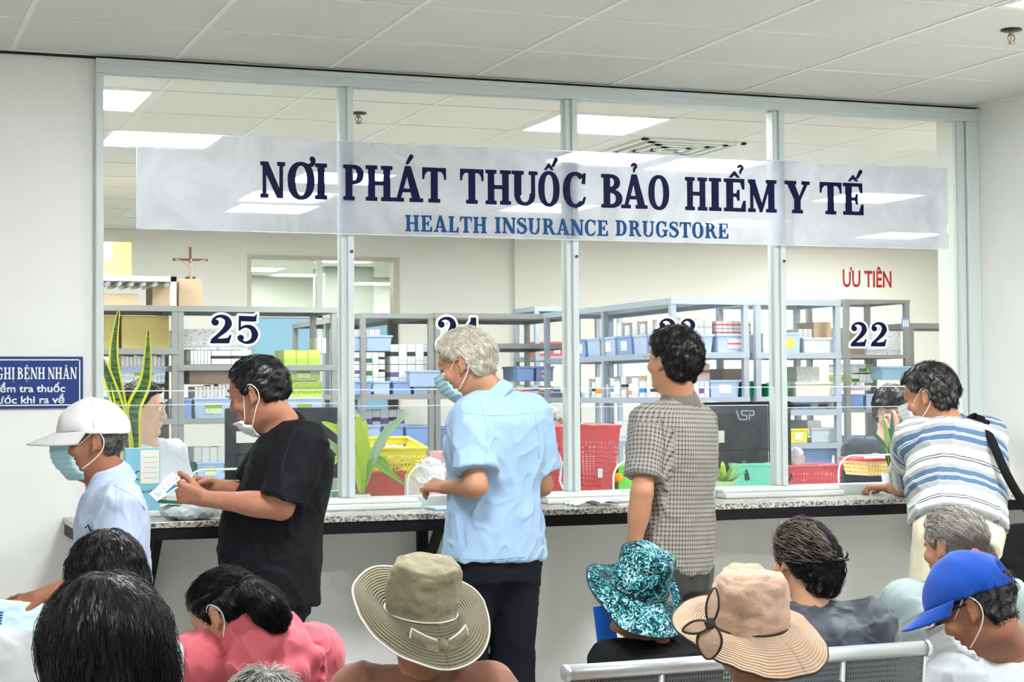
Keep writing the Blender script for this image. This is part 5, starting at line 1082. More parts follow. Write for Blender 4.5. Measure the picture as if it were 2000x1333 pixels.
# grey haired person with pink tie
s8 = seated('grey haired person with a pink hair tie and a pale sage shirt', 1864, 1068, -1.86, 18, -6, skinA, bth=-14, nk=A_(1868,1158,-1.88), hs=1.02, sw=.17)
sage = cloth('pale_sage_cotton', (150,166,164), folds=.5); s8.shirt(sage, 1.7, ease=.028, seed=88, r0=.074, r1=.068, fold=.008); s8.collar(sage, r=.058, hgt=.025, fl=.016)
s8.hair(greyhair, th=.012, strands=3600, length=.08, sr=.0008, sm=strg, lift=.004, flow=lambda q: (V(.030,-.115,-.03)-q), line=[(-.12,-.085),(-.06,-.080),(-.035,-.05),(-.018,.016),(.005,.03),(.02,-.0),(.04,.02),(.06,.06),(.12,.085)], prims=[Ell(s8.H.w(.034,-.105,-.045), (.022,.02,.03), s8.H.M, .03)])
s8.strands(s8.hairo, strw, 1100, lambda q: (V(.030,-.115,-.03)-q), .09, .0008, 78, lambda q: q[2] > .045, lift=.004)
MB().lathe([(.012+.006*math.cos(a), .006*math.sin(a)) for a in np.linspace(0,2*PI,9)], 18, M=Matrix.Translation(Vector(A_(1905,1082,-1.99)-s8.off)) @ Matrix.Rotation(1.2,4,'X')).obj('hair_tie', mat('pink_tie',(200,70,96)), s8.hairo, smooth=True)
# blue cap
s9 = seated('person in a royal blue cap, white mask and white shirt, bottom right', 1902, 1186, -3.16, 46, -26, skinB, bth=-4, hs=.98, hup=V(-.35,.35,1), nk=A_(1984,1284,-3.14), h=.0045, sw=.15)
s9.SL = s9.SL-V(0,0,.035)
wsh = cloth('white_shirt', (202,208,214), folds=.5); s9.shirt(wsh, .8, ease=.026, seed=89, r0=.078, r1=.08, fold=.007); s9.collar(wsh, r=.062, hgt=.040, fl=.022)
s9.hair(saltpep, th=.010, ztop=.040, strands=1400, flow=crown_flow, length=.035, sm=strb, sr=.0008, lift=.004)
s9.mask(maskwhite)
royal = cloth('royal_blue_cotton', (14,70,164), folds=.2); cap(s9, royal, royal, brimlen=.070, zc=.040, hole=True, bdrop=.02)
MB().tube([Vector(s9.H.w(*q)-s9.off) for q in ((-.080,-.02,.014),(-.078,.04,.016),(-.070,.092,.014))], .003, 6).tube([Vector(s9.H.w(*q)-s9.off) for q in ((-.070,.092,.022),(-.05,.108,.016),(-.03,.112,.010))], .009, 8).obj('glasses', mat('dark_glasses', (14,14,16), rough=.15), s9.root, smooth=True)
# grey hair top at the bottom edge
s10 = seated('person whose grey streaked crown shows at the bottom edge below the pink top', 517, 1434, -3.30, 5, -5, skinA, hs=1., h=.007)
s10.shirt(cloth('dim_green_top', (96,110,100)), .8, ease=.02, seed=90, r0=.07, r1=.075)
s10.hair(saltpep, th=.014, strands=1500, length=.06, sr=.0008, sm=strw, lift=.006, flow=crown_flow)
# phone-blue garment edge beside the teal hat: a blue plastic folder held by its wearer
# ---------------------------------------------------------------- pharmacy racks
ZR = 1.95
def gx(px, Y, py=700): return at(px, py, Y).x
def gz(py, Y, px=1000): return at(px, py, Y).z
def rack(x0, x1, y0, y1, levels, m, label, group, bays=1, ybays=1, lip=.032, pw=.034, top=None):
    t = empty('storage_rack', (x0, y0, 0), 0, label, 'storage rack', group); W, D = x1-x0, y1-y0; top = max(levels)
    for i in range(bays+1):
        for j in range(ybays+1):
            if 0 < i < bays and 0 < j < ybays: continue
            x = min(max(W*i/bays-pw/2, 0), W-pw); y = min(max(D*j/ybays-pw/2, 0), D-pw); MB().box(x,x+pw,y,y+pw,0,top).obj('post', m, t, bevel=.002)
    for z in levels:
        s = MB().box(.004,W-.004,.004,D-.004,z-.006,z)
        for a,b_,c,d in ((0,W,-.004,.008),(0,W,D-.008,D+.004),(-.004,.008,0,D),(W-.008,W+.004,0,D)): s.box(a,b_,c,d,z-lip,z+.002)
        s.obj('shelf', m, t)
    return t
ya = atz(340,598,ZR).y; xa1 = atz(655,602,ZR).x; xam = atz(342,598,ZR).x
LA = [gz(682,ya,340), gz(819,ya,340), gz(940,ya,340), .45, .12]
rack(xam-.98, xam+.017, ya, ya+.55, [ZR]+LA, steelw, 'grey steel rack behind the snake plant, at the left end of the pharmacy', 'pharmacy racks')
rack(xam+.018, xa1, ya, ya+.55, [ZR, gz(712,ya,500)-.005, LA[1], LA[2], .45, .12], steelw, 'grey steel rack behind number 25 and the black shirt wearer', 'pharmacy racks')
cb = atz(850,612,ZR); xb1 = atz(1105,618,ZR).x
LB = [gz(771,cb.y,800), gz(672,cb.y,1000), gz(880,cb.y,800), .70, .35]
rack(cb.x, xb1, cb.y, cb.y+.98, [ZR]+LB[1:2]+[LB[0]]+LB[2:], steelw, 'grey steel rack behind number 24, its corner post in the middle', 'pharmacy racks')
rack(cb.x-.50, cb.x-.005, cb.y+.02, cb.y+1.9, [ZR-.004, LB[0], LB[2], .70, .35], steelw, 'grey steel rack behind the second window pane, left of the number 24 post', 'pharmacy racks', ybays=2)
cc_ = atz(1310,583,ZR); xc1 = atz(1481,583,ZR).x; yc = cc_.y
LC = [gz(689,yc,1400), gz(777,yc,1400), gz(866,yc,1400), gz(945,yc,1400), .5, .15]
rack(cc_.x, xc1, yc, yc+1.95, [ZR]+LC, steelb, 'pale blue steel rack behind number 23, running back into the room', 'pharmacy racks', ybays=2)
xd0 = atz(1487,584,ZR).x; xd1 = atz(1646,587,ZR).x
LD = [gz(690,yc,1600), gz(775,yc,1600), gz(801,yc,1600), gz(866,yc,1600), gz(908,yc,1600), .45]
rack(xd0, xd1, yc, yc+.5, [ZR]+LD, steelb, 'pale blue steel rack to the left of number 22', 'pharmacy racks')
ye = yc+.75; xe0 = gx(1652,ye); xe1 = gx(1778,ye); LE = [gz(694,ye,1700), gz(800,ye,1700), gz(884,ye,1700), gz(940,ye,1700), .5]
rack(xe0, xe1, ye, ye+.5, [gz(586,ye,1700)]+LE, steelw, 'grey steel rack behind number 22', 'pharmacy racks', lip=.02)
rack(xe1+.01, xe1+1.2, ye+.02, ye+.5, [gz(632,ye,1800)]+LE[1:], steelw, 'grey steel rack at the far right behind the glass', 'pharmacy racks')
yf = max(cb.y+1.04, yc+2.02); rack(gx(1046,yf), gx(1046,yf)+.7, yf, yf+.45, [gz(697,yf,1080), gz(768,yf,1080), gz(600,yf,1080), .8, .4], steelb, 'pale rack far back between the second and third mullions', 'pharmacy racks')
# white rack unit standing on top of rack A with boxes
zt = ZR
wr = empty('box_top_shelf', (xam-.98, ya+.15, zt), 0, 'white slatted shelf unit standing on the left rack', 'shelf')
zz = gz(540,ya+.15,300)-zt; xr_ = gx(345,ya+.15)-(xam-.98)
MB().box(0,xr_,0,.5,zz-.03,zz).box(xr_-.035,xr_,0,.03,0,zz).box(xr_-.035,xr_,.47,.5,0,zz).box(0,.03,0,.03,0,zz).obj('shelf_frame', sillm, wr)
sl = MB()
for k in range(14): sl.tube([(.05+k*(xr_-.1)/13, .02, zz-.045), (.05+k*(xr_-.1)/13, .48, zz-.045)], .014, 8)
sl.obj('slat', sillm, wr, smooth=True)

# ---------------------------------------------------------------- goods
def printed(name, base, ink, band=(.35,.6), txt=(90,90,100), rough=.5, stripes_=False):
    m = mat(name, base, rough=rough, spec=.35); nt, N, Lk, b = nodes(m); tc = N.new('ShaderNodeTexCoord'); sp = N.new('ShaderNodeSeparateXYZ'); Lk.new(tc.outputs['Generated'], sp.inputs[0])
    cr = N.new('ShaderNodeValToRGB'); cr.color_ramp.interpolation = 'CONSTANT'; e = cr.color_ramp.elements; e[0].color = (0,0,0,1); e[1].position = band[0]; e[1].color = (1,1,1,1); q = e.new(band[1]); q.color = (0,0,0,1); Lk.new(sp.outputs[2], cr.inputs[0])
    mp = N.new('ShaderNodeMapping'); mp.inputs['Scale'].default_value = (9,9,11); Lk.new(tc.outputs['Generated'], mp.inputs[0]); n = N.new('ShaderNodeTexNoise'); n.inputs['Scale'].default_value = 1.6; n.inputs['Detail'].default_value = 1; Lk.new(mp.outputs[0], n.inputs['Vector'])
    c2 = N.new('ShaderNodeMath'); c2.operation = 'GREATER_THAN'; c2.inputs[1].default_value = .60; Lk.new(n.outputs['Fac'], c2.inputs[0])
    m1 = N.new('ShaderNodeMix'); m1.data_type = 'RGBA'; m1.inputs[6].default_value = (*lin(base),1); m1.inputs[7].default_value = (*lin(ink),1); Lk.new(cr.outputs[0], m1.inputs[0])
    m2 = N.new('ShaderNodeMix'); m2.data_type = 'RGBA'; m2.inputs[7].default_value = (*lin(txt),1); Lk.new(m1.outputs[2], m2.inputs[6]); mm = N.new('ShaderNodeMath'); mm.operation = 'MULTIPLY'; mm.inputs[1].default_value = .55; Lk.new(c2.outputs[0], mm.inputs[0]); Lk.new(mm.outputs[0], m2.inputs[0]); Lk.new(m2.outputs[2], b.inputs['Base Color']); return m
PW_ = printed('carton_white', (236,236,236), (206,214,226), (.1,.25)); PG = printed('carton_green', (198,216,104), (160,196,70), (.3,.7)); PR = printed('carton_pink', (232,214,218), (204,60,80), (.42,.6)); PV = printed('carton_violet', (224,224,236), (108,92,150), (.25,.55)); PB = printed('carton_blue', (226,236,244), (60,140,206), (.3,.6)); PGr = printed('carton_dark_green', (228,234,230), (46,120,80), (.1,.5)); PO = printed('carton_orange', (238,232,224), (228,150,60), (.2,.5)); PK = printed('carton_black_print', (226,226,226), (40,40,44), (.4,.62))
card = mat('brown_cardboard', (196,170,140), rough=.85, var=.04); cardy = mat('yellow_cardboard', (226,206,132), rough=.8, var=.03); carddk = mat('dim_cardboard', (158,136,122), rough=.85)
blueb = mat('pale_blue_plastic', (174,194,228), rough=.35, spec=.5); bluec = mat('blue_plastic', (134,164,218), rough=.35); redp = mat('red_plastic', (222,30,40), rough=.28, spec=.6); yelp = mat('yellow_plastic', (246,226,30), rough=.3, spec=.6); tealp_ = mat('mint_plastic', (128,226,196), rough=.35); greenp = mat('green_plastic', (30,160,110), rough=.4); pinkr = mat('coral_red_plastic', (238,80,92), rough=.3)
paper = mat('paper_label', (238,238,228), rough=.7); ylab = mat('yellow_label', (244,220,70), rough=.6); glab = printed('green_printed_label', (222,232,190), (130,180,60), (.5,.9))
UNIT = {}
def unitbox(m):
    if m.name not in UNIT:
        mb = MB().box(0,1,0,1,0,1); me = bpy.data.meshes.new('carton_mesh'); me.from_pydata(mb.v, [], mb.f); me.materials.append(m); me.update(); UNIT[m.name] = me
    return UNIT[m.name]
def carton(x0, x1, y0, y1, z0, z1, m, label, group=None, name='medicine_carton', cat='carton', rz=0):
    o = bpy.data.objects.new(name, unitbox(m)); COL.objects.link(o); o.location = (x0, y0, z0); o.scale = (x1-x0, y1-y0, z1-z0); o.rotation_euler = (0,0,rz); return tag(o, label, cat, group)
def row(xa, xb, n, Y, depth, z, h, ms, label, group, jit=.0, R_=random.Random(3), gap=.003):
    w = (xb-xa)/n
    for i in range(n):
        hh = h*(1-jit*R_.random()); carton(xa+i*w+gap/2, xa+(i+1)*w-gap/2, Y+.01*jit*R_.random(), Y+depth, z, z+hh, ms[i%len(ms)] if isinstance(ms, list) else ms, label, group)
def bin_(x0, x1, y0, y1, z, h, m, label, group='plastic bins on the racks', lab=None, name='storage_basket', taper=.06, cat='basket', labside='front', perfo=False):
    W, D = x1-x0, y1-y0; t = empty(name, ((x0+x1)/2, (y0+y1)/2, z), 0, label, cat, group); tw = min(W, D)*taper; th = .004
    a, b_ = W/2-tw, D/2-tw; A, B = W/2-.006, D/2-.006; mb = MB()
    def ring_(p, q, zz): return [(-p,-q,zz),(p,-q,zz),(p,q,zz),(-p,q,zz)]
    vs = ring_(a,b_,0)+ring_(A,B,h)+ring_(A-th,B-th,h)+ring_(a-th,b_-th,th); fs = [(3,2,1,0)]
    for r in range(3): fs += [(r*4+k, r*4+(k+1)%4, (r+1)*4+(k+1)%4, (r+1)*4+k) for k in range(4)]
    fs.append((12,13,14,15)); mb.add(vs, fs); mb.obj('basket_body', m, t, bevel=.003)
    r = MB()
    for (p0,p1,q0,q1) in ((-W/2,W/2,-D/2,-D/2+.010),(-W/2,W/2,D/2-.010,D/2),(-W/2,-W/2+.010,-D/2+.01,D/2-.01),(W/2-.010,W/2,-D/2+.01,D/2-.01)): r.box(p0,p1,q0,q1,h-.014,h)
    r.obj('basket_rim', m, t, bevel=.003)
    if lab:
        s_ = math.atan2(tw-.006, h)
        if labside == 'front': M = Matrix.Translation((0,-(b_+B)/2-.002,h*.5)) @ Matrix.Rotation(s_,4,'X'); MB().box(-W*.2,W*.2,-.002,0,-h*.28,h*.22,M).obj('label_card', lab, t)
        else: M = Matrix.Translation((-(a+A)/2-.002,0,h*.5)) @ Matrix.Rotation(-s_,4,'Y'); MB().box(-.002,0,-D*.2,D*.2,-h*.28,h*.22,M).obj('label_card', lab, t)
    return t
def fbin(pxa, pxb, Y, zsh, pytop, m, label, depth=.36, lab=None, **k):
    x0, x1 = gx(pxa,Y), gx(pxb,Y); return bin_(x0, x1, Y+.01, Y+depth, zsh+.001, gz(pytop,Y,(pxa+pxb)/2)-zsh, m, label, lab=lab, **k)
def frow(pxa, pxb, n, Y, z, pytop, ms, label, group, depth=.25, jit=.05): row(gx(pxa,Y), gx(pxb,Y), n, Y, depth, z, gz(pytop,Y,(pxa+pxb)/2)-z, ms, label, group, jit)
Y = ya+.03
# rack A, left bay
s2z = LA[1]; zb1 = gz(781,Y,280); zq = gz(750,Y,280); zb2_ = gz(718,Y,280)
carton(gx(238,Y+.1), gx(330,Y+.1), Y+.1, Y+.4, LA[0], gz(617,Y+.1,290), cardy, 'yellow cardboard box with printed lines on the rack behind the snake plant tip', 'cardboard boxes', 'cardboard_box', 'box')
carton(gx(160,Y+.1), gx(232,Y+.1), Y+.1, Y+.4, LA[0], gz(617,Y+.1,290), cardy, 'second yellow cardboard box left of the printed one on the rack', 'cardboard boxes', 'cardboard_box', 'box')
fbin(236, 328, Y, s2z, 781, blueb, 'pale blue basket on the left rack beside the staff member in white', lab=glab)
row(gx(240,Y), gx(322,Y), 9, Y+.02, .25, s2z+.02, gz(754,Y,280)-s2z-.02, [PW_,PW_,PGr], 'thin white carton standing in the lower pale blue basket on the left rack', 'cartons in the lower left basket', .1)
bz = zq; bin_(gx(236,Y), gx(328,Y), Y+.02, Y+.34, bz, gz(716,Y,280)-bz, blueb, 'pale blue basket stacked above another on the left rack', lab=glab)
row(gx(238,Y), gx(324,Y), 11, Y+.03, .25, bz+.01, gz(692,Y,280)-bz-.01, PW_, 'thin white carton standing in the upper pale blue basket on the left rack', 'cartons in the upper left basket', .12)
bin_(gx(190,Y), gx(232,Y), Y, Y+.3, s2z, .14, bluec, 'blue basket at the left edge of the glass behind the snake plant'); carton(gx(192,Y), gx(230,Y), Y+.02, Y+.28, s2z+.145, s2z+.30, PW_, 'white box on the blue basket at the left edge of the glass', 'cardboard boxes', 'cardboard_box', 'box')
# top of rack A
carton(gx(150,ya+.2), gx(257,ya+.2), ya+.2, ya+.5, ZR+zz+.001, ZR+zz+gz(470,ya+.2,230)-gz(537,ya+.2,230), cardy, 'large yellow carton with a white paper label on the white top shelf', 'cardboard boxes', 'cardboard_box', 'box')
MB().box(gx(196,ya+.2), gx(220,ya+.2), ya+.196, ya+.199, gz(524,ya+.2), gz(492,ya+.2)).obj('paper_label', paper, bpy.data.objects['cardboard_box.003']).matrix_parent_inverse = (Matrix.Translation(bpy.data.objects['cardboard_box.003'].location) @ Matrix.Diagonal((*bpy.data.objects['cardboard_box.003'].scale,1))).inverted()
carton(gx(350,ya+.25), gx(395,ya+.25), ya+.25, ya+.5, ZR+.001, gz(545,ya+.25,370), card, 'brown cardboard box under the crucifix', 'cardboard boxes', 'cardboard_box', 'box')
carton(gx(298,ya+.25), gx(336,ya+.25), ya+.25, ya+.5, ZR+.001, gz(553,ya+.25,320), card, 'brown cardboard box under the white top shelf', 'cardboard boxes', 'cardboard_box', 'box')
carton(gx(150,ya+.22), gx(270,ya+.22), ya+.22, ya+.5, ZR+.001, gz(574,ya+.22,230), card, 'low brown cardboard box at the left under the white top shelf', 'cardboard boxes', 'cardboard_box', 'box')
# crucifix
zc0 = gz(545,ya+.35,372); xc_ = gx(372,ya+.35); wood = mat('dark_brown_wood', (96,62,52), rough=.5); plaster = mat('pale_figure', (176,150,140), rough=.6)
cz1 = gz(483,ya+.35,372)-zc0; czb = gz(508,ya+.35,372)-zc0; hw = gx(406,ya+.35)-xc_
cru = empty('crucifix', (xc_, ya+.35, zc0+.001), 0, 'small dark wooden crucifix with a pale figure on the cardboard box', 'crucifix')
MB().box(-.008,.008,-.006,.006,0,cz1).box(-hw,hw,-.006,.006,czb-.008,czb+.008).box(-.03,.03,-.015,.015,0,.012).obj('cross', wood, cru, bevel=.002)
f_ = Field([Seg((0,-.014,czb-.035),(0.0,-.014,czb-.075),.013,.010,.006), Seg((0,-.014,czb-.075),(.003,-.016,czb-.150),.011,.006,.006), Seg((-.008,-.014,czb-.028),(-hw*.85,-.010,czb),.006,.004,.005), Seg((.008,-.014,czb-.028),(hw*.85,-.010,czb),.006,.004,.005), Ell((.002,-.016,czb-.008),(.009,.010,.012),None,.004)], .003); vs, Q = f_.mesh(); mesh_obj('figure', vs, Q, plaster, cru)
# rack A, right bay
Y = ya+.03; zA2 = gz(712,Y,500)
carton(gx(350,Y+.1), gx(478,Y+.1), Y+.1, Y+.45, gz(684,Y+.1,400), gz(643,Y+.1,400), PW_, 'long white box below number 25', 'cardboard boxes', 'cardboard_box', 'box')
frow(372, 412, 6, Y, zA2, 684, PW_, 'thin white carton in the row left of the two wide white cartons', 'thin white cartons below number 25', depth=.3)
frow(413, 490, 2, Y, zA2, 684, PK, 'wide white carton with small dark print behind the black shirt wearer', 'wide white cartons below number 25', depth=.3)
carton(gx(370,Y+.02), gx(500,Y+.02), Y+.02, Y+.45, gz(750,Y,430), zA2-.04, carddk, 'dim brown cardboard box behind the head of the black shirt wearer', 'cardboard boxes', 'cardboard_box', 'box')
fbin(378, 458, Y, LA[1], 777, blueb, 'pale blue basket with a white and green card left of the black monitor', lab=glab)
frow(380, 456, 10, Y+.03, LA[1]+.02, 750, [PW_,PW_,PK], 'thin white carton in the basket left of the black monitor', 'cartons left of the black monitor', depth=.22, jit=.1)
bin_(gx(345,Y), gx(376,Y), Y, Y+.3, LA[1], .12, bluec, 'dark blue basket beside the post left of the black monitor')
fbin(384, 440, Y, LA[2], 903, blueb, 'pale blue basket low on the rack with a green card, left of the black monitor', lab=glab)
frow(378, 440, 4, Y+.04, LA[2]+.02, 872, [PGr,PW_,PW_,PGr], 'green and white carton low on the rack left of the black monitor', 'green and white cartons low on the rack', depth=.2)
fbin(560, 628, Y, gz(745,Y,600), 713, blueb, 'pale blue basket of lime cartons right of the black shirt wearer, upper one', lab=glab); frow(555, 625, 3, Y+.02, gz(743,Y,600), 683, PG, 'lime green carton in the upper basket right of the black shirt wearer', 'upper lime green cartons')
carton(gx(556,Y+.01), gx(630,Y+.01), Y+.02, Y+.35, gz(780,Y,600), gz(746,Y,600), PG, 'lime green box between the two pale blue baskets behind the dark head', 'lime boxes')
fbin(560, 632, Y, LA[1], 777, blueb, 'pale blue basket right of the black shirt wearer, lower one', lab=glab); frow(566, 620, 3, Y+.02, LA[1]+.02, 752, [PG,PG,PW_], 'lime green carton in the lower basket right of the black shirt wearer', 'lower lime green cartons')
row(gx(622,Y), gx(640,Y), 2, Y+.03, .2, gz(690,Y,630), gz(660,Y,630)-gz(690,Y,630), PW_, 'small white carton near the right end of the number 25 rack', 'small white cartons'); 
# rack B, left part
YB = cb.y+.05; xl_ = cb.x-.48
bin_(gx(686,YB), gx(768,YB), YB, YB+.35, gz(686,YB,720), gz(655,YB,720)-gz(686,YB,720), blueb, 'pale blue basket high on the rack just right of the first mullion'); row(gx(692,YB), gx(745,YB), 5, YB+.03, .2, gz(684,YB,720), gz(644,YB,720)-gz(684,YB,720), [PR,PW_], 'pink topped carton in the high basket just right of the first mullion', 'pink topped cartons')
zs = [gz(766,YB,720), gz(737,YB,720), gz(712,YB,720), gz(688,YB,720)]
for i in range(3): row(gx(690,YB), gx(752,YB), 5, YB, .22, zs[i]+.001, zs[i+1]-zs[i]-.004, [PV,PW_,PGr,PW_,PK], 'white carton with dark stripes stacked right of the first mullion, tier %s from the bottom' % ['one','two','three'][i], 'striped cartons right of the first mullion, tier %s' % ['one','two','three'][i])
zs = [gz(745,YB,800), gz(712,YB,800), gz(672,YB,800)]
for i in range(2): row(gx(764,YB), gx(846,YB), 5, YB+.02, .3, zs[i]+.001, zs[i+1]-zs[i]-.004, [PV,PW_,PW_,PW_] if i == 0 else [PK,PW_], 'white carton in the big stack left of the number 24 post, %s layer' % ['lower','upper'][i], 'white cartons left of the number 24 post, %s layer' % ['lower','upper'][i])
for i, (a, b_) in enumerate(((690,728),(730,764),(768,806),(808,850))): fbin(a, b_, YB-.03, LB[0], 745, [bluec,blueb][i%2], '%s blue basket on the mid shelf, counted from the first mullion' % ['first','second','third','fourth'][i], depth=.3)
bin_(gx(798,YB-.06), gx(872,YB-.06), YB-.06, YB+.2, gz(756,YB,830), gz(724,YB,830)-gz(756,YB,830), blueb, 'pale blue basket left of the pale blue mask, above the others')
fbin(856, 905, cb.y+.03, LB[0], 745, blueb, 'pale blue basket right of the number 24 post near the mask'); frow(858, 900, 4, cb.y+.05, LB[0]+.02, 735, [PG,PW_], 'white and lime carton right of the number 24 post', 'cartons right of the number 24 post')
for i, (a, b_) in enumerate(((700,745),(750,790),(792,846))): fbin(a, b_, YB-.02, LB[2], 832, [blueb,bluec,bluec][i], '%s dim blue basket on the lower shelf above the yellow basket' % ['left','middle','right'][i], depth=.3, lab=None)
fbin(858, 900, cb.y+.04, LB[2], 835, bluec, 'dim blue basket low on the rack beside the pale blue sleeve', depth=.3)
frow(695, 790, 6, YB+.1, LB[2]+.14, 800, [PK,PV], 'dark printed carton on the lower shelf above the yellow basket', 'dark printed cartons on the lower shelf')
fbin(1010, 1046, cb.y+.05, gz(745,cb.y,1030), 716, bluec, 'blue basket right of the pale blue shirt, left one', depth=.3); fbin(1048, 1084, cb.y+.05, gz(745,cb.y,1060), 716, bluec, 'blue basket right of the pale blue shirt, right one with a red tag', depth=.3, lab=PR)
frow(1010, 1095, 6, cb.y+.06, LB[0], 752, [PO,PR,PB], 'small mixed carton right of the pale blue collar', 'small mixed cartons right of the pale blue collar', jit=.3)
# rack F red baskets
for i, (a, b_) in enumerate(((1048,1074),(1075,1104))): fbin(a, b_, yf+.02, gz(697,yf,1080), 668, pinkr, '%s coral red basket far back left of the third mullion' % ['left','right'][i], depth=.25, lab=paper)
# rack C front and side
Y = yc+.03
for i, (a, b_, l) in enumerate(((1314,1398,None),(1402,1476,PR))): fbin(a, b_, Y, LC[0], 653, blueb, ['pale blue basket on the upper shelf right of number 23', 'pale blue basket with a red and white tag right of number 23'][i], lab=l)
for k in range(3): row(gx(1318,Y), gx(1398,Y), 5, Y+.04, .2, LC[0]+.05+.048*k, .046, PW_, 'white carton stacked in the upper basket just right of number 23, layer %s' % ['one','two','three'][k], 'white cartons right of number 23, layer %s' % ['one','two','three'][k])
for k in range(3): row(gx(1406,Y), gx(1474,Y), 6, Y+.04, .2, LC[0]+.05+.045*k, .043, PR, 'pink and white carton in the tagged basket, layer %s' % ['one','two','three'][k], 'pink and white cartons, layer %s' % ['one','two','three'][k])
fbin(1388, 1448, Y, LC[1], 743, blueb, 'pale blue basket with a white card above the black monitor', lab=paper); fbin(1450, 1476, Y, LC[1], 745, greenp, 'small green basket beside the rack post above the black monitor')
frow(1335, 1385, 5, Y+.02, LC[1], 744, [PW_,PV], 'white carton on the second shelf right of the checked collar', 'white cartons right of the checked collar')
carton(gx(1352,Y+.1), gx(1386,Y+.1), Y+.1, Y+.3, gz(742,Y,1370), gz(710,Y,1370), PR, 'red and white box standing above the checked collar', 'cardboard boxes', 'cardboard_box', 'box'); carton(gx(1412,Y+.15), gx(1450,Y+.15), Y+.15, Y+.35, gz(742,Y,1430), gz(720,Y,1430), carddk, 'dark grey box above the basket with a white card', 'cardboard boxes', 'cardboard_box', 'box')
X = cc_.x
def sy(px, X_=X): return atx(px, 690, X_).y
sb = [(1292,1262),(1260,1232),(1230,1200),(1198,1170),(1168,1142),(1140,1122)]
for i, (a, b_) in enumerate(sb):
    y0, y1 = sy(a), sy(b_)
    bin_(X+.006, X+.30, y0, y1-.004, LC[0]+.001, gz(655,y0,1250)-LC[0] if 0 else .115, [blueb,blueb,bluec][i%3], '%s blue basket along the left side of the number 23 rack' % ['nearest','second nearest','third','fourth','fifth','farthest'][i], lab=[paper,None,PW_][i%3], labside='left')
for i in range(7):
    y0 = sy(1290-i*15); carton(X+.05, X+.25, y0, y0+.07, LC[0]+.02, LC[0]+.20-.02*(i%2), PW_, 'white carton standing in the side baskets left of number 23', 'white cartons left of number 23')
for i in range(14):
    y0 = sy(1300-i*12); h_ = [.10,.12,.085,.13][i%4]; carton(X+.02, X+.2, y0, y0+.05+.02*(i%3), LC[1]+.001, LC[1]+h_, [PW_,PO,PK,PW_,PB][i%5], 'small carton on the second shelf left of the checked collar', 'cartons on the second shelf left of the checked collar')
for i in range(3): # bottles
    y0 = sy(1255-i*9); o = MB().lathe([(0,0),(.022,0),(.022,.09),(.010,.105),(.010,.13),(0,.13)], 14, c=(0,0,0)).obj('medicine_bottle', [MATS['white_vinyl'], mat('amber_plastic',(214,140,60),rough=.3), ylab][i], None, smooth=True, loc=(X+.05, y0, LC[1]+.001)); tag(o, ['white plastic bottle on the second shelf left of the checked shirt','amber bottle beside the white one on the second shelf','yellow bottle beside the checked shirt on the second shelf'][i], 'bottle')
carton(X+.03, X+.3, sy(1220), sy(1190), LC[2], LC[2]+.12, PW_, 'white box on the third shelf between the red basket and the checked shirt', 'cardboard boxes', 'cardboard_box', 'box'); carton(X+.03, X+.3, sy(1150), sy(1130), LC[2], LC[2]+.10, mat('dim_teal_box',(96,150,150)), 'dim teal box on the third shelf above the red baskets', 'cardboard boxes', 'cardboard_box', 'box')
# rack D
fbin(1520, 1568, Y, LD[0], 650, blueb, 'pale blue basket with a yellow tag left of number 22', lab=ylab); fbin(1572, 1636, Y, LD[0], 660, mat('clear_grey_plastic',(206,212,220),rough=.3), 'pale grey basket left of number 22'); frow(1490, 1518, 2, Y, LD[0], 650, [PW_], 'white carton behind the third mullion on the upper shelf', 'white cartons by the third mullion')
carton(gx(1590,Y+.1), gx(1624,Y+.1), Y+.1, Y+.3, gz(659,Y,1600), gz(628,Y,1600), card, 'light brown cardboard box on the shelf left of number 22', 'cardboard boxes', 'cardboard_box', 'box'); frow(1560, 1588, 3, Y+.12, LD[0], 642, PW_, 'small white carton beside the light brown box', 'small white cartons beside the brown box')
fbin(1500, 1544, Y, LD[1], 750, greenp, 'green basket behind the third mullion'); fbin(1554, 1634, Y, LD[1], 747, mat('cream_plastic',(226,222,206),rough=.4), 'cream basket on the second shelf left of number 22'); carton(gx(1556,Y+.1), gx(1600,Y+.1), Y+.1, Y+.3, gz(746,Y,1580), gz(716,Y,1580), PW_, 'white folded box above the cream basket', 'cardboard boxes', 'cardboard_box', 'box')
for i, (a, b_) in enumerate(((1550,1572),(1574,1594),(1596,1612),(1614,1628))): fbin(a, b_, Y, LD[3]+.0+ (LD[2]-LD[3])*0+ (gz(799,Y,1590)-LD[3])-0.0, 782, [bluec,bluec,MATS['cream_plastic'],PW_][i], '%s small basket directly below the cream basket' % ['first','second','third','fourth'][i], depth=.25) if 0 else None
fbin(1541, 1580, Y, LD[3]-0+0, 838, yelp, 'yellow basket with a white card right of the black monitor', lab=paper, depth=.3); carton(gx(1576,Y+.05), gx(1602,Y+.05), Y+.05, Y+.3, LD[3]+.03, gz(822,Y,1590), PW_, 'white paper box leaning beside the yellow basket', 'cardboard boxes', 'cardboard_box', 'box')
fbin(1584, 1634, Y+.02, LD[3], 836, MATS['clear_grey_plastic'], 'pale grey basket right of the yellow basket', depth=.3); fbin(1562, 1630, Y, LD[4], 878, bluec, 'dim blue basket above the coral red basket', depth=.3)
frow(1548, 1632, 5, Y+.05, LD[2], 781, [PV,PB,PW_,PV,PW_], 'small carton on the narrow shelf right of the third mullion', 'cartons on the narrow shelf')
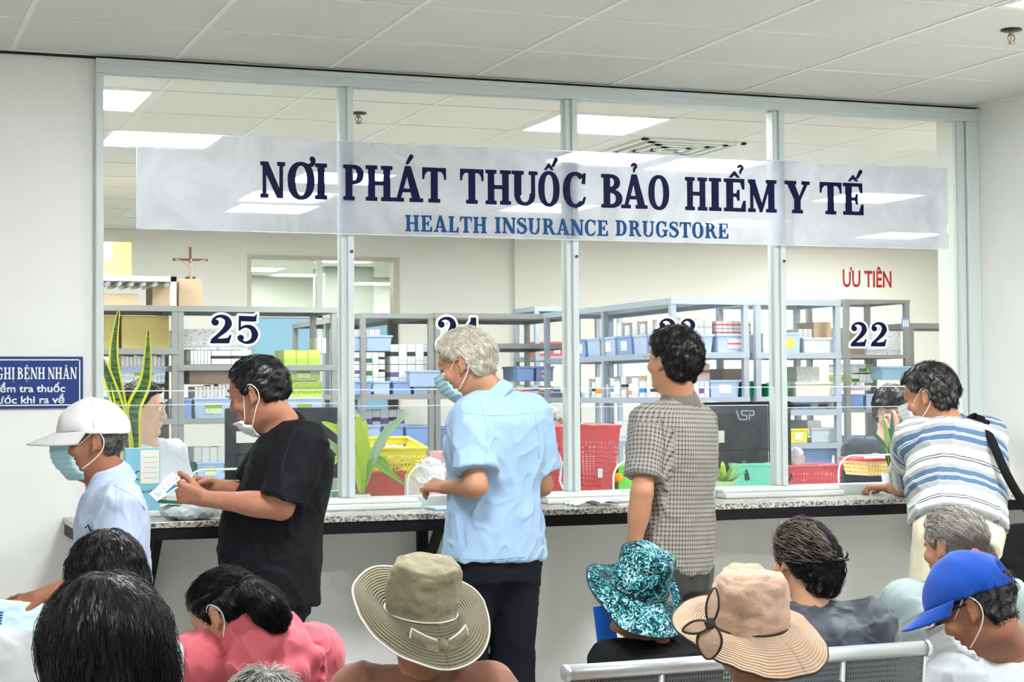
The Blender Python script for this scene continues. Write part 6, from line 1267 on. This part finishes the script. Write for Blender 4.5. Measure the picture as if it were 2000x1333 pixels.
# rack E
Y = ye+.02
carton(gx(1660,Y), gx(1700,Y), Y+.08, Y+.4, LE[0], gz(640,Y,1680), carddk, 'grey brown cardboard box behind number 22', 'cardboard boxes', 'cardboard_box', 'box'); carton(gx(1702,Y), gx(1768,Y), Y+.05, Y+.4, LE[0], gz(646,Y,1730), PW_, 'large white box behind number 22', 'cardboard boxes', 'cardboard_box', 'box')
fbin(1655, 1690, Y, LE[1], 770, bluec, 'blue basket below number 22, left one', depth=.3); fbin(1692, 1722, Y, LE[1], 770, blueb, 'blue basket below number 22, right one', depth=.3)
for k in range(2): row(gx(1666,Y), gx(1722,Y), 4, Y+.1, .2, gz([748,728][k],Y,1700), .055, [PW_,PW_,PGr,PG][::(1 if k else -1)], 'white and green carton stacked below number 22, %s layer' % ['lower','upper'][k], 'white and green cartons below number 22, %s layer' % ['lower','upper'][k])
bin_(gx(1712,Y), gx(1830,Y), Y-.05, Y+.35, gz(742,Y,1760), gz(716,Y,1760)-gz(742,Y,1760), mat('light_blue_plastic',(150,190,220),rough=.35), 'long light blue basket above the staff member at window 22')
frow(1656, 1700, 8, Y+.06, LE[1]+.12, 748, PW_, 'tiny white bottle box in the blue basket below number 22', 'tiny boxes below number 22', depth=.1, jit=.4)
for i, (a, b_) in enumerate(((1652,1688),(1690,1720),(1722,1752))): fbin(a, b_, Y, LE[2]-.0, 853, bluec, '%s blue basket in the low row below number 22' % ['left','middle','right'][i], depth=.3, lab=paper if i == 1 else None)
fs_ = empty('rack_tag', (gx(1769,ye), ye-.004, gz(632,ye,1769)), 0, 'small blue and white tag on the post right of number 22', 'tag'); MB().box(-.028,.028,0,.004,-.035,.035).obj('tag_plate', MATS['blue_plastic'], fs_); MB().box(-.020,-.008,-.001,0,-.02,.02).box(-.003,.006,-.001,0,-.02,.02).box(.010,.020,-.001,0,-.02,.02).obj('tag_marks', whitev, fs_)

# ---------------------------------------------------------------- things on and behind the counter
ZD = .9545   # inner counter edge
def basket_perf(x0, x1, y0, y1, z0, z1, m, label, name='perforated_basket', tilt=None, nx=16, nz=12, out=.02, cat='basket', rz=0, base=None):
    cx_, cy_ = (x0+x1)/2, (y0+y1)/2; t = empty(name, (cx_,cy_,z0), rz, label, cat, 'perforated baskets'); W, D, Hh = (x1-x0)/2, (y1-y0)/2, z1-z0; a, b_ = W-out, D-out*.7
    ba = [Vector((-a,-b_,0)), Vector((a,-b_,0)), Vector((a,b_,0)), Vector((-a,b_,0))]; tp = [Vector((-W,-D,Hh)), Vector((W,-D,Hh)), Vector((W,D,Hh)), Vector((-W,D,Hh))]
    mb = MB()
    for k in range(4):
        p, q, P_, Q_ = ba[k], ba[(k+1)%4], tp[k], tp[(k+1)%4]; n_ = nx if k % 2 == 0 else max(4, int(nx*D/W)); b0 = len(mb.v); base_ = MB(); perf(base_, (0,0,0), (1,0,0), (0,0,1), n_, nz, .74)
        vs = [p.lerp(q, v[0]).lerp(P_.lerp(Q_, v[0]), .06+v[2]*.74) for v in base_.v]; mb.add(vs, base_.f)
        for v0, v1 in ((0,.06),(.80,1)): mb.add([p.lerp(P_, v0), q.lerp(Q_, v0), q.lerp(Q_, v1), p.lerp(P_, v1)], [(0,1,2,3)])
    mb.add(ba, [(0,1,2,3)]); o = mb.obj('basket_body', base or m, t, solid=.003)
    r = MB()
    for k in range(4): p, q = tp[k], tp[(k+1)%4]; r.tube([p, q], .008, 8)
    for p in tp: r.lathe([(0,.008),(.006,.006),(.008,0),(.006,-.006),(0,-.008)], 8, M=Matrix.Translation(p))
    r.obj('basket_rim', m, t, smooth=True); return t
Yb = .45
tk = empty('desk_riser', (0,0,0)); tag(tk, 'white desk shelf behind the window sill', 'shelf'); MB().box(WL+.02,3.2,.365,.94,.9305,.9535).obj('riser_top', sillm, tk)
rb = basket_perf(gx(1131,Yb,880), gx(1212,Yb,880), Yb, Yb+.26, ZD, gz(833,Yb,1170), redp, 'tall red perforated basket just right of the second mullion', nz=11, nx=10, out=.03); 
rb2 = basket_perf(gx(1060,Yb,880), gx(1124,Yb,880), Yb+.02, Yb+.28, ZD, gz(836,Yb,1090), redp, 'tall red perforated basket with a white cord left of the second mullion', nz=11, nx=8, out=.02)
MB().tube([Vector((.0,-.14,.20)), Vector((.012,-.15,.16)), Vector((.004,-.145,.08)), Vector((.02,-.15,.04))], .005, 6).tube([Vector((.03,-.14,.20)), Vector((.045,-.15,.12)), Vector((.052,-.145,.03))], .004, 6).obj('white_cord', whitev, rb2, smooth=True)
MB().box(-.010,.012,-.130,-.127,.09,.13).obj('price_tag', paper, rb)
# handles folded inside the red baskets
for b_, w_ in ((rb,.07),(rb2,.055)): MB().tube([Vector((-w_,-.10,gz(845,Yb,1170)-ZD)), Vector((-w_*.8,-.12,.20)), Vector((w_*.8,-.12,.20)), Vector((w_,-.10,gz(845,Yb,1170)-ZD))], .006, 6).obj('handle', redp, b_, smooth=True)
yb = basket_perf(gx(714,.62,900), gx(815,.62,900), .50, .78, gz(925,.5,760)+.0, gz(866,.62,760), yelp, 'yellow perforated basket full of papers behind the lime green plant', nx=12, nz=5, out=.02); yb.rotation_euler[0] = math.radians(8)
def crumple(name, c, r, m, label, cat, group=None, seed=1, amp=.012, sc=45, h=.004, more=()):
    c = V(c); t = empty(name, c, 0, label, cat, group); f = Field([Ell(c, r, None, .02)]+list(more), h); n1 = Noise(seed, sc); n2 = Noise(seed+4, sc*2.3); f.whole(lambda P, F_: F_+(np.abs(n1(P))-.5)*amp+(np.abs(n2(P))-.5)*amp*.5); vs, Q = f.mesh(); mesh_obj(name+'_body', vs-c, Q, m, t); return t
plas = mat('white_plastic_bag', (232,236,238), rough=.3, spec=.6, trans=.0)
crumple('plastic_bag', A_(836,925,.52), (.075,.06,.065), plas, 'white plastic bag of medicine on the desk left of the pale blue shirt', 'bag', seed=4)
crumple('paper_heap', A_(768,893,.60), (.085,.08,.045), mat('crumpled_paper',(236,238,242),rough=.7), 'heap of white papers in the yellow basket', 'papers', seed=7, amp=.016)
crumple('plastic_bag', A_(1555,895,.62), (.035,.04,.045), plas, 'small white plastic bag right of the third mullion', 'bag', seed=9)
Yc = .44
bin_(gx(712,Yc,930), gx(795,Yc,930), Yc, Yc+.16, ZD, gz(921,Yc,750)-ZD, mat('brick_red_plastic',(196,84,66),rough=.4), 'brick red tray with a blue rim under the yellow basket', group='trays on the desk', name='tray', cat='tray'); 
carton(gx(660,Yc+.1,900), gx(716,Yc+.1,900), Yc+.2, Yc+.3, ZD, ZD+.05, mat('mint_green_box',(130,196,150)), 'pale green box at the foot of the first mullion', 'desk boxes', 'box', 'box')
carton(gx(850,.8,890), gx(888,.8,890), .72, .88, ZD, gz(882,.8,870), mat('pink_lid_box',(228,170,176),rough=.4), 'pink lidded box behind the hands of the pale blue shirt wearer', 'desk boxes', 'box', 'box')
bin_(gx(1203,.5,920), gx(1236,.5,920), .48, .6, ZD, gz(909,.5,1220)-ZD, mat('leaf_green_plastic',(120,210,90),rough=.4), 'small leaf green tray between the red basket and the checked shirt', group='trays on the desk', name='tray', cat='tray')
o = Field([Ell((0,0,0),(.022,.022,.02))], .004).mesh(); o = mesh_obj('orange_ball', o[0], o[1], mat('orange_skin',(250,160,20),rough=.5)); o.location = A_(1207,933,.46); tag(o, 'small orange fruit beside the tall red basket', 'orange')
bin_(gx(1436,.5,915), gx(1512,.5,915), .47, .62, ZD, gz(905,.5,1470)-ZD, tealp_, 'mint green tray in front of the black monitor', group='trays on the desk', name='tray', cat='tray', lab=None)
basket_perf(gx(1541,.46,915), gx(1636,.46,915), .42, .62, ZD, gz(911,.46,1590), pinkr, 'low coral red perforated basket at the foot of the third mullion', nz=3, nx=16, out=.012)
yr = basket_perf(gx(1670,.6,910), gx(1752,.6,910), .50, .74, gz(930,.5,1700), gz(897,.6,1700), pinkr, 'low basket with red rim and pale yellow side beside the striped polo', nz=3, nx=12, out=.025, base=mat('straw_plastic',(236,208,140),rough=.4))
crumple('paper_heap', A_(1712,897,.62), (.060,.07,.022), MATS['crumpled_paper'], 'white papers in the red rimmed basket beside the striped polo', 'papers', seed=12, amp=.01)
o = MB().box(gx(1650,.4,930), gx(1735,.4,930), .37, .5, ZD, ZD+.006).obj('blue_folder', mat('sky_blue_card',(90,170,216),rough=.5)); tag(o, 'flat sky blue folder under the red rimmed basket', 'folder')
# monitors
dark = mat('monitor_black', (9,11,14), rough=.32, spec=.5, bump=.02, bscale=300)
def monitor(x0, x1, y, z0, z1, label, logo=None, lab=None, rz=0):
    t = empty('computer_monitor', ((x0+x1)/2, y, ZD), rz, label, 'monitor', 'monitors'); w = (x1-x0)/2; z0 -= ZD; z1 -= ZD; zm = z0+(z1-z0)*.36
    MB().box(-w,w,0,.022,z0,z1).obj('back_panel', dark, t, bevel=.006); MB().box(-w*.97,w*.97,-.012,0,zm,z1-.012).obj('back_cover', dark, t, bevel=.005)
    MB().box(-w*.8,w*.8,-.030,0,z0+.012,zm-.004).obj('lower_housing', dark, t, bevel=.006)
    MB().box(-.03,.03,-.04,-.01,0,z0+.06).box(-.11,.11,-.09,.09,.0,.012).obj('stand', dark, t, bevel=.004)
    MB().box(-w*.975,w*.975,.022,.023,z0+.01,z1-.01).obj('screen', mat('screen_glow',(60,80,110),rough=.1), t)
    if lab: MB().box(lab[0]*w,lab[1]*w,-.0135,-.0122,z0+(z1-z0)*lab[2],z0+(z1-z0)*lab[3]).obj('white_sticker', paper, t)
    return t, w, z0, z1
ym = .66
m1, w_, z0_, z1_ = monitor(gx(440,ym,860), gx(660,ym,860), ym, gz(937,ym,550), gz(797,ym,550), 'black computer monitor behind the black shirt wearer', lab=(-.82,-.42,.52,.68))
ym = .60
m2, w_, z0_, z1_ = monitor(gx(1362,ym,860), gx(1546,ym,860), ym, gz(932,ym,1450), gz(785,ym,1450), 'big black computer monitor with silver letters on its back at window 23', lab=(-.80,-.46,.46,.62))
lg = MB(); hx_ = w_*2/184; ox = -w_+ (1435-1362)*hx_; zt_l = z0_+(932-811)*hx_*.98; hh = 22*hx_
def lp(a, b_, wd=.0052):
    p = np.array([ox+a[0]*hx_, zt_l-a[1]*hx_]); q = np.array([ox+b_[0]*hx_, zt_l-b_[1]*hx_]); t = (q-p)/np.linalg.norm(q-p); n_ = np.array([-t[1], t[0]])*wd/2
    c = [p-n_, q-n_, q+n_, p+n_]; lg.add([(x, -.0150-.00001*len(lg.v), z) for x, z in c]+[(x, -.0122, z) for x, z in c], [(0,1,2,3),(0,4,5,1),(1,5,6,2),(2,6,7,3),(3,7,4,0)])
for a, b_ in (((0,3),(6,19)),((6,19),(20,19)),((20,19),(21,12)),((21,12),(11,11)),((11,11),(10,4)),((10,4),(23,4)),((23,4),(34,4)),((34,4),(34,12)),((34,12),(26,12)),((26,8),(25,20))): lp(a, b_)
lg.obj('silver_letters', mat('silver_print',(190,194,196),rough=.4,metal=.3), m2)
st2 = MB()
for i in range(7): st2.box(ox+(58+i*3)*hx_*.8+.02, ox+(60+i*3)*hx_*.8+.02, -.0318, -.0302, z0_+.030, z0_+.036)
st2.obj('small_print', paper, m2)
cb_ = MB().tube([A_(1543,900,.5), A_(1546,915,.46), A_(1545,930,.44), A_(1538,945,.43)], .0035, 6).obj('cable', black, None, smooth=True); tag(cb_, 'black cable hanging beside the third mullion foot', 'cable')
st3 = MB().tube([A_(1452,900,.50), A_(1460,938,.47)], [.008,.012], 8).obj('desk_stylus_stand', mat('dark_green_plastic',(24,70,60),rough=.4), None, smooth=True); tag(st3, 'dark green rod standing before the mint tray', 'stand')

# ---------------------------------------------------------------- plants
lime = mat('lime_leaf', (206,226,66), rough=.35, spec=.5, bump=.1, bscale=40, stretch=(1,1,.1)); palel = mat('pale_leaf', (176,204,160), rough=.4); mid = mat('mid_green_leaf', (146,186,72), rough=.4); deep = mat('deep_green_leaf', (40,96,46), rough=.4)
def leaf(pts, w, m, name, parent, off, nrm=(0,-1,0), tipp=.9, fold=.25, tex=None, edge_m=None):
    P = [V(p) for p in pts]; sm = []
    for i in range(len(P)-1):
        p0, p1_, p2_, p3_ = P[max(i-1,0)], P[i], P[i+1], P[min(i+2,len(P)-1)]
        for k in range(6): t = k/6; sm.append(.5*((2*p1_)+(p2_-p0)*t+(2*p0-5*p1_+4*p2_-p3_)*t*t+(3*p1_-p0-3*p2_+p3_)*t**3))
    sm.append(P[-1]); n = len(sm); vs = []; us = []
    for i, p in enumerate(sm):
        s_ = i/(n-1); t = unit(sm[min(i+1,n-1)]-sm[max(i-1,0)]); l = unit(np.cross(t, nrm)); nn = np.cross(l, t); ww = w*(math.sin(PI*min(1,(s_*.93+.05)))**tipp)*(1 if s_ < .999 else .1)
        for k in range(-3,4): u = k/3; vs.append(p+l*ww/2*u+nn*ww*fold*(abs(u)**1.3-.5)-off); us.append((abs(u), s_, 0))
    fs = [(i*7+k, i*7+k+1, (i+1)*7+k+1, (i+1)*7+k) for i in range(n-1) for k in range(6)]
    o = MB().add(vs, fs).obj(name, m, parent, smooth=True, solid=.0016); a = o.data.attributes.new('cl', 'FLOAT_VECTOR', 'POINT'); a.data.foreach_set('vector', np.array(us, np.float32).ravel()); return o
def snake(N, Lk, b, sp):
    n = N.new('ShaderNodeTexNoise'); n.inputs['Scale'].default_value = 30; tc = N.new('ShaderNodeTexCoord'); mp = N.new('ShaderNodeMapping'); mp.inputs['Scale'].default_value = (.6,.6,3); Lk.new(tc.outputs['Object'], mp.inputs[0]); Lk.new(mp.outputs[0], n.inputs['Vector'])
    c = N.new('ShaderNodeValToRGB'); c.color_ramp.elements[0].position = .4; c.color_ramp.elements[0].color = (*lin((34,72,34)),1); c.color_ramp.elements[1].position = .65; c.color_ramp.elements[1].color = (*lin((104,140,76)),1); Lk.new(n.outputs['Fac'], c.inputs[0])
    g = N.new('ShaderNodeMath'); g.operation = 'GREATER_THAN'; g.inputs[1].default_value = .62; Lk.new(sp.outputs[0], g.inputs[0]); mx = N.new('ShaderNodeMix'); mx.data_type = 'RGBA'; mx.inputs[7].default_value = (*lin((224,222,70)),1); Lk.new(g.outputs[0], mx.inputs[0]); Lk.new(c.outputs[0], mx.inputs[6]); Lk.new(mx.outputs[2], b.inputs['Base Color'])
snakem = stripes('snake_leaf', snake); snakem.node_tree.nodes['Principled BSDF'].inputs['Roughness'].default_value = .4
def pot(loc, prof, m, parent): MB().lathe(prof, 28).obj('pot', m, parent, smooth=True); MB().lathe([(0,prof[-1][1]-.02),(prof[-1][0]*.93,prof[-1][1]-.018)], 20).obj('soil', mat('soil',(60,46,34),rough=.95,bump=.5,bscale=120), parent)
Ys = .30; c0 = A_(250,962,Ys); c0[2] = ZD
sp_ = empty('snake_plant', c0, 0, 'tall snake plant with yellow edged leaves behind the left pane', 'plant'); pot(c0, [(0,0),(.045,0),(.055,.03),(.060,.10),(.062,.105)], mat('white_pot',(236,238,236),rough=.25), sp_)
c0[2] = ZD+.08
for pts, w in ((((252,880),(232,770),(222,690),(233,600)),.040),(((262,880),(262,800),(285,740),(290,640)),.050),(((248,880),(232,800),(205,720),(200,700)),.042),(((246,880),(240,820),(232,780)),.035)):
    leaf([c0]+[A_(x, y, Ys+.0) for x, y in pts], w*1.25, snakem, 'leaf', sp_, V(*sp_.location), nrm=(-.35,-1,0), fold=.18)
Yl = .16; c1 = A_(706,955,Yl); c1[2] = .9545
lp_ = empty('leafy_plant', c1, 0, 'lime green leafy plant in a round white pot beside the first mullion', 'plant'); pot(c1, [(0,0),(.026,0),(.040,.02),(.043,.04),(.036,.06),(.034,.064)], MATS['white_pot'], lp_)
c1 = c1+V(0,0,.055)
for i, (pts, w, m_) in enumerate(((((706,880),(702,850),(699,808)),.042,lime),(((712,890),(708,850),(714,822)),.040,lime),(((690,880),(665,845),(628,824)),.034,lime),(((688,895),(660,880),(630,852)),.030,palel),(((690,900),(668,890),(642,915)),.028,lime),(((690,900),(662,895),(652,900)),.024,mid),(((730,890),(760,840),(802,804)),.030,palel),(((716,905),(745,900),(760,915)),.030,mid),(((725,905),(755,920),(790,948)),.026,mid),(((700,890),(690,850),(694,820)),.034,lime))):
    leaf([c1]+[A_(x, y, Yl+(.02 if i % 2 else -.02)) for x, y in pts], w*1.3, m_, 'leaf', lp_, V(*lp_.location), nrm=(-.2,-1,.2), fold=.22)
Yp = .20; c2 = A_(1414,950,Yp); c2[2] = .9545
ap = empty('succulent_plant', c2, 0, 'small green rosette plant in a pale green pot beside the checked shirt', 'plant'); pot(c2, [(0,0),(.040,0),(.047,.03),(.050,.062),(.047,.07),(.044,.074)], mat('pale_green_pot',(196,222,158),rough=.35), ap)
c2 = c2+V(0,0,.06)
for i in range(15):
    a = i*2.4; el = .4+.9*((i*37)%10)/10; L_ = .075+.02*(i%3); d = V(math.cos(a)*math.cos(el), math.sin(a)*math.cos(el)*.8, math.sin(el)); leaf([c2, c2+d*L_*.5, c2+d*L_], .024, [mid,lime][i%2], 'leaf', ap, V(*ap.location), nrm=unit(np.cross(np.cross(d,(0,0,1)),d)), tipp=.7)
leaf([c2, c2+V(-.06,-.01,.02), c2+V(-.075,-.02,-.05)], .010, palel, 'leaf', ap, V(*ap.location)); leaf([c2, c2+V(.06,-.01,.035), c2+V(.10,-.02,.05)], .010, mid, 'leaf', ap, V(*ap.location))
Yv = .38; c3 = A_(1742,930,Yv); c3[2] = ZD
dp = empty('leafy_plant', c3, 0, 'dark green leafy plant between the raised hand and the striped polo', 'plant'); pot(c3, [(0,0),(.04,0),(.05,.08)], MATS['white_pot'], dp)
for i, (x, y, w) in enumerate(((1700,838,.03),(1725,815,.034),(1742,806,.036),(1762,812,.034),(1716,856,.028),(1735,835,.03),(1772,838,.03))): leaf([c3+V(0,0,.07), A_(1742+(x-1742)*.3, 880, Yv), A_(x,y,Yv+.02*(i%3))], w, [deep,mid,deep][i%3], 'leaf', dp, V(*dp.location))

# ---------------------------------------------------------------- loose things on the counter
fh = A_(277,962,-.10); bro = empty('brochure_holder', (fh[0],-.12,CT+.001), 0, 'light blue medicine paper bag standing on the counter behind the white cap', 'paper bag')
lb = mat('light_blue_card', (136,196,216), rough=.5); w_ = gx(312,-.12,900)-gx(243,-.12,900); h_ = gz(876,-.12,280)-CT
MB().box(-w_/2,w_/2,0,.035,0,h_).obj('bag_body', lb, bro, bevel=.003); MB().box(-w_*.06,w_*.47,-.0012,-.0002,h_*.48,h_*.97).obj('white_note', paper, bro)
tl_ = MB()
for k in range(5): tl_.box(0,w_*.42,-.0016,-.0012,h_*(.56+.075*k),h_*(.565+.075*k))
tl_.obj('note_lines', mat('grey_print',(150,160,160)), bro); text('BỆNH VIỆN', 'lettering', blue2, bro, -w_*.2, w_*.35, h_*.34, .010, -.0006, bold=.02)
MB().tube([(-w_*.12+.012*math.cos(a), -.001, h_*.60+.016*math.sin(a)) for a in np.linspace(1.2,5,14)], .002, 5).obj('emblem', blue2, bro)
# papers held by the black shirt wearer
hb = A_(330,952,-.78); pb = empty('paper_leaflets', hb, 0, 'small fan of printed leaflets held by the black shirt wearer', 'papers')
for k in range(4):
    M = Matrix.Rotation(math.radians(-32-5*k),4,'Y') @ Matrix.Rotation(math.radians(24),4,'X'); MB().box(-.062,.045,-.035+.006*k,.035,.004*k,.004*k+.0016,M).obj('leaflet', [paper, PB, paper, PW_][k], pb)
cz = A_(372,990,-.33); cz[2] = CT+.03
crumple('medicine_bag', cz, (.105,.075,.028), mat('clear_bag_plastic',(214,226,226),rough=.2,spec=.7), 'clear plastic bag of medicine lying on the counter below the leaflets', 'bag', seed=31, amp=.014)
o = MB().box(-.05,.05,-.03,.03,0,.03).obj('medicine_carton', PGr, None, loc=(cz[0]-.06,cz[1],CT+.055)); tag(o, 'green and white medicine carton lying on the clear bag at the counter', 'carton'); o.rotation_euler = (0,.1,.4)
cz = A_(1150,966,-.22)
f_ = MB().grid(lambda u, v: Vector((cz[0]-.09+.19*u, cz[1]-.07+.13*v, CT+.003+.018*abs(math.sin(5*u+3*v))*math.sin(PI*u)+.006*math.sin(9*v+2*u)**2)), 26, 18).obj('crumpled_paper', mat('thin_white_paper',(236,238,236),rough=.6), None, smooth=True, solid=.001); tag(f_, 'crumpled white paper lying on the counter between the pale blue and checked shirts', 'paper')
# pale blue card and box near the hands of the pale blue shirt wearer
o = MB().box(gx(838,-.2,975), gx(886,-.2,975), -.28, -.14, CT+.001, CT+.010).obj('medicine_blister', mat('pale_cyan_card',(186,214,226),rough=.4), None, bevel=.002); tag(o, 'pale cyan medicine packet on the counter under the hands', 'packet')
pkt = MB().box(-.02,.02,-.012,.012,-.008,.008).obj('medicine_strip', mat('orange_pack',(226,120,60),rough=.4), None, loc=A_(832,958,-.52)); tag(pkt, 'small orange medicine strip held in the fingers of the pale blue shirt wearer', 'packet')
# paper bag in the walking person's hand
hp = A_(32,1225,-1.02); wb = empty('paper_bag', hp, 0, 'white and pale blue paper medicine bag held low at the left edge', 'paper bag')
M = Matrix.Rotation(math.radians(6),4,'Z') @ Matrix.Rotation(math.radians(8),4,'Y')
nb_ = Noise(6,30)
MB().grid(lambda u, v: M @ Vector((-.13+.20*u, -.014-.010*math.sin(PI*u)*math.sin(PI*v)+.004*float(nb_(np.array([u,v,0.]))), -.085+.165*v)), 18, 18).obj('bag_front', mat('blue_white_paper',(196,222,236),rough=.6,var=.10,vscale=14), wb, smooth=True, solid=.001)
MB().grid(lambda u, v: M @ Vector((-.13+.20*u, .002+.008*math.sin(PI*u)*math.sin(PI*v), -.085+.165*v)), 10, 10).obj('bag_back', paper, wb, smooth=True, solid=.001)
MB().box(-.13,-.075,-.0205,-.0195,.02,.08,M).obj('pink_patch', mat('pink_print',(232,170,190)), wb); MB().box(-.13,.068,-.0215,-.0205,-.085,-.070,M).obj('blue_edge', blue2, wb)
tg = MB()
for k in range(11): tg.box(-.062,-.052,-.0262,-.0252,-.045+.0085*k,-.040+.0085*k,M)
tg.obj('vertical_print', blue2, wb)

# ---------------------------------------------------------------- bench rows
cham = mat('silver_painted_steel', (196,202,204), rough=.3, metal=.55); perfm = mat('dark_perforated_steel', (96,102,104), rough=.4, metal=.5)
def bench(x0, x1, y, zt, ang, label, seats=4):
    t = empty('waiting_bench', (x0,y,0), ang, label, 'bench', 'steel waiting benches'); L = x1-x0
    MB().tube([(0,0,zt),(L,0,zt)], .022, 16).obj('top_rail', cham, t, smooth=True)
    for x in (.0, L): MB().lathe([(0,.004),(.020,.004),(.024,0),(.024,-.012)], 18, M=Matrix.Translation((x,0,zt)) @ Matrix.Rotation(PI/2*(-1 if x == 0 else 1),4,'Y')).obj('end_cap', cham, t, smooth=True)
    n = seats; w = L/n
    for i in range(n):
        mb = MB(); perf(mb, (i*w+.012, -.004, zt-.02), (w-.024,0,0), (0,.03,-.30), 30, 20, .5); mb.obj('back_panel', perfm, t, solid=.002)
        mb = MB(); perf(mb, (i*w+.012, .06, .33), (w-.024,0,0), (0,.40,.02), 24, 20, .5); mb.obj('seat_panel', perfm, t, solid=.002)
        MB().tube([(i*w+.012,.47,.35),(i*w+w-.012,.47,.35)], .016, 10).obj('seat_edge', cham, t, smooth=True)
    for i in range(n+1): x = min(max(i*w, .01), L-.01); MB().tube([(x,0,zt-.01),(x,.03,zt-.28),(x,.08,.345),(x,.25,.325),(x,.46,.34)], .011, 8).obj('side_frame', cham, t, smooth=True)
    MB().box(.05,L-.05,.22,.28,.27,.315).obj('beam', cham, t)
    for x in (.35, L-.35): MB().tube([(x,.25,.28),(x,.25,.06)],.022,10).tube([(x,.0,.02),(x,.25,.06),(x,.50,.02)],.018,8).obj('leg', cham, t, smooth=True)
    return t
a0 = A_(1100,1318,-2.34); 
zr = .692
pl_ = atz(1102,1316,zr-.0); pr_ = atz(1818,1285,zr)
yb0 = -2.33; xl0 = at(1102,1310,yb0).x; z0b = at(1102,1316,yb0).z; xr0 = at(1820,1284,yb0-.0).x
bench(xl0, xr0, yb0, z0b, math.radians(1.0), 'silver perforated steel bench, its top rail below the teal and beige hats')
bench(xl0-2.05, xl0-.42, yb0+.03, z0b-.012, math.radians(1.0), 'silver perforated steel bench below the pink hooded top', 3)
bench(-1.35, -.05, -3.36, .66, 0, 'silver perforated steel bench under the two black haired people at left', 3)
bench(.0, 1.95, -3.62, .60, 0, 'silver perforated steel bench of the nearer row under the beige hat', 4)
bench(-1.75, -.75, -4.32, .60, 0, 'silver perforated steel bench of the nearest row at bottom left', 2)
# blue folder beside the teal hat
f_ = MB().box(-.035,.035,-.004,.004,-.06,.06, Matrix.Rotation(-.12,4,'Y')).obj('blue_folder', mat('strong_blue_plastic',(26,104,206),rough=.4), None, loc=A_(1182,1218,-1.38)); tag(f_, 'strong blue plastic folder beside the teal hat', 'folder')
# ---------------------------------------------------------------- world and view
w = bpy.data.worlds.new('world'); SC.world = w; w.use_nodes = True
w.node_tree.nodes['Background'].inputs[0].default_value = (.8,.85,.9,1); w.node_tree.nodes['Background'].inputs[1].default_value = .15
vs_ = SC.view_settings; vs_.view_transform = 'Standard'; vs_.look = 'None'; vs_.exposure = 2.25; vs_.gamma = 1; vs_.use_curve_mapping = False
